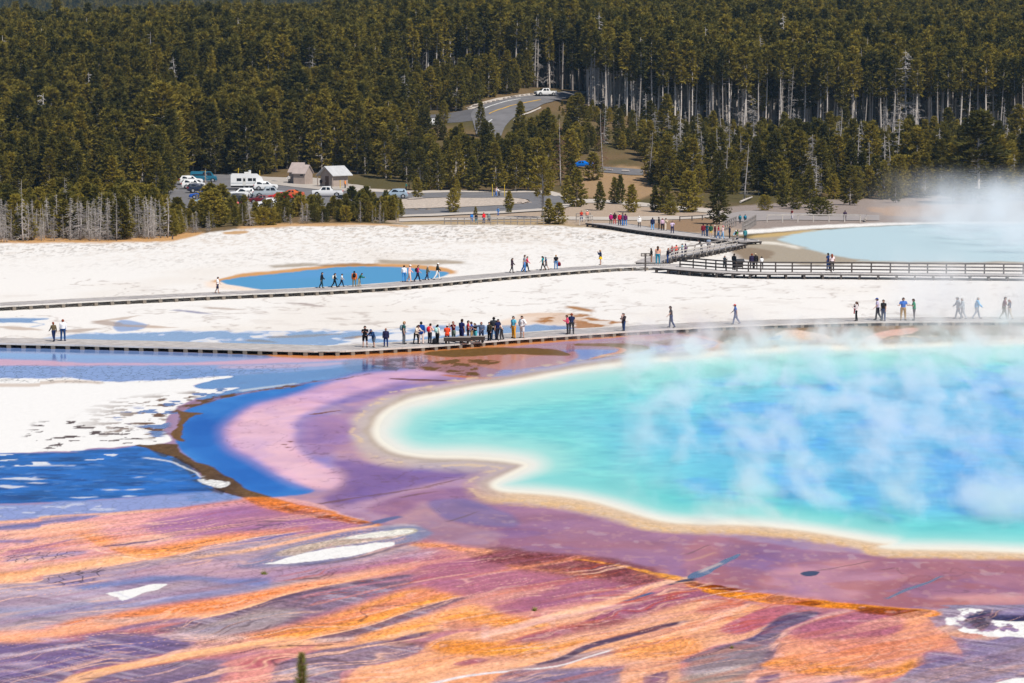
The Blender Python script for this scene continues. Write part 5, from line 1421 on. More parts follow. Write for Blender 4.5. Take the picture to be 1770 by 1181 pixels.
# ------------------------------------------------------------------ boardwalks
deck_m = mat("weathered_deck", (0.42, 0.39, 0.375), 0.85, 0.2, var=0.22, scale=1.3)
edge_m = mat("deck_edge", (0.56, 0.53, 0.50), 0.85, 0.2, var=0.15, scale=0.8)
edge_dark = mat("deck_edge_dark", (0.075, 0.066, 0.062), 0.85, 0.2, var=0.25, scale=0.8)
under_m = mat("support_timber", (0.20, 0.17, 0.14), 0.9, 0.15, var=0.25, scale=2.0)
rail_dark = mat("rail_timber_dark", (0.085, 0.072, 0.066), 0.85, 0.2, var=0.3, scale=2.0)
rail_pale = mat("rail_timber_pale", (0.46, 0.42, 0.38), 0.85, 0.2, var=0.2, scale=2.0)
rail_grey = mat("rail_timber_grey", (0.24, 0.215, 0.20), 0.85, 0.2, var=0.25, scale=2.0)

def path3(px_pts, z):
    P = np.array([G(x, y, z).to_tuple()[:2] for x, y in px_pts])
    return catmull(P, 14, False)
def arclen(P):
    return np.concatenate([[0], np.cumsum(np.linalg.norm(np.diff(P, axis=0), axis=1))])
def sample(P, s):
    L = arclen(P)
    x = np.interp(s, L, P[:,0]); y = np.interp(s, L, P[:,1])
    e = 0.15
    dx = np.interp(s+e, L, P[:,0]) - np.interp(s-e, L, P[:,0]); dy = np.interp(s+e, L, P[:,1]) - np.interp(s-e, L, P[:,1])
    n = math.hypot(dx, dy) + 1e-9
    return np.array([x, y]), np.array([dx/n, dy/n])

POST = {}
def post_mesh(key, w, d_, h, m):
    if key not in POST:
        mb = MB(); mb.box(-w/2, w/2, -d_/2, d_/2, 0, h); POST[key] = mb.mesh(key, m)
    return POST[key]

def boardwalk(label, near, z, width, sup, side=1, front=edge_m, supm=under_m, sup_w=0.3, thick=0.09, beam_h=0.13, clear=0.0):
    P = path3(near, z)
    total = arclen(P)[-1]
    o = thing("boardwalk", label, "boardwalk", (float(P[len(P)//2,0]), float(P[len(P)//2,1]), 0.0))
    off = -np.array(o.location[:2])
    rng = np.random.default_rng(int(total*10))
    mb = MB(); s_ = 0.0
    pl = 0.145
    while s_ < total - pl:
        p, t = sample(P, s_ + pl/2); nrm = np.array([-t[1], t[0]])*side
        p = p + off
        zj = z + rng.normal(0, 0.004)
        a = p + nrm*(0.04 + rng.normal(0, 0.012)); b = p + nrm*(width - 0.04 + rng.normal(0, 0.012))
        mb.bar((a[0], a[1], zj-0.022), (b[0], b[1], zj-0.022), pl-0.012, 0.044)
        s_ += pl
    dk = link("decking", mb.mesh("decking", deck_m), o); dk["kind"] = "stuff"
    # fascia boards in 2.4 m lengths on both sides
    s_ = 0.0
    while s_ < total - 0.2:
        e = min(s_ + 2.4, total)
        for sd, m in ((0.0, front), (width, edge_m)):
            (p0, t0), (p1, t1) = sample(P, s_+0.01), sample(P, e-0.01)
            q0 = p0 + off + np.array([-t0[1], t0[0]])*side*sd; q1 = p1 + off + np.array([-t1[1], t1[0]])*side*sd
            f = MB(); f.bar((q0[0], q0[1], z-0.02+rng.normal(0,0.004)), (q1[0], q1[1], z-0.02+rng.normal(0,0.004)), 0.06, beam_h)
            link("edge_board", f.mesh("edge_board", m), o)
        s_ += 2.4
    # bents: post pair with a cap beam
    s_ = 0.6
    k = "bent_%.2f_%.2f_%s_%.2f" % (z, width, supm.name, sup_w)
    if k not in POST:
        f = MB()
        f.box(-sup_w/2, sup_w/2, -0.10, 0.16, -0.25, z-beam_h*0.5-0.03); f.box(-0.09, 0.09, width-0.30, width-0.12, -0.25, z-0.15)
        f.box(-0.07, 0.07, 0.162, width-0.05, z-0.26, z-0.052)
        POST[k] = f.mesh("bent", supm)
    while s_ < total:
        p, t = sample(P, s_); q = p + off
        ang = math.atan2(t[1], t[0]) if side > 0 else math.atan2(-t[1], -t[0])
        link("support", POST[k], o, (q[0], q[1], 0), ang)
        s_ += sup
    return o, P, off

def railing(o, P, off, z, s0, s1, sd, side, sp=2.0, h=1.05, m=rail_dark, rails=(1.0, 0.66, 0.32), lean=0.0, rw=0.05, rh=0.11, pw=0.10):
    """posts and rails as parts of o, along path P from s0 to s1, at sideways distance sd"""
    n = max(1, round((s1-s0)/sp)); prev = None
    for i in range(n+1):
        p, t = sample(P, s0 + (s1-s0)*i/n); nr = np.array([-t[1], t[0]])*side
        q = p + off + nr*sd
        f = MB(); top = q - nr*lean
        f.bar((q[0], q[1], z-0.25), (top[0], top[1], z+h), pw, pw)
        link("rail_post", f.mesh("rail_post", m), o)
        if prev is not None:
            for r in rails:
                a = prev[0]*(1-r) + prev[1]*r; b = q*(1-r) + top*r
                g = MB(); nn = -nr*0.075
                g.bar((a[0]+nn[0], a[1]+nn[1], z+h*r), (b[0]+nn[0], b[1]+nn[1], z+h*r), rw, rh)
                link("rail", g.mesh("rail", m), o)
        prev = (q, top)

ZA, ZB, ZC = 0.34, 0.42, 0.50
NEAR_A = [(-330,589),(-70,592.5),(0,594),(100,596),(300,601),(480,606),(575,607.5),(660,603.5),(760,597.5),(880,587.5),(1000,579),(1100,572.5),(1200,567),(1300,562.5),(1480,557.5),(1620,556),(1770,556),(1850,556),(2150,556.5)]
bwA, PA, oA = boardwalk("long grey plank boardwalk beside the great turquoise spring, nearest of the boardwalks", NEAR_A, ZA, 4.2, 1.2)
NEAR_B = [(-330,545),(-70,533),(0,530),(150,522),(375,511),(555,503),(700,494),(885,477),(1040,464.5),(1115,461),(1180,461)]
bwB, PB, oB = boardwalk("low grey boardwalk without railings crossing the white flat behind the blue pool", NEAR_B, ZB, 3.9, 1.65, sup_w=0.34)
NEAR_C = [(1128,463.5),(1160,466),(1205,470),(1260,473),(1330,474.5),(1450,475),(1600,476.5),(1770,478),(1860,479),(2150,482)]
bwC, PC, oC = boardwalk("raised boardwalk with a dark three rail fence running to the right edge", NEAR_C, ZC, 3.4, 1.9, front=edge_dark, supm=rail_dark, sup_w=0.2)
LC = arclen(PC)[-1]
railing(bwC, PC, oC, ZC, 0.8, LC-0.3, 3.3, 1, 2.0, rh=0.15, rw=0.07, pw=0.14)
# ramp that folds back behind it
NEAR_D = [(1146,454),(1163,447),(1190,442.5),(1225,436),(1262,428.5),(1290,422)]
bwD, PD, oD = boardwalk("sloping boardwalk ramp with leaning white posts, curving up to the right", NEAR_D, ZC, 3.2, 1.6, front=edge_dark, supm=rail_dark, sup_w=0.2)
LD = arclen(PD)[-1]
railing(bwD, PD, oD, ZC, 1.0, LD*0.86, 0.05, 1, 2.6, m=rail_pale, rails=(0.35, 0.68), lean=0.35, h=1.15)
railing_top = MB()
for i in range(14):
    (p0, t0), (p1, t1) = sample(PD, 1.0+(LD*0.86-1.0)*i/14), sample(PD, 1.0+(LD*0.86-1.0)*(i+1)/14)
    n0 = np.array([-t0[1], t0[0]]); a = p0+oD-n0*0.30; b = p1+oD-n0*0.30
    f = MB(); f.bar((a[0],a[1],ZC+1.18), (b[0],b[1],ZC+1.18), 0.14, 0.12); link("hand_rail", f.mesh("hand_rail", rail_grey), bwD)
NEAR_E = [(1012,386.5),(1050,391),(1090,397.5),(1130,403),(1180,409),(1230,414),(1268,418.5),(1297,419)]
bwE, PE, oE = boardwalk("upper grey boardwalk crowded with walkers, leading left to the footpath", NEAR_E, 0.45, 4.6, 1.8, front=edge_dark, supm=rail_dark, sup_w=0.22, beam_h=0.2)

def rail_fence(label, pts, z0, h, m, sp, rails, lean=0.0, name="rail_fence", cat="fence", pw=0.12, rh=0.12, ground=False):
    P = path3(pts, z0) if not ground else catmull(np.array([hit(x, y).to_tuple()[:2] for x, y in pts]), 14, False)
    L = arclen(P)[-1]; c = P[0]
    zz = ground_z(*c) if ground else z0
    o = thing(name, label, cat, (float(c[0]), float(c[1]), zz))
    railing(o, P, -c, 0.0, 0, L, 0, 1, sp, h, m, rails, lean, 0.06, rh, pw)
    return o
rail_fence("grey rail fence with pale posts beside the footpath near the turning loop", [(768,388.5),(800,388.5),(850,388.8),(900,388.8),(940,388.5)], 0.0, 1.05, rail_grey, 1.0, (0.45, 0.95))
rail_fence("short white railed bridge side at the start of the boardwalk", [(1002,386.5),(1024,384)], 0.35, 1.0, rail_pale, 2.4, (0.5, 0.97), pw=0.16)
rail_fence("far side rail of the short white bridge", [(996,381),(1020,379.5)], 0.35, 1.0, rail_grey, 2.4, (0.5, 0.97))
rail_fence("long log railing on the bank behind the pale blue pool", [(1326,384.5),(1380,384.5),(1433,384.5),(1487,385)], 0.0, 1.15, rail_pale, 2.5, (0.95,), pw=0.16, rh=0.16, ground=True)
rail_fence("sloping timber bridge rail under the broad dark pine", [(1250,397),(1272,388)], 0.3, 1.1, rail_grey, 2.6, (0.5, 0.97), pw=0.16, rh=0.2)
rail_fence("sloping timber bridge rail beside the two teal backpackers", [(1284,398),(1296,392),(1306,386)], 0.3, 1.2, rail_grey, 1.5, (0.5, 0.97), pw=0.2, rh=0.2)
rail_fence("low log rail between footpath and brown bank", [(1175,382),(1210,380),(1240,377)], 0.1, 0.7, rail_dark, 2.8, (0.9,), pw=0.16, rh=0.12)

# benches on the near boardwalk
bench_m = mat("bench_timber", (0.045, 0.034, 0.03), 0.8, 0.25, var=0.2, scale=2)
bench_top_lit = mat("bench_top_lit", (0.30, 0.27, 0.25), 0.8, 0.2, var=0.15, scale=2)  # paler than the timber: the sunlit top is put into the colour
def bench(label, px, py, rz, L=1.05):
    o = thing("bench", label, "bench", G(px, py, ZA), rz, "dark benches on the near boardwalk")
    f = MB(); f.box(-L, L, -0.24, 0.24, 0.50, 0.53); link("seat", f.mesh("seat", bench_top_lit), o)
    f = MB(); f.box(-L+0.02, L-0.02, -0.235, -0.16, 0.22, 0.499); link("apron", f.mesh("apron", bench_m), o)
    for sx in (-1, 1):
        f = MB(); f.box(sx*(L-0.22)-0.07, sx*(L-0.22)+0.07, -0.155, 0.2, 0, 0.499); link("leg", f.mesh("leg", bench_m), o)
bench("dark bench below the man in the navy outfit, left of the pair", 790, 594.6, R(3))
bench("dark bench nearer the pointing man, right of the pair", 815, 593.0, R(4))

# signs
def sign_post(label, px, py, z, h, w):
    o = thing("sign", label, "sign", G(px, py, z))
    f = MB(); f.box(-0.09, 0.09, -0.09, 0.09, -0.4, h); link("post", f.mesh("post", rail_dark), o)
    f = MB(); f.box(-w/2, w/2, -0.16, -0.092, h-0.34, h+0.02); pn = link("panel", f.mesh("panel", rail_dark), o)
    f = MB(); f.box(-w/2+0.09, -0.12, -0.166, -0.161, h-0.27, h-0.05); f.box(0.12, w/2-0.09, -0.166, -0.161, h-0.27, h-0.05)
    link("plate", f.mesh("plate", rail_pale), pn)
sign_post("brown notice sign on a post where the middle boardwalk forks", 1115.5, 462.5, ZB, 1.55, 1.0)
o = thing("information_panel", "slanted dark information panel in front of the dark rail fence", "sign", G(1277, 466, ZC), R(8))
f = MB()
for sx in (-0.42, 0.42): f.box(sx-0.05, sx+0.05, -0.05, 0.05, 0, 0.85)
link("legs", f.mesh("legs", rail_dark), o)
f = MB(); f.add([(-0.62,-0.3,0.75),(0.62,-0.3,0.75),(0.62,0.32,1.08),(-0.62,0.32,1.08),(-0.62,-0.3,0.80),(0.62,-0.3,0.80),(0.62,0.32,1.13),(-0.62,0.32,1.13)], [(0,3,2,1),(4,5,6,7),(0,1,5,4),(1,2,6,5),(2,3,7,6),(3,0,4,7)])
link("panel", f.mesh("panel", mat("panel_face", (0.05,0.05,0.055), 0.4, 0.4)), o)
f = MB(); f.box(-0.55, 0.55, 0.30, 0.34, 0.2, 0.72); link("back_board", f.mesh("back_board", rail_dark), o)

# stump, marker poles, boulders
o = thing("stump", "small dark forked stump on the dry grass fringe", "stump", G(298, 414, 0))
f = MB(); f.tube([(0,0,-0.1),(0.02,0,0.4),(0.12,0,0.75)], [0.13,0.09,0.04], 7); f.tube([(0,0,0.3),(-0.1,0.03,0.5)], [0.05,0.02], 5)
link("trunk", f.mesh("trunk", bark_dark), o)
pole_y = mat("snow_pole_yellow", (0.62, 0.42, 0.03), 0.6, 0.3, var=0.1)
pole_o = mat("snow_pole_orange", (0.55, 0.30, 0.12), 0.7, 0.2, var=0.2)
for px, py, top, lb in [(355,318,295,"orange topped marker pole among the blue cars"),(412,309,291,"yellow marker pole behind the white camper"),(449,313,295,"yellow marker pole at the kerb left of the restrooms"),(588,327,312,"short yellow marker pole in front of the right restroom"),
        (851,340.5,319,"yellow marker pole left of the couple on the loop road"),(872,341,319.5,"yellow marker pole right of the couple on the loop road"),(909.5,330.5,313,"yellow marker pole at the edge of the grove"),(174,292,262,"thin yellow marker pole above the teal car"),(913,183,180,"")]:
    if not lb: continue
    p = hit(px, py); h = (py-top)*p.y/FPX
    o = thing("marker_pole", lb, "pole", p); f = MB(); f.tube([(0,0,-0.2),(0,0,h)], [0.075,0.06], 7); link("shaft", f.mesh("shaft", pole_o if "orange" in lb else pole_y), o)
    f = MB(); f.tube([(0,0,h*0.86),(0,0,h+0.02)], [0.085,0.085], 7); link("band", f.mesh("band", pole_y), o)
rock_m = mat("boulder", (0.20, 0.17, 0.15), 0.9, 0.15, var=0.35, scale=1.5, rnd=0.3, bump=0.4)
def rock_mesh(seed):
    bm = bmesh.new(); bmesh.ops.create_icosphere(bm, subdivisions=2, radius=1.0); rg = random.Random(seed)
    ph = [rg.uniform(0, 6) for _ in range(6)]
    for v in bm.verts:
        c = v.co; v.co = c * (0.85 + 0.16*math.sin(3*c.x+ph[0]) + 0.13*math.sin(4*c.y+ph[1]) + 0.10*math.sin(5*c.z+ph[2])); v.co.z *= 0.62
    me = bpy.data.meshes.new("boulder"); bm.to_mesh(me); bm.free(); me.materials.append(rock_m); return me
ROCKS = [rock_mesh(i) for i in range(4)]
rg = random.Random(5)
for i, (px, py) in enumerate([(812,187.5),(821,185),(829,183),(838,180),(845,178.5),(853,176.5),(861,174.5),(872,172),(879,170.5),(887,169),(895,167.6),(903,166.6),(911,165.4),(919,164.3),(926,163.4)]):
    p = hit(px, py); tag(link("boulder", ROCKS[i%4], None, (p.x, p.y, p.z+0.1), rg.uniform(0,6), rg.uniform(0.4,0.7)), "%s dark boulder from the downhill end of the row along the hill road" % nth(i+1), "boulder", "boulders along the hill road")
for i, (px, py, lb) in enumerate([(727,345,"pale boulder at the foot of the small conical pine"),(898,352.5,"dark stone on the edge of the loop road"),(914,352,"second dark stone near the bare gnarled pine"),(720,364.5,"dark stone on the lower loop road edge"),(740,364,"small stone beside the lower loop road"),(1378,356,"pale flat boulder on the bank behind the log railing")]):
    p = hit(px, py); tag(link("boulder", ROCKS[i%4], None, (p.x, p.y, p.z+0.1), rg.uniform(0,6), rg.uniform(0.4,0.6) if i else (1.2,0.6,0.5)), lb, "boulder")
log_m = mat("fallen_log", (0.40, 0.36, 0.33), 0.9, 0.1, var=0.25, scale=2, rnd=0.25)
for (x0,y0,x1,y1,lb) in [(1046,296,1059,296.5,"log parking barrier nearer the broad conical pine on the turnout"),(1075,298,1088,298.5,"log parking barrier at the outer end of the turnout"),(1280,352,1300,344,"fallen log left of the bank under the pines"),(1530,312,1552,300,"fallen log on the slope behind the bell shaped pine"),(1440,302,1472,296,"pale fallen trunk among slope pines"),(1385,300,1400,292,"short fallen trunk on the open slope"),
      (705,347,730,345.5,"brown log lying on the gravel island"),(1495,384,1500,376,"pale leaning stick at the end of the log railing")]:
    a = hit(x0,y0); b = hit(x1,y1)
    o = thing("log", lb, "log", a); dlt = b-a
    f = MB(); f.tube([(0,0,0.3),(dlt.x*0.5,dlt.y*0.5,dlt.z*0.5+0.32),(dlt.x,dlt.y,dlt.z+0.3)], [0.2,0.17,0.12], 7); link("trunk", f.mesh("trunk", log_m), o)
    f = MB()
    for k in range(4):
        t = 0.3+0.18*k; f.tube([(dlt.x*t,dlt.y*t,dlt.z*t+0.35),(dlt.x*t+rg.uniform(-.3,.3),dlt.y*t+rg.uniform(-.3,.3),dlt.z*t+0.75)], [0.05,0.015], 4)
    link("branch_stubs", f.mesh("branch_stubs", log_m), o)
# ------------------------------------------------------------------ vehicles
glass_m = mat("car_glass", (0.012, 0.016, 0.02), 0.08, 0.6)
tyre_m = mat("tyre", (0.015, 0.015, 0.015), 0.85, 0.2)
rim_m = mat("rim", (0.45, 0.45, 0.46), 0.35, 0.5, metal=0.6)
lamp_m = mat("lamp_clear", (0.75, 0.75, 0.72), 0.15, 0.6)
tail_m = mat("lamp_red", (0.45, 0.02, 0.02), 0.25, 0.5)
trim_m = mat("black_trim", (0.02, 0.02, 0.021), 0.6, 0.3)
def paint(name, c, rough=0.28): return mat("paint_"+name, c, rough, 0.5)

# stations: x, bottom, belt, top, half width at belt, half width at top
ST = {
 "suv": [(2.30,.42,.72,.76,.78,.70),(2.2,.30,.92,.98,.88,.80),(1.9,.28,.98,1.04,.92,.84),(1.15,.28,1.02,1.10,.93,.84),(0.42,.28,1.04,1.62,.93,.70),(-0.6,.28,1.05,1.70,.93,.71),(-1.75,.28,1.05,1.66,.93,.69),(-2.18,.30,1.02,1.12,.91,.80),(-2.3,.42,.80,.86,.86,.78)],
 "sedan": [(2.35,.40,.62,.66,.76,.68),(2.2,.28,.78,.83,.86,.78),(1.1,.26,.90,.97,.90,.80),(0.35,.26,.92,1.38,.90,.66),(-0.7,.26,.92,1.43,.90,.66),(-1.45,.26,.94,1.08,.90,.72),(-2.15,.28,.92,1.0,.88,.78),(-2.35,.42,.75,.80,.82,.74)],
 "pickup": [(2.85,.50,.86,.92,.82,.74),(2.75,.40,1.08,1.14,.94,.86),(1.5,.40,1.16,1.24,.98,.88),(0.9,.40,1.18,1.88,.98,.74),(-0.6,.40,1.18,1.92,.98,.75),(-0.95,.40,1.18,1.30,.98,.80),(-1.0,.40,1.18,1.22,.98,.90),(-2.75,.40,1.18,1.22,.98,.90),(-2.85,.50,1.0,1.05,.94,.88)],
 "van": [(2.6,.45,.80,.86,.86,.78),(2.5,.32,1.10,1.18,.96,.88),(2.0,.32,1.15,1.30,.98,.88),(1.4,.32,1.18,2.05,.98,.80),(-2.4,.32,1.18,2.12,.98,.82),(-2.6,.45,1.0,1.9,.95,.80)],
}
SPEC = {"suv":(1.42,-1.38,.37,.95),"sedan":(1.42,-1.35,.33,.91),"pickup":(1.85,-1.75,.42,1.0),"van":(1.75,-1.65,.37,1.0)}
CARM = {}
def quad_strip(mb, pts, mi=0): mb.add(pts, [tuple(range(len(pts)))], mi)
def car_meshes(kind):
    if kind in CARM: return CARM[kind]
    st = ST[kind]; mb = MB(); rings = []
    for (x, b, bl, tp, hw, ht) in st:
        mid = b + (bl-b)*0.45
        rings.append([(x,-hw*0.93,b),(x,-hw,mid),(x,-hw*0.985,bl),(x,-ht,tp-0.03),(x,-ht*0.75,tp),(x,ht*0.75,tp),(x,ht,tp-0.03),(x,hw*0.985,bl),(x,hw,mid),(x,hw*0.93,b)])
    n = 10; vs = [p for r in rings for p in r]; fs = []
    for i in range(len(rings)-1):
        for k in range(n):
            k2 = (k+1)%n
            fs.append((i*n+k, i*n+k2, (i+1)*n+k2, (i+1)*n+k))
    fs.append(tuple(reversed(range(n)))); fs.append(tuple((len(rings)-1)*n+k for k in range(n)))
    mb.add(vs, fs)
    body = mb.mesh(kind+"_body", paint("white", (0.72,0.72,0.72)), False)
    bm = bmesh.new(); bm.from_mesh(body); bmesh.ops.recalc_face_normals(bm, faces=bm.faces); bm.to_mesh(body); bm.free()
    parts = {"body": body}
    # cabin stations: windscreen between i0,i1 ; roof i1..i2 ; rear i2..i3
    i0, i1, i2, i3 = {"suv":(3,4,6,7),"sedan":(2,3,4,5),"pickup":(2,3,4,5),"van":(2,3,4,5)}[kind]
    def slanted(a, b_, nm):
        f = MB(); A_, B_ = st[a], st[b_]
        def pt(s_, t, y): 
            x = A_[0]+(B_[0]-A_[0])*t; z = A_[3]+(B_[3]-A_[3])*t; w = A_[5]+(B_[5]-A_[5])*t
            nx = math.copysign(1, A_[0]-B_[0]) if nm == "windscreen" else -1
            return (x + nx*0.02, y*w*0.9, z+0.025)
        f.add([pt(0,.10,-1),pt(0,.10,1),pt(0,.92,1),pt(0,.92,-1)], [(0,1,2,3)])
        return f.mesh(nm, glass_m)
    parts["windscreen"] = slanted(i0, i1, "windscreen")
    if kind != "van":
        f = MB(); A_, B_ = st[i3], st[i2]
        vs = [(A_[0]+(B_[0]-A_[0])*t-0.02, y*(A_[5]+(B_[5]-A_[5])*t)*0.88, A_[3]+(B_[3]-A_[3])*t+0.02) for t, y in ((.15,-1),(.15,1),(.9,1),(.9,-1))]
        f.add(vs, [(0,1,2,3)]); parts["rear_window"] = f.mesh("rear_window", glass_m)
    # side windows, front and rear panes per side
    x1, x2 = st[i1][0]-0.02, st[i2][0]+0.05
    xs0 = x1 + 0.42*(st[i0][0]-st[i1][0])
    def side(xa, xb, xta, xtb, sgn):
        f = MB()
        def p(x, t):
            s1 = np.interp(-x, [-q[0] for q in st], [q[4] for q in st]); s2 = np.interp(-x, [-q[0] for q in st], [q[5] for q in st])
            bl = np.interp(-x, [-q[0] for q in st], [q[2] for q in st]); tp = st[i1][3]
            lo = (s1*0.985, bl); hi = (st[i1][5], tp-0.03)
            return (x, sgn*(lo[0]+(hi[0]-lo[0])*t+0.014), lo[1]+(hi[1]-lo[1])*t)
        f.add([p(xa,.10),p(xb,.10),p(xtb,.88),p(xta,.88)], [(0,1,2,3) if sgn > 0 else (3,2,1,0)])
        return f.mesh("side_window", glass_m)
    xm = (x1+x2)/2 if kind != "van" else x1-0.9
    for sgn in (-1, 1):
        parts["side_window%d0" % sgn] = side(xs0, xm+0.06, x1-0.05, xm+0.06, sgn)
        parts["side_window%d1" % sgn] = side(xm-0.06, x2, xm-0.06, x2+0.05, sgn)
    fx, rx, r, tw = SPEC[kind]
    f = MB()
    pts = [(0,-0.12,0),(0,0.12,0)]; f.tube(pts, [r,r], 18); parts["_wheel"] = f.mesh("wheel", tyre_m)
    f = MB(); f.tube([(0,-0.135,0),(0,0.135,0)], [r*0.62,r*0.62], 14); parts["_rim"] = f.mesh("rim", rim_m)
    f = MB(); f.tube([(0,-0.02,0),(0,0.02,0)], [r*1.16,r*1.16], 18); parts["_arch"] = f.mesh("wheel_arch", trim_m)
    s0, sN = st[1], st[-2]
    f = MB(); f.box(-0.05,0.10,-0.16,0.16,-0.07,0.07); parts["_head"] = f.mesh("headlight", lamp_m)
    f = MB(); f.box(-0.08,0.05,-0.07,0.07,-0.14,0.14); parts["_tail"] = f.mesh("tail_light", tail_m)
    f = MB(); f.box(st[0][0]-0.12, st[0][0]+0.05, -s0[4]*0.86, s0[4]*0.86, .30 if kind != "pickup" else .42, .50 if kind != "pickup" else .62); parts["front_bumper"] = f.mesh("front_bumper", trim_m)
    f = MB(); f.box(st[0][0]-0.05, st[0][0]+0.03, -0.5, 0.5, s0[2]-0.30, s0[2]-0.10); parts["grille"] = f.mesh("grille", trim_m)
    if kind == "pickup":
        f = MB(); f.box(-2.7,-1.06,-0.82,0.82,1.205,1.235); parts["bed_shade_plate"] = f.mesh("bed_shade_plate", trim_m)  # black plate on the bed top stands in for the shaded open bed
    CARM[kind] = parts
    return parts

def vehicle(kind, label, px, py, head, color, name=None, cat=None, scale=1.0, z=None, sink=0.0):
    """head: direction the nose points, degrees, 0 = right, 90 = away"""
    p = hit(px, py) if z is None else G(px, py, z)
    o = thing(name or {"suv":"parked_car","sedan":"parked_car","pickup":"pickup_truck","van":"van"}[kind], label, cat or {"suv":"car","sedan":"car","pickup":"pickup truck","van":"van"}[kind], (p.x, p.y, p.z+0.14-sink), R(head), None, scale)
    ps = car_meshes(kind); fx, rx, r, tw = SPEC[kind]
    for k_, me in ps.items():
        if k_.startswith("_"): continue
        nm = "side_window" if k_.startswith("side_window") else k_
        c = link(nm, me, o)
        if k_ == "body": paint_slot(c, color)
    for x in (fx, rx):
        for s_ in (-1, 1):
            link("wheel_arch", ps["_arch"], o, (x, s_*(tw-0.045), r+0.03))
            w = link("wheel", ps["_wheel"], o, (x, s_*(tw-0.10), r)); link("rim", ps["_rim"], w)
    s0, sN = ST[kind][1], ST[kind][-2]
    for s_ in (-1, 1):
        link("headlight", ps["_head"], o, (s0[0]-0.02, s_*(s0[4]-0.24), s0[2]-0.10))
        link("tail_light", ps["_tail"], o, (sN[0]-0.06, s_*(sN[4]-0.10), sN[2]-0.12))
    return o

WHT = paint("white", (0.72,0.72,0.72)); SLV = paint("silver", (0.36,0.40,0.43)); GRY = paint("grey", (0.22,0.26,0.28)); RED = paint("red", (0.55,0.02,0.015)); MAR = paint("maroon", (0.12,0.006,0.01))
BLU = paint("blue", (0.015,0.09,0.42)); NAV = paint("navy", (0.012,0.02,0.05)); TEA = paint("teal", (0.01,0.12,0.20)); BLK = paint("black", (0.015,0.016,0.018)); ORG = paint("orange", (0.6,0.12,0.03)); BRT = paint("bright_blue", (0.0,0.18,0.75)); SLB = paint("silver_blue", (0.28,0.36,0.44))
vehicle("pickup", "white pickup truck driving down the hill road", 943, 167, 205, WHT)
vehicle("pickup", "grey crew cab pickup facing right in the parking lot", 465, 343, 8, SLV, scale=1.02)
vehicle("suv", "white car at the front of the lot with its nose to the left", 464, 361.5, 200, WHT)
vehicle("suv", "white car with roof bars directly below the camper", 418, 343.5, 190, WHT, scale=1.05)
vehicle("suv", "white car behind the grey crew cab pickup", 459, 330, 10, WHT)
vehicle("suv", "silver blue car on the loop road facing left", 683, 344, 184, SLB)
vehicle("pickup", "white pickup truck parked behind scrub facing left", 566, 341.5, 180, WHT, scale=0.98)
vehicle("sedan", "bright red car beside the grey pickup", 484, 347.5, 178, RED)
vehicle("sedan", "dark maroon car half hidden behind the white front car", 452, 353, 190, MAR)
vehicle("sedan", "orange red car hidden in scrub right of the red car", 503, 343, 175, ORG)
vehicle("suv", "dark green black car at the left of the front row", 403, 353, 200, BLK)
vehicle("suv", "white car in the left group behind the dead pole", 334, 327, 12, WHT)
vehicle("suv", "dark navy car in the left group with a red tail light", 345, 334, 15, NAV)
vehicle("van", "teal van at the back of the left group", 352, 316, 8, TEA)
vehicle("sedan", "blue car below the navy car in the left group", 350, 345, 185, BLU)
vehicle("sedan", "pale blue car at the foot of the dead pole", 352, 357, 190, SLB)
vehicle("suv", "white car at the far back of the left group", 330, 320, 10, WHT)
vehicle("sedan", "bright blue car parked on the bare slope right of centre", 1006, 291, 160, BRT)
vehicle("van", "white van glimpsed among the trees above the left wood", 223, 260, 20, WHT)
vehicle("suv", "teal car among the trees at the left", 165, 292, 150, TEA)
vehicle("suv", "white and red car glimpsed on the side road", 744, 219, 250, WHT)
vehicle("sedan", "dark car hidden behind the scrub near the white pickup", 608, 347, 180, BLK)

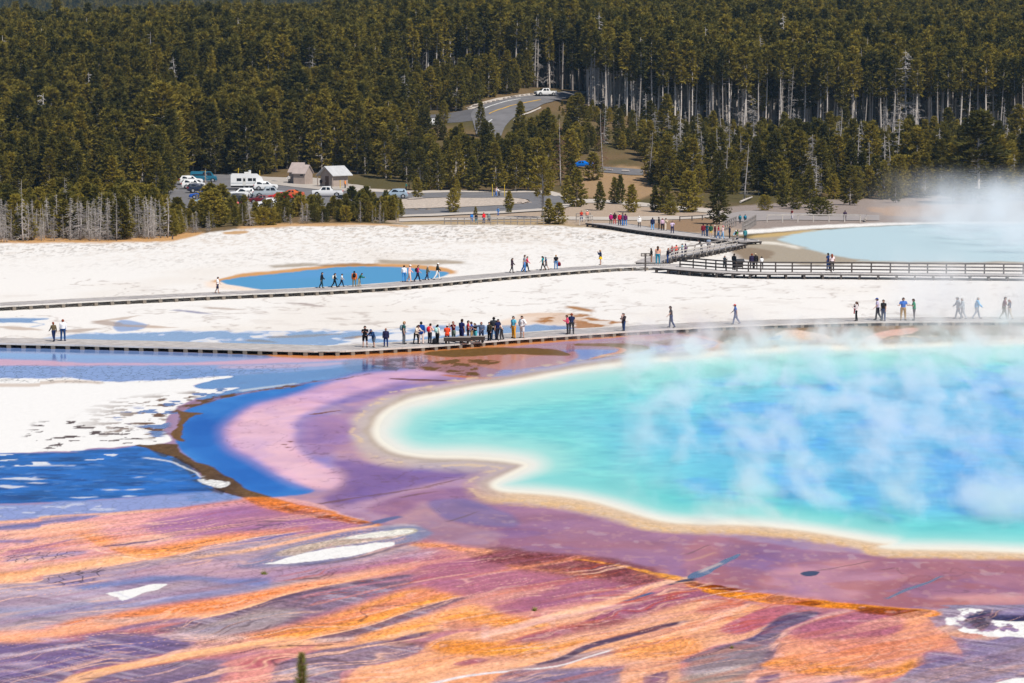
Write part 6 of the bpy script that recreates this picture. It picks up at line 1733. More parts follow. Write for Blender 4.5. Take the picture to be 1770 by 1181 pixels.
def camper(label, px, py, head, L, H, name="camper"):
    p = hit(px, py); o = thing(name, label, "camper", (p.x, p.y, p.z+0.14), R(head))
    body = MB()
    prof = [(L/2,.75),(L/2,1.5),(L/2-.35,2.3),(L/2-1.2,H-.06),(-L/2+.3,H),(-L/2,H-.3),(-L/2,.75)]
    n = len(prof)
    body.add([(x,-1.15,z) for x,z in prof]+[(x,1.15,z) for x,z in prof], [tuple(range(n)), tuple(reversed(range(n,2*n)))]+[(i, i+n, (i+1)%n+n, (i+1)%n) for i in range(n)])
    me = body.mesh("body", WHT); bm = bmesh.new(); bm.from_mesh(me); bmesh.ops.recalc_face_normals(bm, faces=bm.faces); bm.to_mesh(me); bm.free()
    link("body", me, o)
    for sx in (-1, 1):
        for (x0,x1,z0,z1) in [(L*.02,L*.02+.8,1.6,2.15),(L*.02+.95,L*.02+1.5,1.6,2.15),(-L*.32,-L*.32+.9,1.6,2.15)]:
            f = MB(); f.box(x0,x1,sx*1.15-0.012,sx*1.15+0.012,z0,z1); link("side_window", f.mesh("side_window", glass_m), o)
        f = MB(); f.box(-L*.14,-L*.14+.62,sx*1.15-0.015,sx*1.15+0.015,.85,2.3); d_ = link("door", f.mesh("door", paint("cream",(0.6,0.59,0.56))), o)
        f = MB(); f.box(-L*.14+.12,-L*.14+.5,sx*1.15-0.02,sx*1.15+0.02,1.55,2.1); link("door_window", f.mesh("door_window", glass_m), d_)
        f = MB(); f.box(-L/2+.05,L/2-.4,sx*1.15-0.008,sx*1.15+0.008,1.16,1.3); link("stripe", f.mesh("stripe", SLV), o)
        for wx in (-.55,.35):
            f = MB(); f.tube([(wx,sx*.95,.38),(wx,sx*1.16,.38)],[.38,.38],16); w = link("wheel", f.mesh("wheel", tyre_m), o)
            f = MB(); f.tube([(wx,sx*.96,.38),(wx,sx*1.17,.38)],[.22,.22],12); link("rim", f.mesh("rim", rim_m), w)
    f = MB(); f.box(-.5,.5,-.4,.4,H-.01,H+.28); link("roof_unit", f.mesh("roof_unit", paint("cream",(0.6,0.59,0.56))), o)
    f = MB(); f.box(L/2,L/2+1.0,-.08,.08,.55,.68); link("tow_bar", f.mesh("tow_bar", trim_m), o)
    f = MB(); f.box(-L/2+.1,L/2-.1,-1.0,1.0,.45,.745); link("chassis", f.mesh("chassis", trim_m), o)
camper("white camper trailer with dark windows in the middle of the lot", 427, 329, 8, 6.2, 3.0)
camper("small white trailer at the left end of the lot", 289, 325, 6, 3.2, 2.1)

# ------------------------------------------------------------------ restrooms
wall_tan = mat("restroom_wall", (0.36, 0.29, 0.25), 0.9, 0.15, var=0.12, scale=1.5)
roof_pink = mat("restroom_roof", (0.40, 0.33, 0.305), 0.85, 0.15, var=0.12, scale=1.2)
roof_grey = mat("restroom_roof_grey", (0.44, 0.44, 0.45), 0.8, 0.2, var=0.12, scale=1.2)
door_br = mat("restroom_door", (0.12, 0.075, 0.055), 0.7, 0.2, var=0.1)
def gable_module(o, ox, oy, w, d_, h, rh, wm, rm, eave=0.25, over=0.25, door=True):
    """ridge along local x"""
    f = MB()
    y0, y1 = oy-d_/2, oy+d_/2; x0, x1 = ox-w/2, ox+w/2
    vs = [(x0,y0,0),(x1,y0,0),(x1,y1,0),(x0,y1,0),(x0,y0,h),(x1,y0,h),(x1,y1,h),(x0,y1,h),(x0,oy,h+rh),(x1,oy,h+rh)]
    f.add(vs, [(0,1,5,4),(2,3,7,6),(3,0,4,8,7),(1,2,6,9,5),(0,3,2,1)])
    link("wall", f.mesh("wall", wm), o)
    th = 0.12
    sl = rh/(d_/2)
    for s_, nm in ((-1,"roof"),(1,"roof")):
        f = MB()
        ye = oy + s_*(d_/2+eave); ze = h - eave*sl
        v = [(x0-over,ye,ze),(x1+over,ye,ze),(x1+over,oy,h+rh),(x0-over,oy,h+rh)]
        v2 = [(a,b,c+th) for a,b,c in v]
        f.add(v+v2, [(0,3,2,1),(4,5,6,7),(0,1,5,4),(1,2,6,5),(2,3,7,6),(3,0,4,7)])
        link(nm, f.mesh(nm, rm), o)
    if door:
        f = MB(); f.box(x0-0.03, x0-0.002, oy-0.45, oy+0.45, 0.02, 2.0); dd = link("door", f.mesh("door", door_br), o)
        f = MB(); f.box(x0-0.07, x0-0.032, oy+0.3, oy+0.36, 0.95, 1.1); link("handle", f.mesh("handle", rim_m), dd)
    f = MB(); f.box(ox+w*0.1, ox+w*0.35, y0-0.02, y0-0.003, h-0.55, h-0.25); link("vent", f.mesh("vent", trim_m), o)
p = hit(519, 319)
o = thing("restroom", "tan restroom building with two stepped gables, left of the two restrooms", "building", (p.x, p.y, p.z+0.1), R(-24))
gable_module(o, 0.95, -0.6, 2.5, 3.2, 2.2, 1.45, wall_tan, roof_pink)
gable_module(o, -1.25, 1.7, 2.5, 3.2, 2.4, 1.6, wall_tan, roof_pink)
f = MB(); f.tube([(0.9,0.5,3.0),(0.9,0.5,4.6)],[.11,.11],8); link("vent_pipe", f.mesh("vent_pipe", trim_m), o)
p = hit(578, 323)
o = thing("restroom", "dark walled restroom with a light grey overhanging roof, right of the two restrooms", "building", (p.x, p.y, p.z+0.1), R(52))
gable_module(o, 0, 0, 4.2, 3.2, 2.5, 1.3, wall_tan, roof_grey, eave=0.6, over=0.8)
for yy in (-1.9, 1.9):
    f = MB(); f.box(-2.75,-2.6,yy-0.07,yy+0.07,0,2.05); link("porch_post", f.mesh("porch_post", wall_tan), o)
f = MB(); f.tube([(0.6,0.9,2.9),(0.6,0.9,4.4)],[.11,.11],8); link("vent_pipe", f.mesh("vent_pipe", trim_m), o)
# small waste bin
p = hit(431.5, 305); o = thing("litter_bin", "small white bin at the kerb behind the camper", "bin", (p.x,p.y,p.z+0.15))
f = MB(); f.tube([(0,0,0),(0,0,0.95)],[.28,.3],10); link("body", f.mesh("body", WHT), o); f = MB(); f.tube([(0,0,0.955),(0,0,1.1)],[.32,.2],10); link("lid", f.mesh("lid", SLV), o)
# ------------------------------------------------------------------ people
def rotx(v, a, c):    # rotate v about x-axis through c (positive leans forward, +y)
    y, z = v[1]-c[1], v[2]-c[2]
    return np.array([v[0], c[1] + y*math.cos(a) + z*math.sin(a), c[2] - y*math.sin(a) + z*math.cos(a)])

def limb(p, a_fwd, a_out, L):
    """hanging direction swung forward by a_fwd and outward (x) by a_out"""
    d = np.array([math.sin(a_out), math.sin(a_fwd)*math.cos(a_out), -math.cos(a_fwd)*math.cos(a_out)])
    return p + d*L

POSES = {  # legs: (swing, knee, out) left/right ; arms: (shoulder fwd, out, elbow fwd, elbow in) left/right ; lean
 "stand": dict(l=((0.02,0.02,0.07),(-0.02,0.03,0.07)), a=((0.03,0.13,0.18,0.05),(0.0,0.13,0.15,0.05)), lean=0.0),
 "relaxed": dict(l=((0.10,0.12,0.10),(-0.04,0.02,0.06)), a=((0.05,0.16,0.4,0.2),(-0.05,0.14,0.2,0.05)), lean=0.02),
 "phone": dict(l=((0.03,0.04,0.08),(-0.03,0.03,0.08)), a=((0.35,0.12,1.75,0.45),(0.35,0.12,1.75,0.45)), lean=0.06),
 "hips": dict(l=((0.05,0.05,0.12),(-0.05,0.03,0.12)), a=((-0.15,0.55,0.55,1.15),(-0.1,0.55,0.55,1.15)), lean=0.0),
 "walk": dict(l=((0.30,0.10,0.04),(-0.26,0.30,0.04)), a=((-0.38,0.12,0.30,0.05),(0.40,0.12,0.45,0.05)), lean=0.06),
 "walk2": dict(l=((-0.15,0.30,0.04),(0.17,0.08,0.04)), a=((0.30,0.12,0.45,0.05),(-0.28,0.12,0.25,0.05)), lean=0.05),
 "point": dict(l=((0.04,0.03,0.08),(-0.04,0.03,0.08)), a=((0.2,0.15,1.2,0.5),(0.25,1.45,0.1,0.0)), lean=0.03),
 "camera": dict(l=((0.05,0.04,0.1),(-0.03,0.03,0.08)), a=((0.85,0.30,2.1,0.55),(0.85,0.30,2.1,0.55)), lean=0.03),
 "lean": dict(l=((0.20,0.25,0.1),(-0.15,0.05,0.05)), a=((0.6,0.15,0.9,0.3),(0.5,0.15,1.0,0.3)), lean=0.42),
 "carry": dict(l=((0.10,0.08,0.07),(-0.08,0.08,0.07)), a=((0.45,0.15,1.5,0.6),(0.40,0.15,1.6,0.6)), lean=-0.05),
 "talk": dict(l=((0.06,0.05,0.09),(-0.04,0.03,0.09)), a=((0.30,0.35,1.35,-0.1),(0.25,0.35,1.45,-0.1)), lean=0.0),
}
def skeleton(pose):
    P = POSES[pose]; hip = np.array([0,0,0.93]); J = {"hip": hip}
    segs = []
    def up(v): return rotx(np.array(v, float), P["lean"], hip)
    waist, chest, neck0, neck1, head = up((0,0,1.06)), up((0,0.005,1.28)), up((0,0,1.44)), up((0,0.012,1.53)), up((0,0.025,1.625))
    J.update(waist=waist, chest=chest, neck0=neck0, neck1=neck1, head=head)
    low = 9
    for s_, (sw, kn, out) in zip((-1, 1), P["l"]):
        h = hip + np.array([s_*0.095, 0, -0.02])
        k = limb(h, sw, s_*out, 0.44); an = limb(k, sw-kn, s_*out*0.4, 0.42)
        toe = an + np.array([s_*0.03, 0.17, -0.045]) if kn < 0.3 else an + np.array([s_*0.03, 0.13, -0.11])
        J["knee%d"%s_], J["ank%d"%s_], J["toe%d"%s_], J["hj%d"%s_] = k, an, toe, h
        low = min(low, an[2]-0.075, toe[2]-0.035)
    for s_, (fw, out, el, inn) in zip((-1, 1), P["a"]):
        sh = up((s_*0.185, 0, 1.405))
        e = limb(sh, fw+P["lean"]*0.3, s_*out, 0.285)
        w = limb(e, fw+el, s_*(out-inn), 0.25)
        d = (w-e)/np.linalg.norm(w-e); J["sh%d"%s_], J["el%d"%s_], J["wr%d"%s_], J["hd%d"%s_] = sh, e, w, w+d*0.085
    for k_ in J: J[k_] = J[k_] - np.array([0,0,low])
    return J
BODY = {}
def body_data(pose):
    """one continuous body surface plus a region tag for every face"""
    if pose in BODY: return BODY[pose]
    J = skeleton(pose); mb = MB()
    dn = J["hip"] - np.array([0,0,0.07])
    mb.tube([dn, J["hip"], J["waist"], J["chest"], J["chest"]*0.35+J["neck0"]*0.65, J["neck0"]], [(.13,.10),(.168,.118),(.142,.10),(.172,.118),(.165,.095),(.075,.06)], 14)
    mb.tube([J["neck0"]*1.2-J["chest"]*0.2, J["neck0"], J["neck1"], J["head"]], [.06,.06,.056,.06], 10)
    up_ = (J["head"]-J["neck1"]); up_ /= np.linalg.norm(up_)
    hc = J["head"]
    fwd = np.cross(np.array([1.0,0,0]), up_); fwd = -fwd if fwd[1] < 0 else fwd
    hd = []; hr = []
    for t, r in ((-.125,.045),(-.10,.068),(-.05,.082),(0.0,.086),(.05,.084),(.09,.066),(.118,.03)):
        hd.append(hc + up_*t + fwd*(0.012 if t < -0.06 else 0.0)); hr.append((r*0.86, r*1.12))
    mb.tube(hd, hr, 14)
    mb.tube([hc+fwd*0.088+up_*0.012, hc+fwd*0.118-up_*0.022, hc+fwd*0.085-up_*0.032], [.012,.020,.012], 6)         # nose
    for s_ in (-1,1): mb.tube([hc+np.array([s_*0.070,0,0])-up_*0.03, hc+np.array([s_*0.090,-0.012,0])+up_*0.022], [.016,.024], 6)   # ears
    caps = [("torso",J["hip"],J["chest"],.13),("torso",J["chest"],J["neck0"]*0.85+J["chest"]*0.15,.12),("hips",dn,J["hip"],.15),("neck",J["neck0"],J["neck1"],.055),("head",J["head"]-up_*0.06,J["head"]+up_*0.06,.085)]
    for s_ in (-1, 1):
        h,k,a,t = J["hj%d"%s_],J["knee%d"%s_],J["ank%d"%s_],J["toe%d"%s_]
        mb.tube([h+np.array([0,0,0.03]), h*0.6+k*0.4, k, k*0.65+a*0.35, a], [.092,.078,.056,.056,.040], 10)
        mb.tube([a+np.array([0,-0.045,-0.03]), a*0.5+t*0.5+np.array([0,0,-0.01]), t], [(.042,.045),(.046,.038),(.036,.026)], 10)
        caps += [("thigh",h,k,.075),("shin",k,a,.05),("foot",a+np.array([0,-0.04,-0.04]),t,.04)]
        sh,e,w,hn = J["sh%d"%s_],J["el%d"%s_],J["wr%d"%s_],J["hd%d"%s_]
        mid = J["chest"]*0.3+J["neck0"]*0.7
        mb.tube([mid*0.5+sh*0.5, sh, sh*0.5+e*0.5, e, e*0.6+w*0.4, w], [.07,.062,.050,.042,.038,.027], 9)
        mb.tube([w, w*0.45+hn*0.55, hn], [(.027,.022),(.038,.022),(.034,.018)], 8)
        caps += [("uarm",sh,e,.05),("farm",e,w,.035),("hand",w+(hn-w)*0.25,hn,.03)]
    src = mb.mesh("body_src", [])
    ob = bpy.data.objects.new("body_src", src); COL.objects.link(ob)
    md = ob.modifiers.new("r", 'REMESH'); md.mode = 'VOXEL'; md.voxel_size = 0.021; md.use_smooth_shade = True
    dg = bpy.context.evaluated_depsgraph_get(); dg.update()
    ev = ob.evaluated_get(dg).to_mesh()
    n = len(ev.vertices); co = np.empty(n*3); ev.vertices.foreach_get("co", co); co = co.reshape(-1,3).copy()
    faces = [tuple(p.vertices) for p in ev.polygons]
    ob.evaluated_get(dg).to_mesh_clear()
    bpy.data.objects.remove(ob); bpy.data.meshes.remove(src)
    tmp = bpy.data.meshes.new("t"); tmp.from_pydata([tuple(p) for p in co], [], faces); tmp.update()
    nr_ = np.array([tuple(v.normal) for v in tmp.vertices]); bpy.data.meshes.remove(tmp)
    best = np.full(n, 1e9); lab = np.zeros(n, int)
    LB = ["torso","hips","neck","head","thigh","shin","foot","uarm","farm","hand"]
    for (l_, a, b, r) in caps:
        ab = b-a; t = np.clip(((co-a)@ab)/(ab@ab+1e-9), 0, 1); dd = np.linalg.norm(co-a-t[:,None]*ab, axis=1) - r
        q = dd < best; best[q] = dd[q]; lab[q] = LB.index(l_)
    flab = np.array([np.bincount(lab[list(f)], minlength=10).argmax() for f in faces])
    hrel = (co - hc); hz = hrel@up_; hy = hrel@fwd
    BODY[pose] = dict(co=co, nr=nr_, faces=faces, flab=flab, LB=LB, J=J, hz=hz, hy=hy, up=up_, fwd=fwd, hc=hc)
    return BODY[pose]

PMESH = {}
skin0 = mat("skin", (0.50, 0.29, 0.21), 0.6, 0.3)
feat_m = mat("face_features", (0.05, 0.025, 0.02), 0.5, 0.3)
cloth0 = mat("cloth", (0.5,0.5,0.5), 0.9, 0.1)
def subset(B, want, offset, name, extra=None):
    vi = {}; vs = []; fs = []
    for f in want:
        q = []
        for i in B["faces"][f]:
            if i not in vi: vi[i] = len(vs); vs.append(B["co"][i] + B["nr"][i]*offset)
            q.append(vi[i])
        fs.append(tuple(q))
    mb = MB(); mb.add(vs, fs)
    if extra: extra(mb)
    return mb.mesh(name, cloth0, True)
def part_mesh(pose, key):
    k_ = (pose, key)
    if k_ in PMESH: return PMESH[k_]
    B = body_data(pose); L = B["LB"]; J = B["J"]; fl = B["flab"]; co = B["co"]
    fz = np.array([co[list(f)].mean(0)[2] for f in B["faces"]])
    def faces(*ls): 
        ok = np.isin(fl, [L.index(l) for l in ls]); return ok
    if key == "body":
        mb = MB(); mb.add(co, B["faces"], 0)
        for s_ in (-1,1):
            w, hn = J["wr%d"%s_], J["hd%d"%s_]; d = (hn-w)/np.linalg.norm(hn-w)
            side = np.cross(d, np.array([0,0,1.0])); side = side/np.linalg.norm(side) if np.linalg.norm(side) > 0.2 else np.array([0,1.0,0])
            pal = np.cross(side, d)
            for j, (o_, ln) in enumerate([(-.026,.062),(-.009,.074),(.009,.070),(.026,.055)]):
                b0 = hn - d*0.02 + side*o_
                mb.tube([b0, b0+d*ln*0.55, b0+d*ln*0.9+pal*0.018], [.0095,.0088,.007], 5)
            t0 = w + d*0.03 + side*0.028
            mb.tube([t0, t0+side*0.028+d*0.03, t0+side*0.034+d*0.06+pal*0.012], [.012,.010,.008], 5)
        hc, u, fw = B["hc"], B["up"], B["fwd"]
        for s_ in (-1,1):
            c = hc + fw*0.098 + u*0.012 + np.array([s_*0.032,0,0])
            mb.tube([c-fw*0.008, c+fw*0.004], [.011,.009], 6, 1)
        c = hc + fw*0.103 - u*0.062
        mb.tube([c-np.array([.026,0,0]), c+np.array([.026,0,0])], [.006,.006], 5, 1)
        me = mb.mesh("person_body", [skin0, feat_m], True)
    elif key in ("tee","long","jacket"):
        ok = faces("torso") | (faces("hips") & (fz > J["hip"][2]-0.04)) | faces("uarm")
        if key != "tee": ok |= faces("farm")
        if key == "jacket": ok |= faces("hips")
        if key == "tee":   # short sleeve ends above the elbow
            for i in np.nonzero(faces("uarm"))[0]:
                c = co[list(B["faces"][i])].mean(0)
                s_ = -1 if c[0] < 0 else 1
                a, b = J["sh%d"%s_], J["el%d"%s_]
                if ((c-a)@(b-a))/((b-a)@(b-a)) > 0.62: ok[i] = False
        me = subset(B, np.nonzero(ok)[0], {"tee":0.014,"long":0.016,"jacket":0.032}[key], key)
    elif key in ("trousers","shorts","leggings"):
        ok = faces("hips","thigh") | (faces("torso") & (fz < J["hip"][2]+0.06))
        if key != "shorts": ok |= faces("shin")
        else: ok &= ~(faces("thigh") & (fz < min(J["knee-1"][2], J["knee1"][2])+0.03))
        me = subset(B, np.nonzero(ok)[0], {"trousers":0.018,"shorts":0.024,"leggings":0.007}[key], key)
    elif key == "skirt":
        def ex(mb):
            h = J["hip"]; k = (J["knee-1"]+J["knee1"])/2
            mb.tube([h+np.array([0,0,.12]), h, h*0.4+k*0.6], [(.165,.125),(.20,.15),(.25,.22)], 14, cap=False)
        me = subset(B, np.nonzero(faces("hips"))[0], 0.02, key, ex)
    elif key == "shoes":
        me = subset(B, np.nonzero(faces("foot"))[0], 0.010, key)
    elif key in ("hair","longhair","cap","sunhat"):
        H = faces("head")
        m_hz = np.array([B["hz"][list(f)].mean() for f in B["faces"]]); m_hy = np.array([B["hy"][list(f)].mean() for f in B["faces"]])
        ok = H & ((m_hz > 0.055) | ((m_hy < -0.005) & (m_hz > -0.075)))
        if key in ("cap","sunhat"): ok = H & (m_hz > 0.035)
        hc, u, fw = B["hc"], B["up"], B["fwd"]
        def ex(mb):
            if key == "longhair":
                mb.tube([hc+u*0.06-fw*0.06, hc-fw*0.105-u*0.03, hc-fw*0.12-u*0.17, hc-fw*0.115-u*0.32], [(.06,.05),(.085,.05),(.09,.045),(.055,.02)], 9)
            if key == "cap":
                c = hc + u*0.045 + fw*0.085
                mb.tube([c, c+fw*0.10-u*0.015], [(.075,.010),(.055,.006)], 10)
            if key == "sunhat":
                c = hc + u*0.045
                mb.tube([c-u*0.006, c+u*0.010], [.17,.165], 16)
        me = subset(B, np.nonzero(ok)[0], {"hair":0.016,"longhair":0.02,"cap":0.018,"sunhat":0.022}[key], key, ex)
    elif key == "pack":
        mb = MB(); J_ = J; c = (J_["chest"]*0.75+J_["neck0"]*0.25); bk = np.array([0,-0.19,0.0])
        wv = J_["waist"]
        mb.tube([wv+np.array([0,-0.16,-0.02]), wv*0.5+c*0.5+np.array([0,-0.20,0]), c+np.array([0,-0.19,0.04]), c+np.array([0,-0.15,0.16])], [(.13,.06),(.165,.10),(.16,.095),(.09,.05)], 12)
        for s_ in (-1,1):
            sh = J_["sh%d"%s_]*0.6+J_["neck0"]*0.4
            mb.tube([c+np.array([s_*.09,-0.12,.10]), sh+np.array([0,0.0,.085]), sh+np.array([0,0.13,-.06]), J_["chest"]+np.array([s_*.13,0.11,-.08]), wv+np.array([s_*.13,-0.10,.04])], [.024]*5, 6)
        me = mb.mesh("pack", cloth0, True)
    PMESH[k_] = me
    return me

def cl(rgb):
    c = lin(rgb, 0.95); return mat("cloth_%d_%d_%d" % rgb, c, 0.9, 0.1)
SK = [mat("skin_a", (0.52,0.31,0.23), 0.6, 0.3), mat("skin_b", (0.40,0.22,0.15), 0.6, 0.3), mat("skin_c", (0.24,0.13,0.085), 0.6, 0.3)]
HAIR = {"k": (26,20,18), "b": (72,46,30), "d": (46,30,22), "r": (130,62,36), "g": (180,176,172), "y": (170,130,84)}
FACE = {"away": 0, "left": 90, "cam": 180, "right": 270, "al": 45, "ar": 315, "cl": 135, "cr": 225}
def person(px, py, hpx, pose, face, top, bot, hair, label, z=None, pack=None, group=None, sk=0, shoes=(40,36,36), name="person"):
    """top: (kind, rgb); bot: (kind, rgb); hair: (kind, key or rgb)"""
    p = hit(px, py) if z is None else G(px, py, z)
    if z is None: p.z += 0.1
    h = hpx * p.y / FPX
    s_ = min(1.95, max(1.0, h)) / 1.745
    o = link(name, part_mesh(pose, "body"), None, p, R(FACE[face] if isinstance(face, str) else face), (s_*1.12, s_*1.12, s_))
    tag(o, label, "person", group); paint_slot(o, SK[sk], 0)
    def add(nm, key, rgb):
        c = link(nm, part_mesh(pose, key), o); paint_slot(c, cl(tuple(rgb)))
    add({"tee":"shirt","long":"shirt","jacket":"jacket"}[top[0]], top[0], top[1])
    add(bot[0], bot[0], bot[1])
    if bot[0] == "skirt": pass
    hk, hcx = hair
    if hk in ("cap","sunhat"):
        add("hat", hk, hcx); add("hair", "hair", HAIR["d"])
    else: add("hair", hk, HAIR[hcx] if isinstance(hcx, str) else hcx)
    add("shoes", "shoes", shoes)
    if pack: add("backpack", "pack", pack)
    return o
NV=(24,30,58); BK=(22,22,26); JN=(38,66,112); LJ=(80,128,180); WT=(238,238,240); KH=(176,146,104); GR=(110,110,116); DG=(62,62,68); CR=(228,210,190)
P = person
# near boardwalk, left to right
P(93,590.5,33,"walk2","al",("long",(96,84,62)),("trousers",(28,42,78)),("hair","r"),"person in a mottled olive top and dark jeans at the far left end",ZA)
P(109,589.5,37,"stand","away",("long",WT),("trousers",JN),("hair","r"),"person in a white shirt and blue jeans beside the olive top walker",ZA)
P(631,600.5,37,"phone","cam",("tee",BK),("shorts",BK),("hair","k"),"person all in black with shorts, first of the near boardwalk crowd",ZA)
P(646,600.5,33,"lean","cl",("jacket",(34,62,104)),("shorts",(88,98,110)),("cap",(60,84,130)),"stooping person in a blue jacket, cap and grey shorts",ZA)
P(667,599.5,31.5,"stand","cam",("jacket",(40,40,74)),("trousers",(30,50,104)),("hair","r"),"person in a navy sweater and blue jeans, standing alone near the stooping one",ZA)
P(698,595,39,"relaxed","right",("tee",(36,84,80)),("trousers",(92,96,102)),("hair","y"),"tall man in a green shirt with a big grey backpack",ZA,pack=(120,136,148))
P(719,595,35,"lean","cr",("long",(226,206,188)),("leggings",BK),("longhair","d"),"long haired woman in a cream top with black leggings, legs crossed",ZA)
P(728,594.5,38,"stand","away",("jacket",(24,70,150)),("trousers",(222,200,190)),("hair","k"),"person in a royal blue jacket and pale trousers",ZA)
P(743,594.5,35,"phone","ar",("long",(236,196,180)),("trousers",(40,44,56)),("hair","d"),"person with a red backpack and dark trousers",ZA,pack=(214,36,52))
P(756,595,33.5,"relaxed","ar",("long",(232,226,214)),("trousers",BK),("longhair","k"),"long haired person with a mint green backpack",ZA,pack=(160,214,214))
P(773,594.5,32,"phone","away",("jacket",(232,80,46)),("trousers",(34,36,50)),("cap",(214,190,170)),"person in an orange red jacket left of the benches",ZA)
P(784,591,35,"camera","cl",("tee",(112,24,44)),("trousers",(110,126,112)),("hair","r"),"ginger haired person in a maroon shirt shading the eyes",ZA)
P(798,593,41,"relaxed","ar",("tee",(34,40,92)),("shorts",(28,34,80)),("hair","d"),"tall man in navy shirt and shorts behind the left bench",ZA,sk=1)
P(809,590.5,36,"talk","right",("tee",(170,60,66)),("trousers",(60,52,58)),("hair","k"),"person in a red shirt between the two benches",ZA)
P(815.5,590.5,34,"relaxed","left",("tee",(36,74,170)),("shorts",KH),("hair","d"),"child in a bright blue shirt and khaki shorts behind the right bench",ZA)
P(821.5,590.5,31.5,"phone","cl",("tee",(34,34,44)),("shorts",(84,180,190)),("longhair","b"),"person in a black shirt and turquoise shorts behind the right bench",ZA)
P(832,591,34,"point","cam",("jacket",(86,98,124)),("trousers",(34,46,76)),("hair","r"),"man in a grey blue jacket pointing to the side with one arm",ZA)
P(846,589.5,32.5,"stand","cl",("long",(70,66,52)),("trousers",BK),("longhair","k"),"long haired woman in an olive top next to the pointing man",ZA)
P(853.5,587,38.5,"phone","away",("jacket",(52,54,60)),("trousers",LJ),("hair","k"),"tall man in a charcoal jacket and light blue jeans, back turned",ZA)
P(860,588.5,36,"walk2","cr",("tee",(30,40,84)),("trousers",(34,36,50)),("hair","k"),"man in a navy shirt and dark trousers in the huddle",ZA)
P(867,588,35,"lean","left",("long",(234,230,224)),("trousers",(70,70,74)),("longhair","k"),"long haired woman in a white top at the right of the huddle",ZA)
P(888,585,38,"relaxed","cl",("tee",(96,188,214)),("trousers",(216,152,44)),("hair","k"),"man in a light blue shirt and mustard trousers",ZA)
P(902.5,584.5,38,"hips","cl",("jacket",(240,238,238)),("shorts",(216,214,216)),("hair","k"),"man in white jacket and pale shorts with hands on hips",ZA)
P(981,578,33,"phone","left",("long",(214,76,110)),("trousers",BK),("hair","b"),"woman in a pink and black top looking at a phone",ZA)
P(988,577.5,35.5,"stand","away",("tee",(34,44,78)),("trousers",BK),("hair","r"),"man in a navy top beside the woman in pink",ZA)
P(1078,572,30,"carry","cl",("jacket",(60,52,56)),("trousers",JN),("hair","k"),"dark haired person in jeans carrying a bundle, alone on the near boardwalk",ZA)
P(1160,567,37,"walk2","left",("tee",(66,62,66)),("trousers",(30,50,96)),("hair","k"),"man in a dark grey shirt and jeans strolling alone to the left",ZA)
P(1271.5,561,35,"walk","left",("tee",(34,90,176)),("trousers",(40,66,120)),("cap",(196,80,80)),"man in a blue shirt and red cap striding alone to the left",ZA)
P(1480,555,33,"carry","left",("long",(232,220,220)),("leggings",BK),("longhair","b"),"long haired woman carrying a small child",ZA)
P(1517,554,38,"walk2","left",("tee",(206,196,224)),("trousers",(34,34,52)),("cap",(50,74,140)),"man in a blue cap and pale lilac shirt",ZA)
P(1527,555,36.5,"stand","cl",("tee",BK),("trousers",(42,68,116)),("hair","k"),"man in a black shirt and jeans beside the blue cap",ZA)
P(1561,554,39,"talk","cam",("tee",(52,110,200)),("trousers",KH),("hair","d"),"man in a bright blue shirt and khaki trousers gesturing",ZA)
P(1580,554,37,"phone","left",("tee",(40,140,104)),("leggings",(96,92,98)),("hair","d"),"woman in a green shirt and grey leggings",ZA)
P(1656,551,37.5,"walk","left",("jacket",(150,160,176)),("trousers",(150,156,170)),("cap",(150,150,150)),"grey figure striding left, veiled by steam",ZA)  # clothes greyed, the steam veil put into their colours
P(1664,552,36,"walk2","left",("jacket",(176,186,196)),("trousers",(180,186,194)),("hair","g"),"pale figure behind the striding one, almost lost in steam",ZA)  # paleness from steam put into clothes and hair colours
P(1688.5,551.5,37.5,"walk","right",("jacket",(96,176,226)),("trousers",(136,146,166)),("hair","g"),"person in a light blue hooded jacket walking in the steam",ZA)
P(1735.5,551.5,38,"walk","right",("tee",(122,44,66)),("trousers",(136,128,112)),("hair","d"),"man in a maroon shirt walking towards the right edge",ZA)
P(1745,552.5,33.5,"walk2","left",("tee",(44,54,96)),("trousers",(206,186,160)),("longhair","r"),"woman in a navy shirt and pale trousers near the right edge",ZA)
# middle boardwalk
P(376,507.5,28,"walk2","right",("tee",(240,240,242)),("shorts",(40,44,70)),("hair","k"),"person in a white shirt and navy shorts left of the blue pool",ZB)
P(556,498.5,27,"walk2","right",("jacket",(28,30,36)),("trousers",(40,70,80)),("hair","k"),"man in a black jacket, first of the group in front of the blue pool",ZB)
P(578.5,497,24.5,"walk","right",("long",BK),("trousers",BK),("longhair","d"),"long haired woman in black with a white backpack",ZB,pack=(236,232,226))
P(590.5,496,22.5,"walk","right",("tee",(238,238,238)),("trousers",(34,36,54)),("cap",BK),"child in a white shirt and black cap by the blue pool",ZB)
P(612.5,495.5,26.5,"stand","away",("jacket",(214,116,60)),("trousers",(126,120,96)),("hair","k"),"person in an orange jacket with a black backpack",ZB,pack=(30,28,30))
P(621,495,23.5,"lean","right",("jacket",(40,104,92)),("trousers",(176,160,130)),("hair","d"),"photographer in a dark green jacket stooping beside the orange jacket",ZB)
P(698.5,487.5,28,"walk2","away",("long",(232,232,238)),("trousers",(66,134,200)),("hair","k"),"person in a white top and bright blue jeans",ZB)
P(708,487.5,29,"walk2","right",("long",(236,186,176)),("trousers",(232,196,178)),("cap",(240,238,236)),"person dressed in pale pink",ZB)
P(722,487,28,"walk","right",("tee",(200,60,104)),("trousers",(34,40,66)),("hair","k"),"person in a magenta shirt with a dark backpack",ZB,pack=(40,36,44))
P(738.5,484.5,24,"walk2","right",("jacket",(84,82,66)),("trousers",(60,60,84)),("hair","g"),"grey haired person in an olive jacket",ZB)
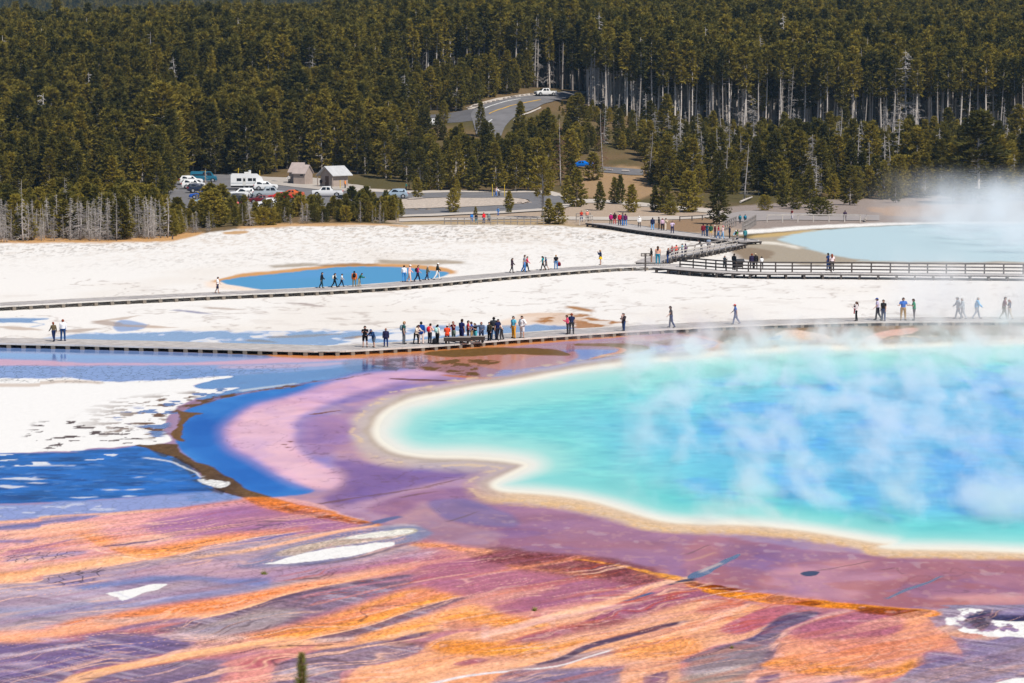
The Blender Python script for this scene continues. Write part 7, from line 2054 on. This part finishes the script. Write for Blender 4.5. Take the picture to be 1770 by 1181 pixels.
P(756,483.5,28.5,"walk","right",("jacket",(52,56,52)),("trousers",(240,238,236)),("cap",(238,238,238)),"person in a loose black jacket and white trousers",ZB)
P(885,472,25,"walk2","right",("jacket",(62,48,58)),("leggings",(52,46,54)),("longhair","d"),"woman in a dark plum coat walking alone",ZB)
P(906,470.5,29,"walk2","right",("tee",(128,132,140)),("trousers",(70,130,196)),("hair","d"),"man in a grey shirt and blue jeans",ZB)
P(910.5,469.5,26,"walk","right",("long",(214,44,84)),("trousers",(48,52,70)),("hair","k"),"woman in a raspberry red top beside the man in grey",ZB)
P(938.5,467.5,24.5,"walk","left",("tee",(38,160,166)),("leggings",BK),("longhair","d"),"woman in a teal shirt striding to the left",ZB)
P(944,467,23,"walk","left",("tee",(40,72,116)),("shorts",(120,114,116)),("cap",(150,160,180)),"man in a blue shirt and grey shorts beside the teal shirt",ZB)
P(961,465.5,24.5,"stand","away",("tee",(30,30,34)),("trousers",(76,128,182)),("hair","y"),"fair haired person in black shirt and jeans with a dark red bag",ZB)
P(1038,458,25.5,"camera","left",("jacket",(34,44,74)),("skirt",(230,186,30)),("hair","y"),"person in a navy jacket and yellow skirt on the middle boardwalk",ZB)
P(1126,454.5,25,"relaxed","left",("jacket",(26,26,28)),("leggings",(140,108,92)),("hair","k"),"person in a black jacket near the notice sign",ZB)
P(1137,456.5,31,"stand","away",("tee",(226,170,146)),("trousers",(40,132,160)),("longhair","b"),"long haired woman in teal trousers near the notice sign",ZB)
P(1154,455,25.5,"phone","right",("jacket",(44,32,46)),("trousers",(34,62,116)),("hair","r"),"person in a dark plum jacket leaning at the end of the dark fence",ZC)
# ramp
for x_, y_, h_, ps, fc, tp, bt, hr, lb in [(1162,447,22,"relaxed","cl",("tee",(190,50,60)),("trousers",JN),("hair","b"),"person in a red top behind the ramp railing, leftmost there"),(1169,445.5,22,"stand","away",("tee",(250,96,76)),("trousers",(120,60,70)),("hair","r"),"person in a coral shirt behind the ramp railing"),
  (1179,443.5,22,"stand","right",("tee",(60,190,216)),("trousers",JN),("hair","d"),"person in a cyan shirt behind the ramp railing"),(1185,442.5,21,"stand","al",("tee",(92,60,110)),("trousers",NV),("hair","k"),"person in a purple shirt behind the ramp railing"),
  (1212.5,436.5,22,"lean","left",("long",(26,26,30)),("trousers",(34,32,40)),("hair","d"),"person in black leaning on the middle of the ramp railing"),(1225,434.5,23,"relaxed","away",("tee",(132,146,168)),("shorts",(96,100,110)),("cap",(230,220,214)),"person in a grey blue shirt behind the ramp railing, rightmost there")]:
    P(x_,y_,h_,ps,fc,tp,bt,hr,lb,ZC)
# raised boardwalk with dark fence
P(1252,464,21.5,"phone","cr",("jacket",(40,50,60)),("trousers",(30,44,50)),("hair","r"),"red haired person in dark clothes left of the information panel",ZC)
P(1268.5,467,28,"relaxed","ar",("jacket",(26,30,36)),("trousers",BK),("hair","k"),"man in black reading the information panel",ZC)
P(1299.5,465,26,"stand","away",("jacket",(50,42,70)),("trousers",BK),("hair","r"),"person in a dark purple jacket right of the information panel",ZC)
P(1306,465,26,"stand","away",("jacket",(34,32,34)),("trousers",BK),("sunhat",(232,208,176)),"person in a black jacket and straw hat by the dark fence",ZC)
P(1316.5,465,21,"phone","away",("long",(238,238,240)),("trousers",(30,30,34)),("hair","k"),"child in a white shirt by the dark fence",ZC)
P(1431.5,468,30,"stand","al",("tee",(36,58,104)),("trousers",(56,92,150)),("hair","k"),"man in a blue shirt and jeans on the raised boardwalk",ZC)
P(1438,468.5,29,"stand","away",("tee",(244,224,226)),("trousers",(34,32,38)),("longhair","r"),"woman in a pale pink shirt beside the man in blue on the raised boardwalk",ZC)
# upper boardwalk
ZE = 0.45
for x_, y_, h_, ps, fc, tp, bt, hr, lb, pk in [
 (1105,393,19,"stand","cam",("jacket",(238,234,230)),("leggings",(50,44,48)),("cap",(240,240,240)),"person in a white jacket standing alone on the upper boardwalk",None),
 (1128,397.5,21,"relaxed","away",("jacket",(34,44,76)),("trousers",(110,170,220)),("hair","k"),"person in a wide navy jacket and light jeans on the upper boardwalk",None),
 (1139,396.5,21,"stand","left",("long",(36,34,38)),("trousers",(36,34,40)),("hair","k"),"slim person in black on the upper boardwalk",None),
 (1145,398,20,"stand","away",("long",(214,180,200)),("trousers",(50,44,54)),("hair","r"),"person in a pale pink top with black trousers on the upper boardwalk",None),
 (1150.5,398.5,21,"camera","right",("long",(214,196,170)),("trousers",(222,208,190)),("hair","k"),"person in beige with raised arms on the upper boardwalk",None),
 (1162,403.5,21,"camera","cam",("long",(216,196,222)),("trousers",(44,44,84)),("hair","b"),"person in a lilac top and navy trousers with arms up",None),
 (1215.5,408.5,21,"stand","away",("jacket",(120,28,44)),("trousers",(50,70,110)),("hair","k"),"person in a maroon jacket, leftmost of the crowd under the broad dark pine",None),
 (1222,408.5,21,"relaxed","ar",("tee",(30,86,98)),("trousers",(60,104,150)),("hair","k"),"person in a dark teal shirt in the crowd under the broad dark pine",None),
 (1228.5,409,20.5,"stand","away",("jacket",(36,80,60)),("shorts",(222,186,100)),("hair","k"),"person in a dark green jacket and sandy shorts in the crowd",None),
 (1236,410.5,21,"relaxed","left",("jacket",(84,26,44)),("trousers",(44,44,52)),("cap",(226,214,208)),"person in a wine coloured jacket and pale cap in the crowd",None),
 (1241.5,412.5,22,"walk2","right",("tee",(160,34,52)),("trousers",(80,150,206)),("hair","b"),"person in a crimson shirt and light jeans in the crowd",None),
 (1249,413,22,"walk2","right",("tee",(236,206,206)),("trousers",(130,176,214)),("sunhat",(236,150,150)),"person in a pale top and pink hat in the crowd",None),
 (1261,412.5,21,"relaxed","right",("jacket",(28,34,60)),("trousers",BK),("hair","k"),"person in a navy jacket standing apart from the crowd",None),
 (1267.5,419.5,22,"lean","right",("tee",(150,200,220)),("trousers",(176,150,130)),("cap",(220,230,236)),"person in a light blue shirt at the boardwalk bend",None),
 (1274,420,22,"walk2","right",("tee",(60,130,60)),("trousers",(38,48,76)),("hair","k"),"person in a green shirt at the boardwalk bend",(40,40,44)),
 (1288,416.5,20,"walk2","away",("jacket",(64,130,138)),("trousers",(40,46,60)),("hair","d"),"person in a sea green jacket walking away past the bend",None),
 (1005,383,18.5,"stand","cam",("tee",(196,60,40)),("trousers",JN),("hair","r"),"person in a rust red shirt leaning on the white railed bridge",None),
 (1015,383,19,"stand","away",("tee",(236,150,130)),("trousers",(50,44,50)),("cap",(236,236,236)),"person in a salmon shirt on the white railed bridge",None),
 (1056,388,18.5,"relaxed","away",("jacket",(176,34,110)),("leggings",BK),("cap",(240,238,236)),"person in a magenta jacket and white hat",None),
 (1062.5,387.5,19.5,"stand","away",("jacket",(60,34,36)),("trousers",(196,80,86)),("hair","k"),"person in a dark top and red trousers",None),
 (1071,389.5,20,"stand","away",("jacket",(200,40,66)),("trousers",JN),("cap",(230,210,210)),"person in a red jacket in the trio on the upper boardwalk",None),
 (1076,390,22,"relaxed","right",("jacket",(84,82,104)),("trousers",(64,116,186)),("hair","k"),"tall person in a slate jacket in the trio on the upper boardwalk",None),
 (1081,390,20,"stand","away",("jacket",(96,36,84)),("trousers",(64,130,196)),("hair","d"),"person in a plum jacket in the trio on the upper boardwalk",None)]:
    P(x_,y_,h_,ps,fc,tp,bt,hr,lb,ZE,pack=pk)
# on the paths
for x_, y_, h_, ps, fc, tp, bt, hr, lb, pk in [
 (1279,388,15,"walk2","away",("jacket",(40,120,140)),("trousers",DG),("hair","k"),"backpacker in teal on the sloping bridge, left of the two",(46,130,150)),
 (1288,387.5,15,"walk2","away",("jacket",(40,100,130)),("trousers",DG),("hair","k"),"backpacker in teal on the sloping bridge, right of the two",(50,140,170)),
 (1369,379.5,16,"relaxed","cl",("tee",(120,36,40)),("trousers",(222,214,220)),("hair","k"),"person in a dark red shirt and white trousers behind the log railing",None),
 (1460.5,383.5,18,"stand","away",("jacket",(70,56,76)),("trousers",(110,104,116)),("hair","d"),"person in a plum grey jacket at the end of the log railing",None),
 (857.5,341,16,"walk2","right",("tee",(232,206,206)),("trousers",(50,120,200)),("hair","r"),"person in a pale top and blue trousers between yellow poles",None),
 (862.5,340.5,15,"lean","left",("tee",(240,238,238)),("trousers",(50,48,60)),("cap",(240,240,240)),"person in a white top between the yellow poles",None),
 (861,374,14,"walk","cl",("jacket",(90,140,196)),("trousers",(44,96,176)),("hair","d"),"person in blue walking on the strip above the footpath",None),
 (815.5,386,15.5,"stand","away",("jacket",(50,126,206)),("trousers",(60,110,180)),("cap",(220,220,224)),"person in a sky blue jacket behind the rail fence",None),
 (823,387,15.5,"stand","cam",("jacket",(40,38,44)),("trousers",(40,130,150)),("hair","k"),"person in a black jacket and teal trousers behind the rail fence",None),
 (836.5,387,18,"relaxed","al",("jacket",(226,40,50)),("trousers",(40,64,120)),("hair","r"),"person in a bright red jacket behind the rail fence",None),
 (845,386.5,16,"stand","away",("jacket",(126,138,140)),("trousers",(44,60,96)),("hair","g"),"person in a grey jacket behind the rail fence",None),
 (499,318,14,"walk","cl",("jacket",(232,228,224)),("trousers",(40,40,48)),("hair","k"),"person in a white jacket beside the left restroom",None),
 (555,324,14,"stand","away",("jacket",(28,28,34)),("trousers",(36,36,44)),("hair","k"),"dark figure on the pavement between the restrooms",None),
 (596.5,327,15,"relaxed","right",("jacket",(240,140,50)),("trousers",(40,40,48)),("hair","d"),"person in an orange jacket at the right restroom",None),
 (702,330,13,"walk2","right",("jacket",(44,110,104)),("trousers",(40,44,56)),("hair","k"),"person in a green jacket on the kerb behind the silver blue car",None),
 (707,330.5,12,"stand","left",("jacket",(36,40,46)),("trousers",BK),("hair","k"),"person in dark clothes on the kerb behind the silver blue car",None),
 (417.5,361,14,"relaxed","cl",("tee",(232,60,170)),("leggings",(206,196,200)),("hair","b"),"person in a hot pink top by the front row of cars",None),
 (411,361,12,"stand","cam",("tee",(236,120,120)),("shorts",(220,110,120)),("hair","y"),"child in a salmon top by the front row of cars",None),
 (422,351,15,"stand","away",("tee",(50,80,170)),("trousers",NV),("hair","k"),"person in a blue shirt between the parked cars",None),
 (431,347,14,"stand","left",("tee",(206,206,212)),("trousers",GR),("hair","d"),"person in a light grey shirt between the parked cars",None)]:
    P(x_,y_,h_,ps,fc,tp,bt,hr,lb,None,pack=pk)

# carried and standing bags, the carried child
def bag(label, p, rgb, sc=1.0, name="bag", cat="bag"):
    f = MB(); f.tube([(0,0,0),(0,0,0.14),(0,0,0.30),(0,0,0.40)], [(.15,.09),(.19,.12),(.17,.11),(.08,.05)], 12)
    o = tag(link(name, f.mesh("bag", cl(rgb), True), None, p, 0.3, sc), label, cat)
    f = MB(); f.tube([(-.07,0,.38),(-.05,0,.47),(.05,0,.47),(.07,0,.38)], [.015]*4, 6); link("handle", f.mesh("handle", cl(rgb), True), o)
bag("black rucksack standing on the deck beside the mint backpack", G(751.5,595,ZA), (30,30,34), 1.15, "rucksack")
q = G(966.5,465,ZB); bag("dark red bag swinging from the fair haired person's hand", (q.x, q.y, q.z+0.30), (110,16,40), 1.1)
q = G(1076,572,ZA)
ch = part_mesh("carry","body")
def small_child(label, px, py, z, up, rgb, rgb2, face):
    p = G(px, py, z); o = tag(link("person", part_mesh("carry","body"), None, (p.x, p.y, p.z+up), R(face), 0.46), label, "person"); paint_slot(o, SK[0], 0)
    for nm, key, c in (("shirt","long",rgb),("trousers","trousers",rgb2),("hair","hair",HAIR["k"]),("shoes","shoes",(60,40,40))):
        k_ = link(nm, part_mesh("carry",key), o); paint_slot(k_, cl(c))
small_child("small child with red trousers held by the long haired woman", 1476.5, 555, ZA, 0.62, (60,44,56), (206,40,70), 270)
small_child("bundled infant held by the person alone on the near boardwalk", 1076, 572, ZA, 0.62, (220,190,180), (226,200,196), 180)

# foreground: top of a young pine on the viewpoint slope, and two tufts on the mats
twig_m = mat("young_twig", (0.22, 0.14, 0.09), 0.9, 0.1)
need_m = mat("fresh_needles", (0.20, 0.22, 0.04), 0.7, 0.2, var=0.3, scale=6)
gx, gy, gzt = 0.0, 20.0, 0.0
dx, dy, dz = ray(521, 1128); t = 20.0/dy
tipx, tipz = dx*t, CAMZ + dz*t
gz0 = ground_z(tipx, 20.0)
o = thing("pine_sapling", "blurred tip of a young pine poking into the bottom edge", "tree", (tipx, 20.0, gz0-0.05))
Hs = tipz - gz0 + 0.05
f = MB(); f.tube([(0,0,0),(0.03,0.02,Hs*0.5),(0,0,Hs)], [0.035,0.022,0.008], 7)
rngS = np.random.default_rng(3)
nd = MB()
def needle_shoot(a, b, n, L):
    a = np.array(a); b = np.array(b); ax = (b-a)/np.linalg.norm(b-a)
    for _ in range(n):
        t_ = rngS.random(); p_ = a + (b-a)*t_; w = rngS.normal(size=3); w -= ax*(w@ax); w /= np.linalg.norm(w)+1e-9
        d_ = w*0.75 + ax*0.66; s_ = np.cross(d_, rngS.normal(size=3)); s_ /= np.linalg.norm(s_)
        nd.add([p_-s_*0.004, p_+s_*0.004, p_+d_*L*(1.25-0.75*t_**2)*rngS.uniform(0.6,1.15)], [(0,1,2)])
needle_shoot((0,0,Hs-0.42), (0,0,Hs-0.01), 700, 0.085)
for k in range(11):
    z = Hs*(0.25+0.055*k); a = k*2.4; L = (Hs-z)*0.42+0.05
    if z + L*0.7 > Hs-0.32: L = max(0.05, (Hs-0.34-z)/0.8)
    e = (math.cos(a)*L, math.sin(a)*L, z+L*0.6); f.tube([(0,0,z), e], [0.012,0.005], 5); needle_shoot((0,0,z), e, 160, 0.06)
link("trunk", f.mesh("trunk", twig_m, True), o); link("crown", nd.mesh("crown", need_m), o)
for px, py, s_, lb in [(457,993,0.32,"tiny yellow green tuft on the pale lilac mat"),(924,1056,0.3,"tiny green tuft on the mauve mat"),(1265,1121,0.2,"tiny tuft on the grey flow")]:
    p = G(px, py, 0); f = MB()
    for k in range(60):
        w = rngS.normal(size=3); w[2] = abs(w[2])+0.4; w /= np.linalg.norm(w); s2 = np.cross(w, rngS.normal(size=3)); s2 /= np.linalg.norm(s2); q = rngS.normal(size=3)*0.12; q[2] = 0
        f.add([q-s2*0.03, q+s2*0.03, q+w*rngS.uniform(0.4,1.0)], [(0,1,2)])
    tag(link("grass_tuft", f.mesh("tuft", need_m), None, p, 0, s_), lb, "plant")
# ------------------------------------------------------------------ steam
def steam_box(name, label, x0, x1, y0, y1, z1, dens, scale, thr, seed, stretch=(1,1,0.6), ztop=None, gx=None, gy=None):
    mb = MB(); mb.box(x0, x1, y0, y1, 0.03, z1)
    m = bpy.data.materials.new(name); m.use_nodes = True
    nt = m.node_tree; N = nt.nodes; L = nt.links
    N.remove(N["Principled BSDF"])
    pv = N.new("ShaderNodeVolumePrincipled")
    pv.inputs["Color"].default_value = (0.96, 0.975, 1.0, 1); pv.inputs["Anisotropy"].default_value = 0.0
    L.new(pv.outputs[0], N["Material Output"].inputs["Volume"])
    geo = N.new("ShaderNodeNewGeometry")
    mp = N.new("ShaderNodeMapping"); mp.inputs["Scale"].default_value = stretch; mp.inputs["Location"].default_value = (seed*7.3, seed*3.1, 0)
    mp.inputs["Rotation"].default_value = (0, R(18), 0)
    L.new(geo.outputs["Position"], mp.inputs["Vector"])
    no = N.new("ShaderNodeTexNoise"); no.inputs["Scale"].default_value = scale; no.inputs["Detail"].default_value = 4.0; no.inputs["Roughness"].default_value = 0.55; no.inputs["Distortion"].default_value = 0.3
    L.new(mp.outputs[0], no.inputs["Vector"])
    def mr(src, a, b, c, d_, smooth=True):
        q = N.new("ShaderNodeMapRange"); q.interpolation_type = 'SMOOTHSTEP' if smooth else 'LINEAR'
        q.inputs[1].default_value = a; q.inputs[2].default_value = b; q.inputs[3].default_value = c; q.inputs[4].default_value = d_
        L.new(src, q.inputs[0]); return q.outputs[0]
    sep = N.new("ShaderNodeSeparateXYZ"); L.new(geo.outputs["Position"], sep.inputs[0])
    v = mr(no.outputs["Fac"], thr, thr+0.30, 0.0, dens)
    def mul(a, b):
        q = N.new("ShaderNodeMath"); q.operation = 'MULTIPLY'; L.new(a, q.inputs[0]); L.new(b, q.inputs[1]); return q.outputs[0]
    v = mul(v, mr(sep.outputs["Z"], (ztop or z1)*0.15, z1, 1.0, 0.0))
    ex, ey = (x1-x0)*0.25, (y1-y0)*0.22
    for src, a0, a1, e, opt in ((sep.outputs["X"], x0, x1, ex, gx), (sep.outputs["Y"], y0, y1, ey, gy)):
        if opt: e0, e1 = opt
        else: e0 = e1 = e
        if e0: v = mul(v, mr(src, a0, a0+e0, 0.0, 1.0))
        if e1: v = mul(v, mr(src, a1-e1, a1, 1.0, 0.0))
    L.new(v, pv.inputs["Density"])
    o = link(name, mb.mesh(name, m)); tag(o, label, None, None, "stuff")
    return o
steam_box("steam", "thin drifting steam over the great turquoise spring", 2, 62, 118, 226, 3.2, 0.46, 0.46, 0.49, 1, (0.85, 0.30, 0.9), gx=(12, 4), gy=(7, 16))
steam_box("steam", "steam veil drifting across the right end of the near boardwalk", 30, 52, 205, 262, 6.5, 0.10, 0.22, 0.42, 5, (1.0, 0.7, 0.35), gx=(8, 6), gy=(14, 16))
steam_box("steam", "dense white steam rising from the pale blue pool", 50, 110, 305, 425, 9.0, 0.18, 0.18, 0.42, 9, (1.0, 0.8, 0.9), gx=(20, 10), gy=(30, 30))

# ------------------------------------------------------------------ air
def haze():
    mb = MB(); mb.box(-3800, 3800, -60, 4700, -1.0, 262)
    m = bpy.data.materials.new("haze"); m.use_nodes = True
    N = m.node_tree.nodes; N.remove(N["Principled BSDF"])
    pv = N.new("ShaderNodeVolumePrincipled"); pv.inputs["Density"].default_value = 0.00004
    pv.inputs["Color"].default_value = (0.40, 0.68, 1.0, 1)
    m.node_tree.links.new(pv.outputs[0], N["Material Output"].inputs["Volume"])
    tag(link("haze", mb.mesh("haze", m)), "faint blue distance haze over the whole valley", None, None, "stuff")
haze()
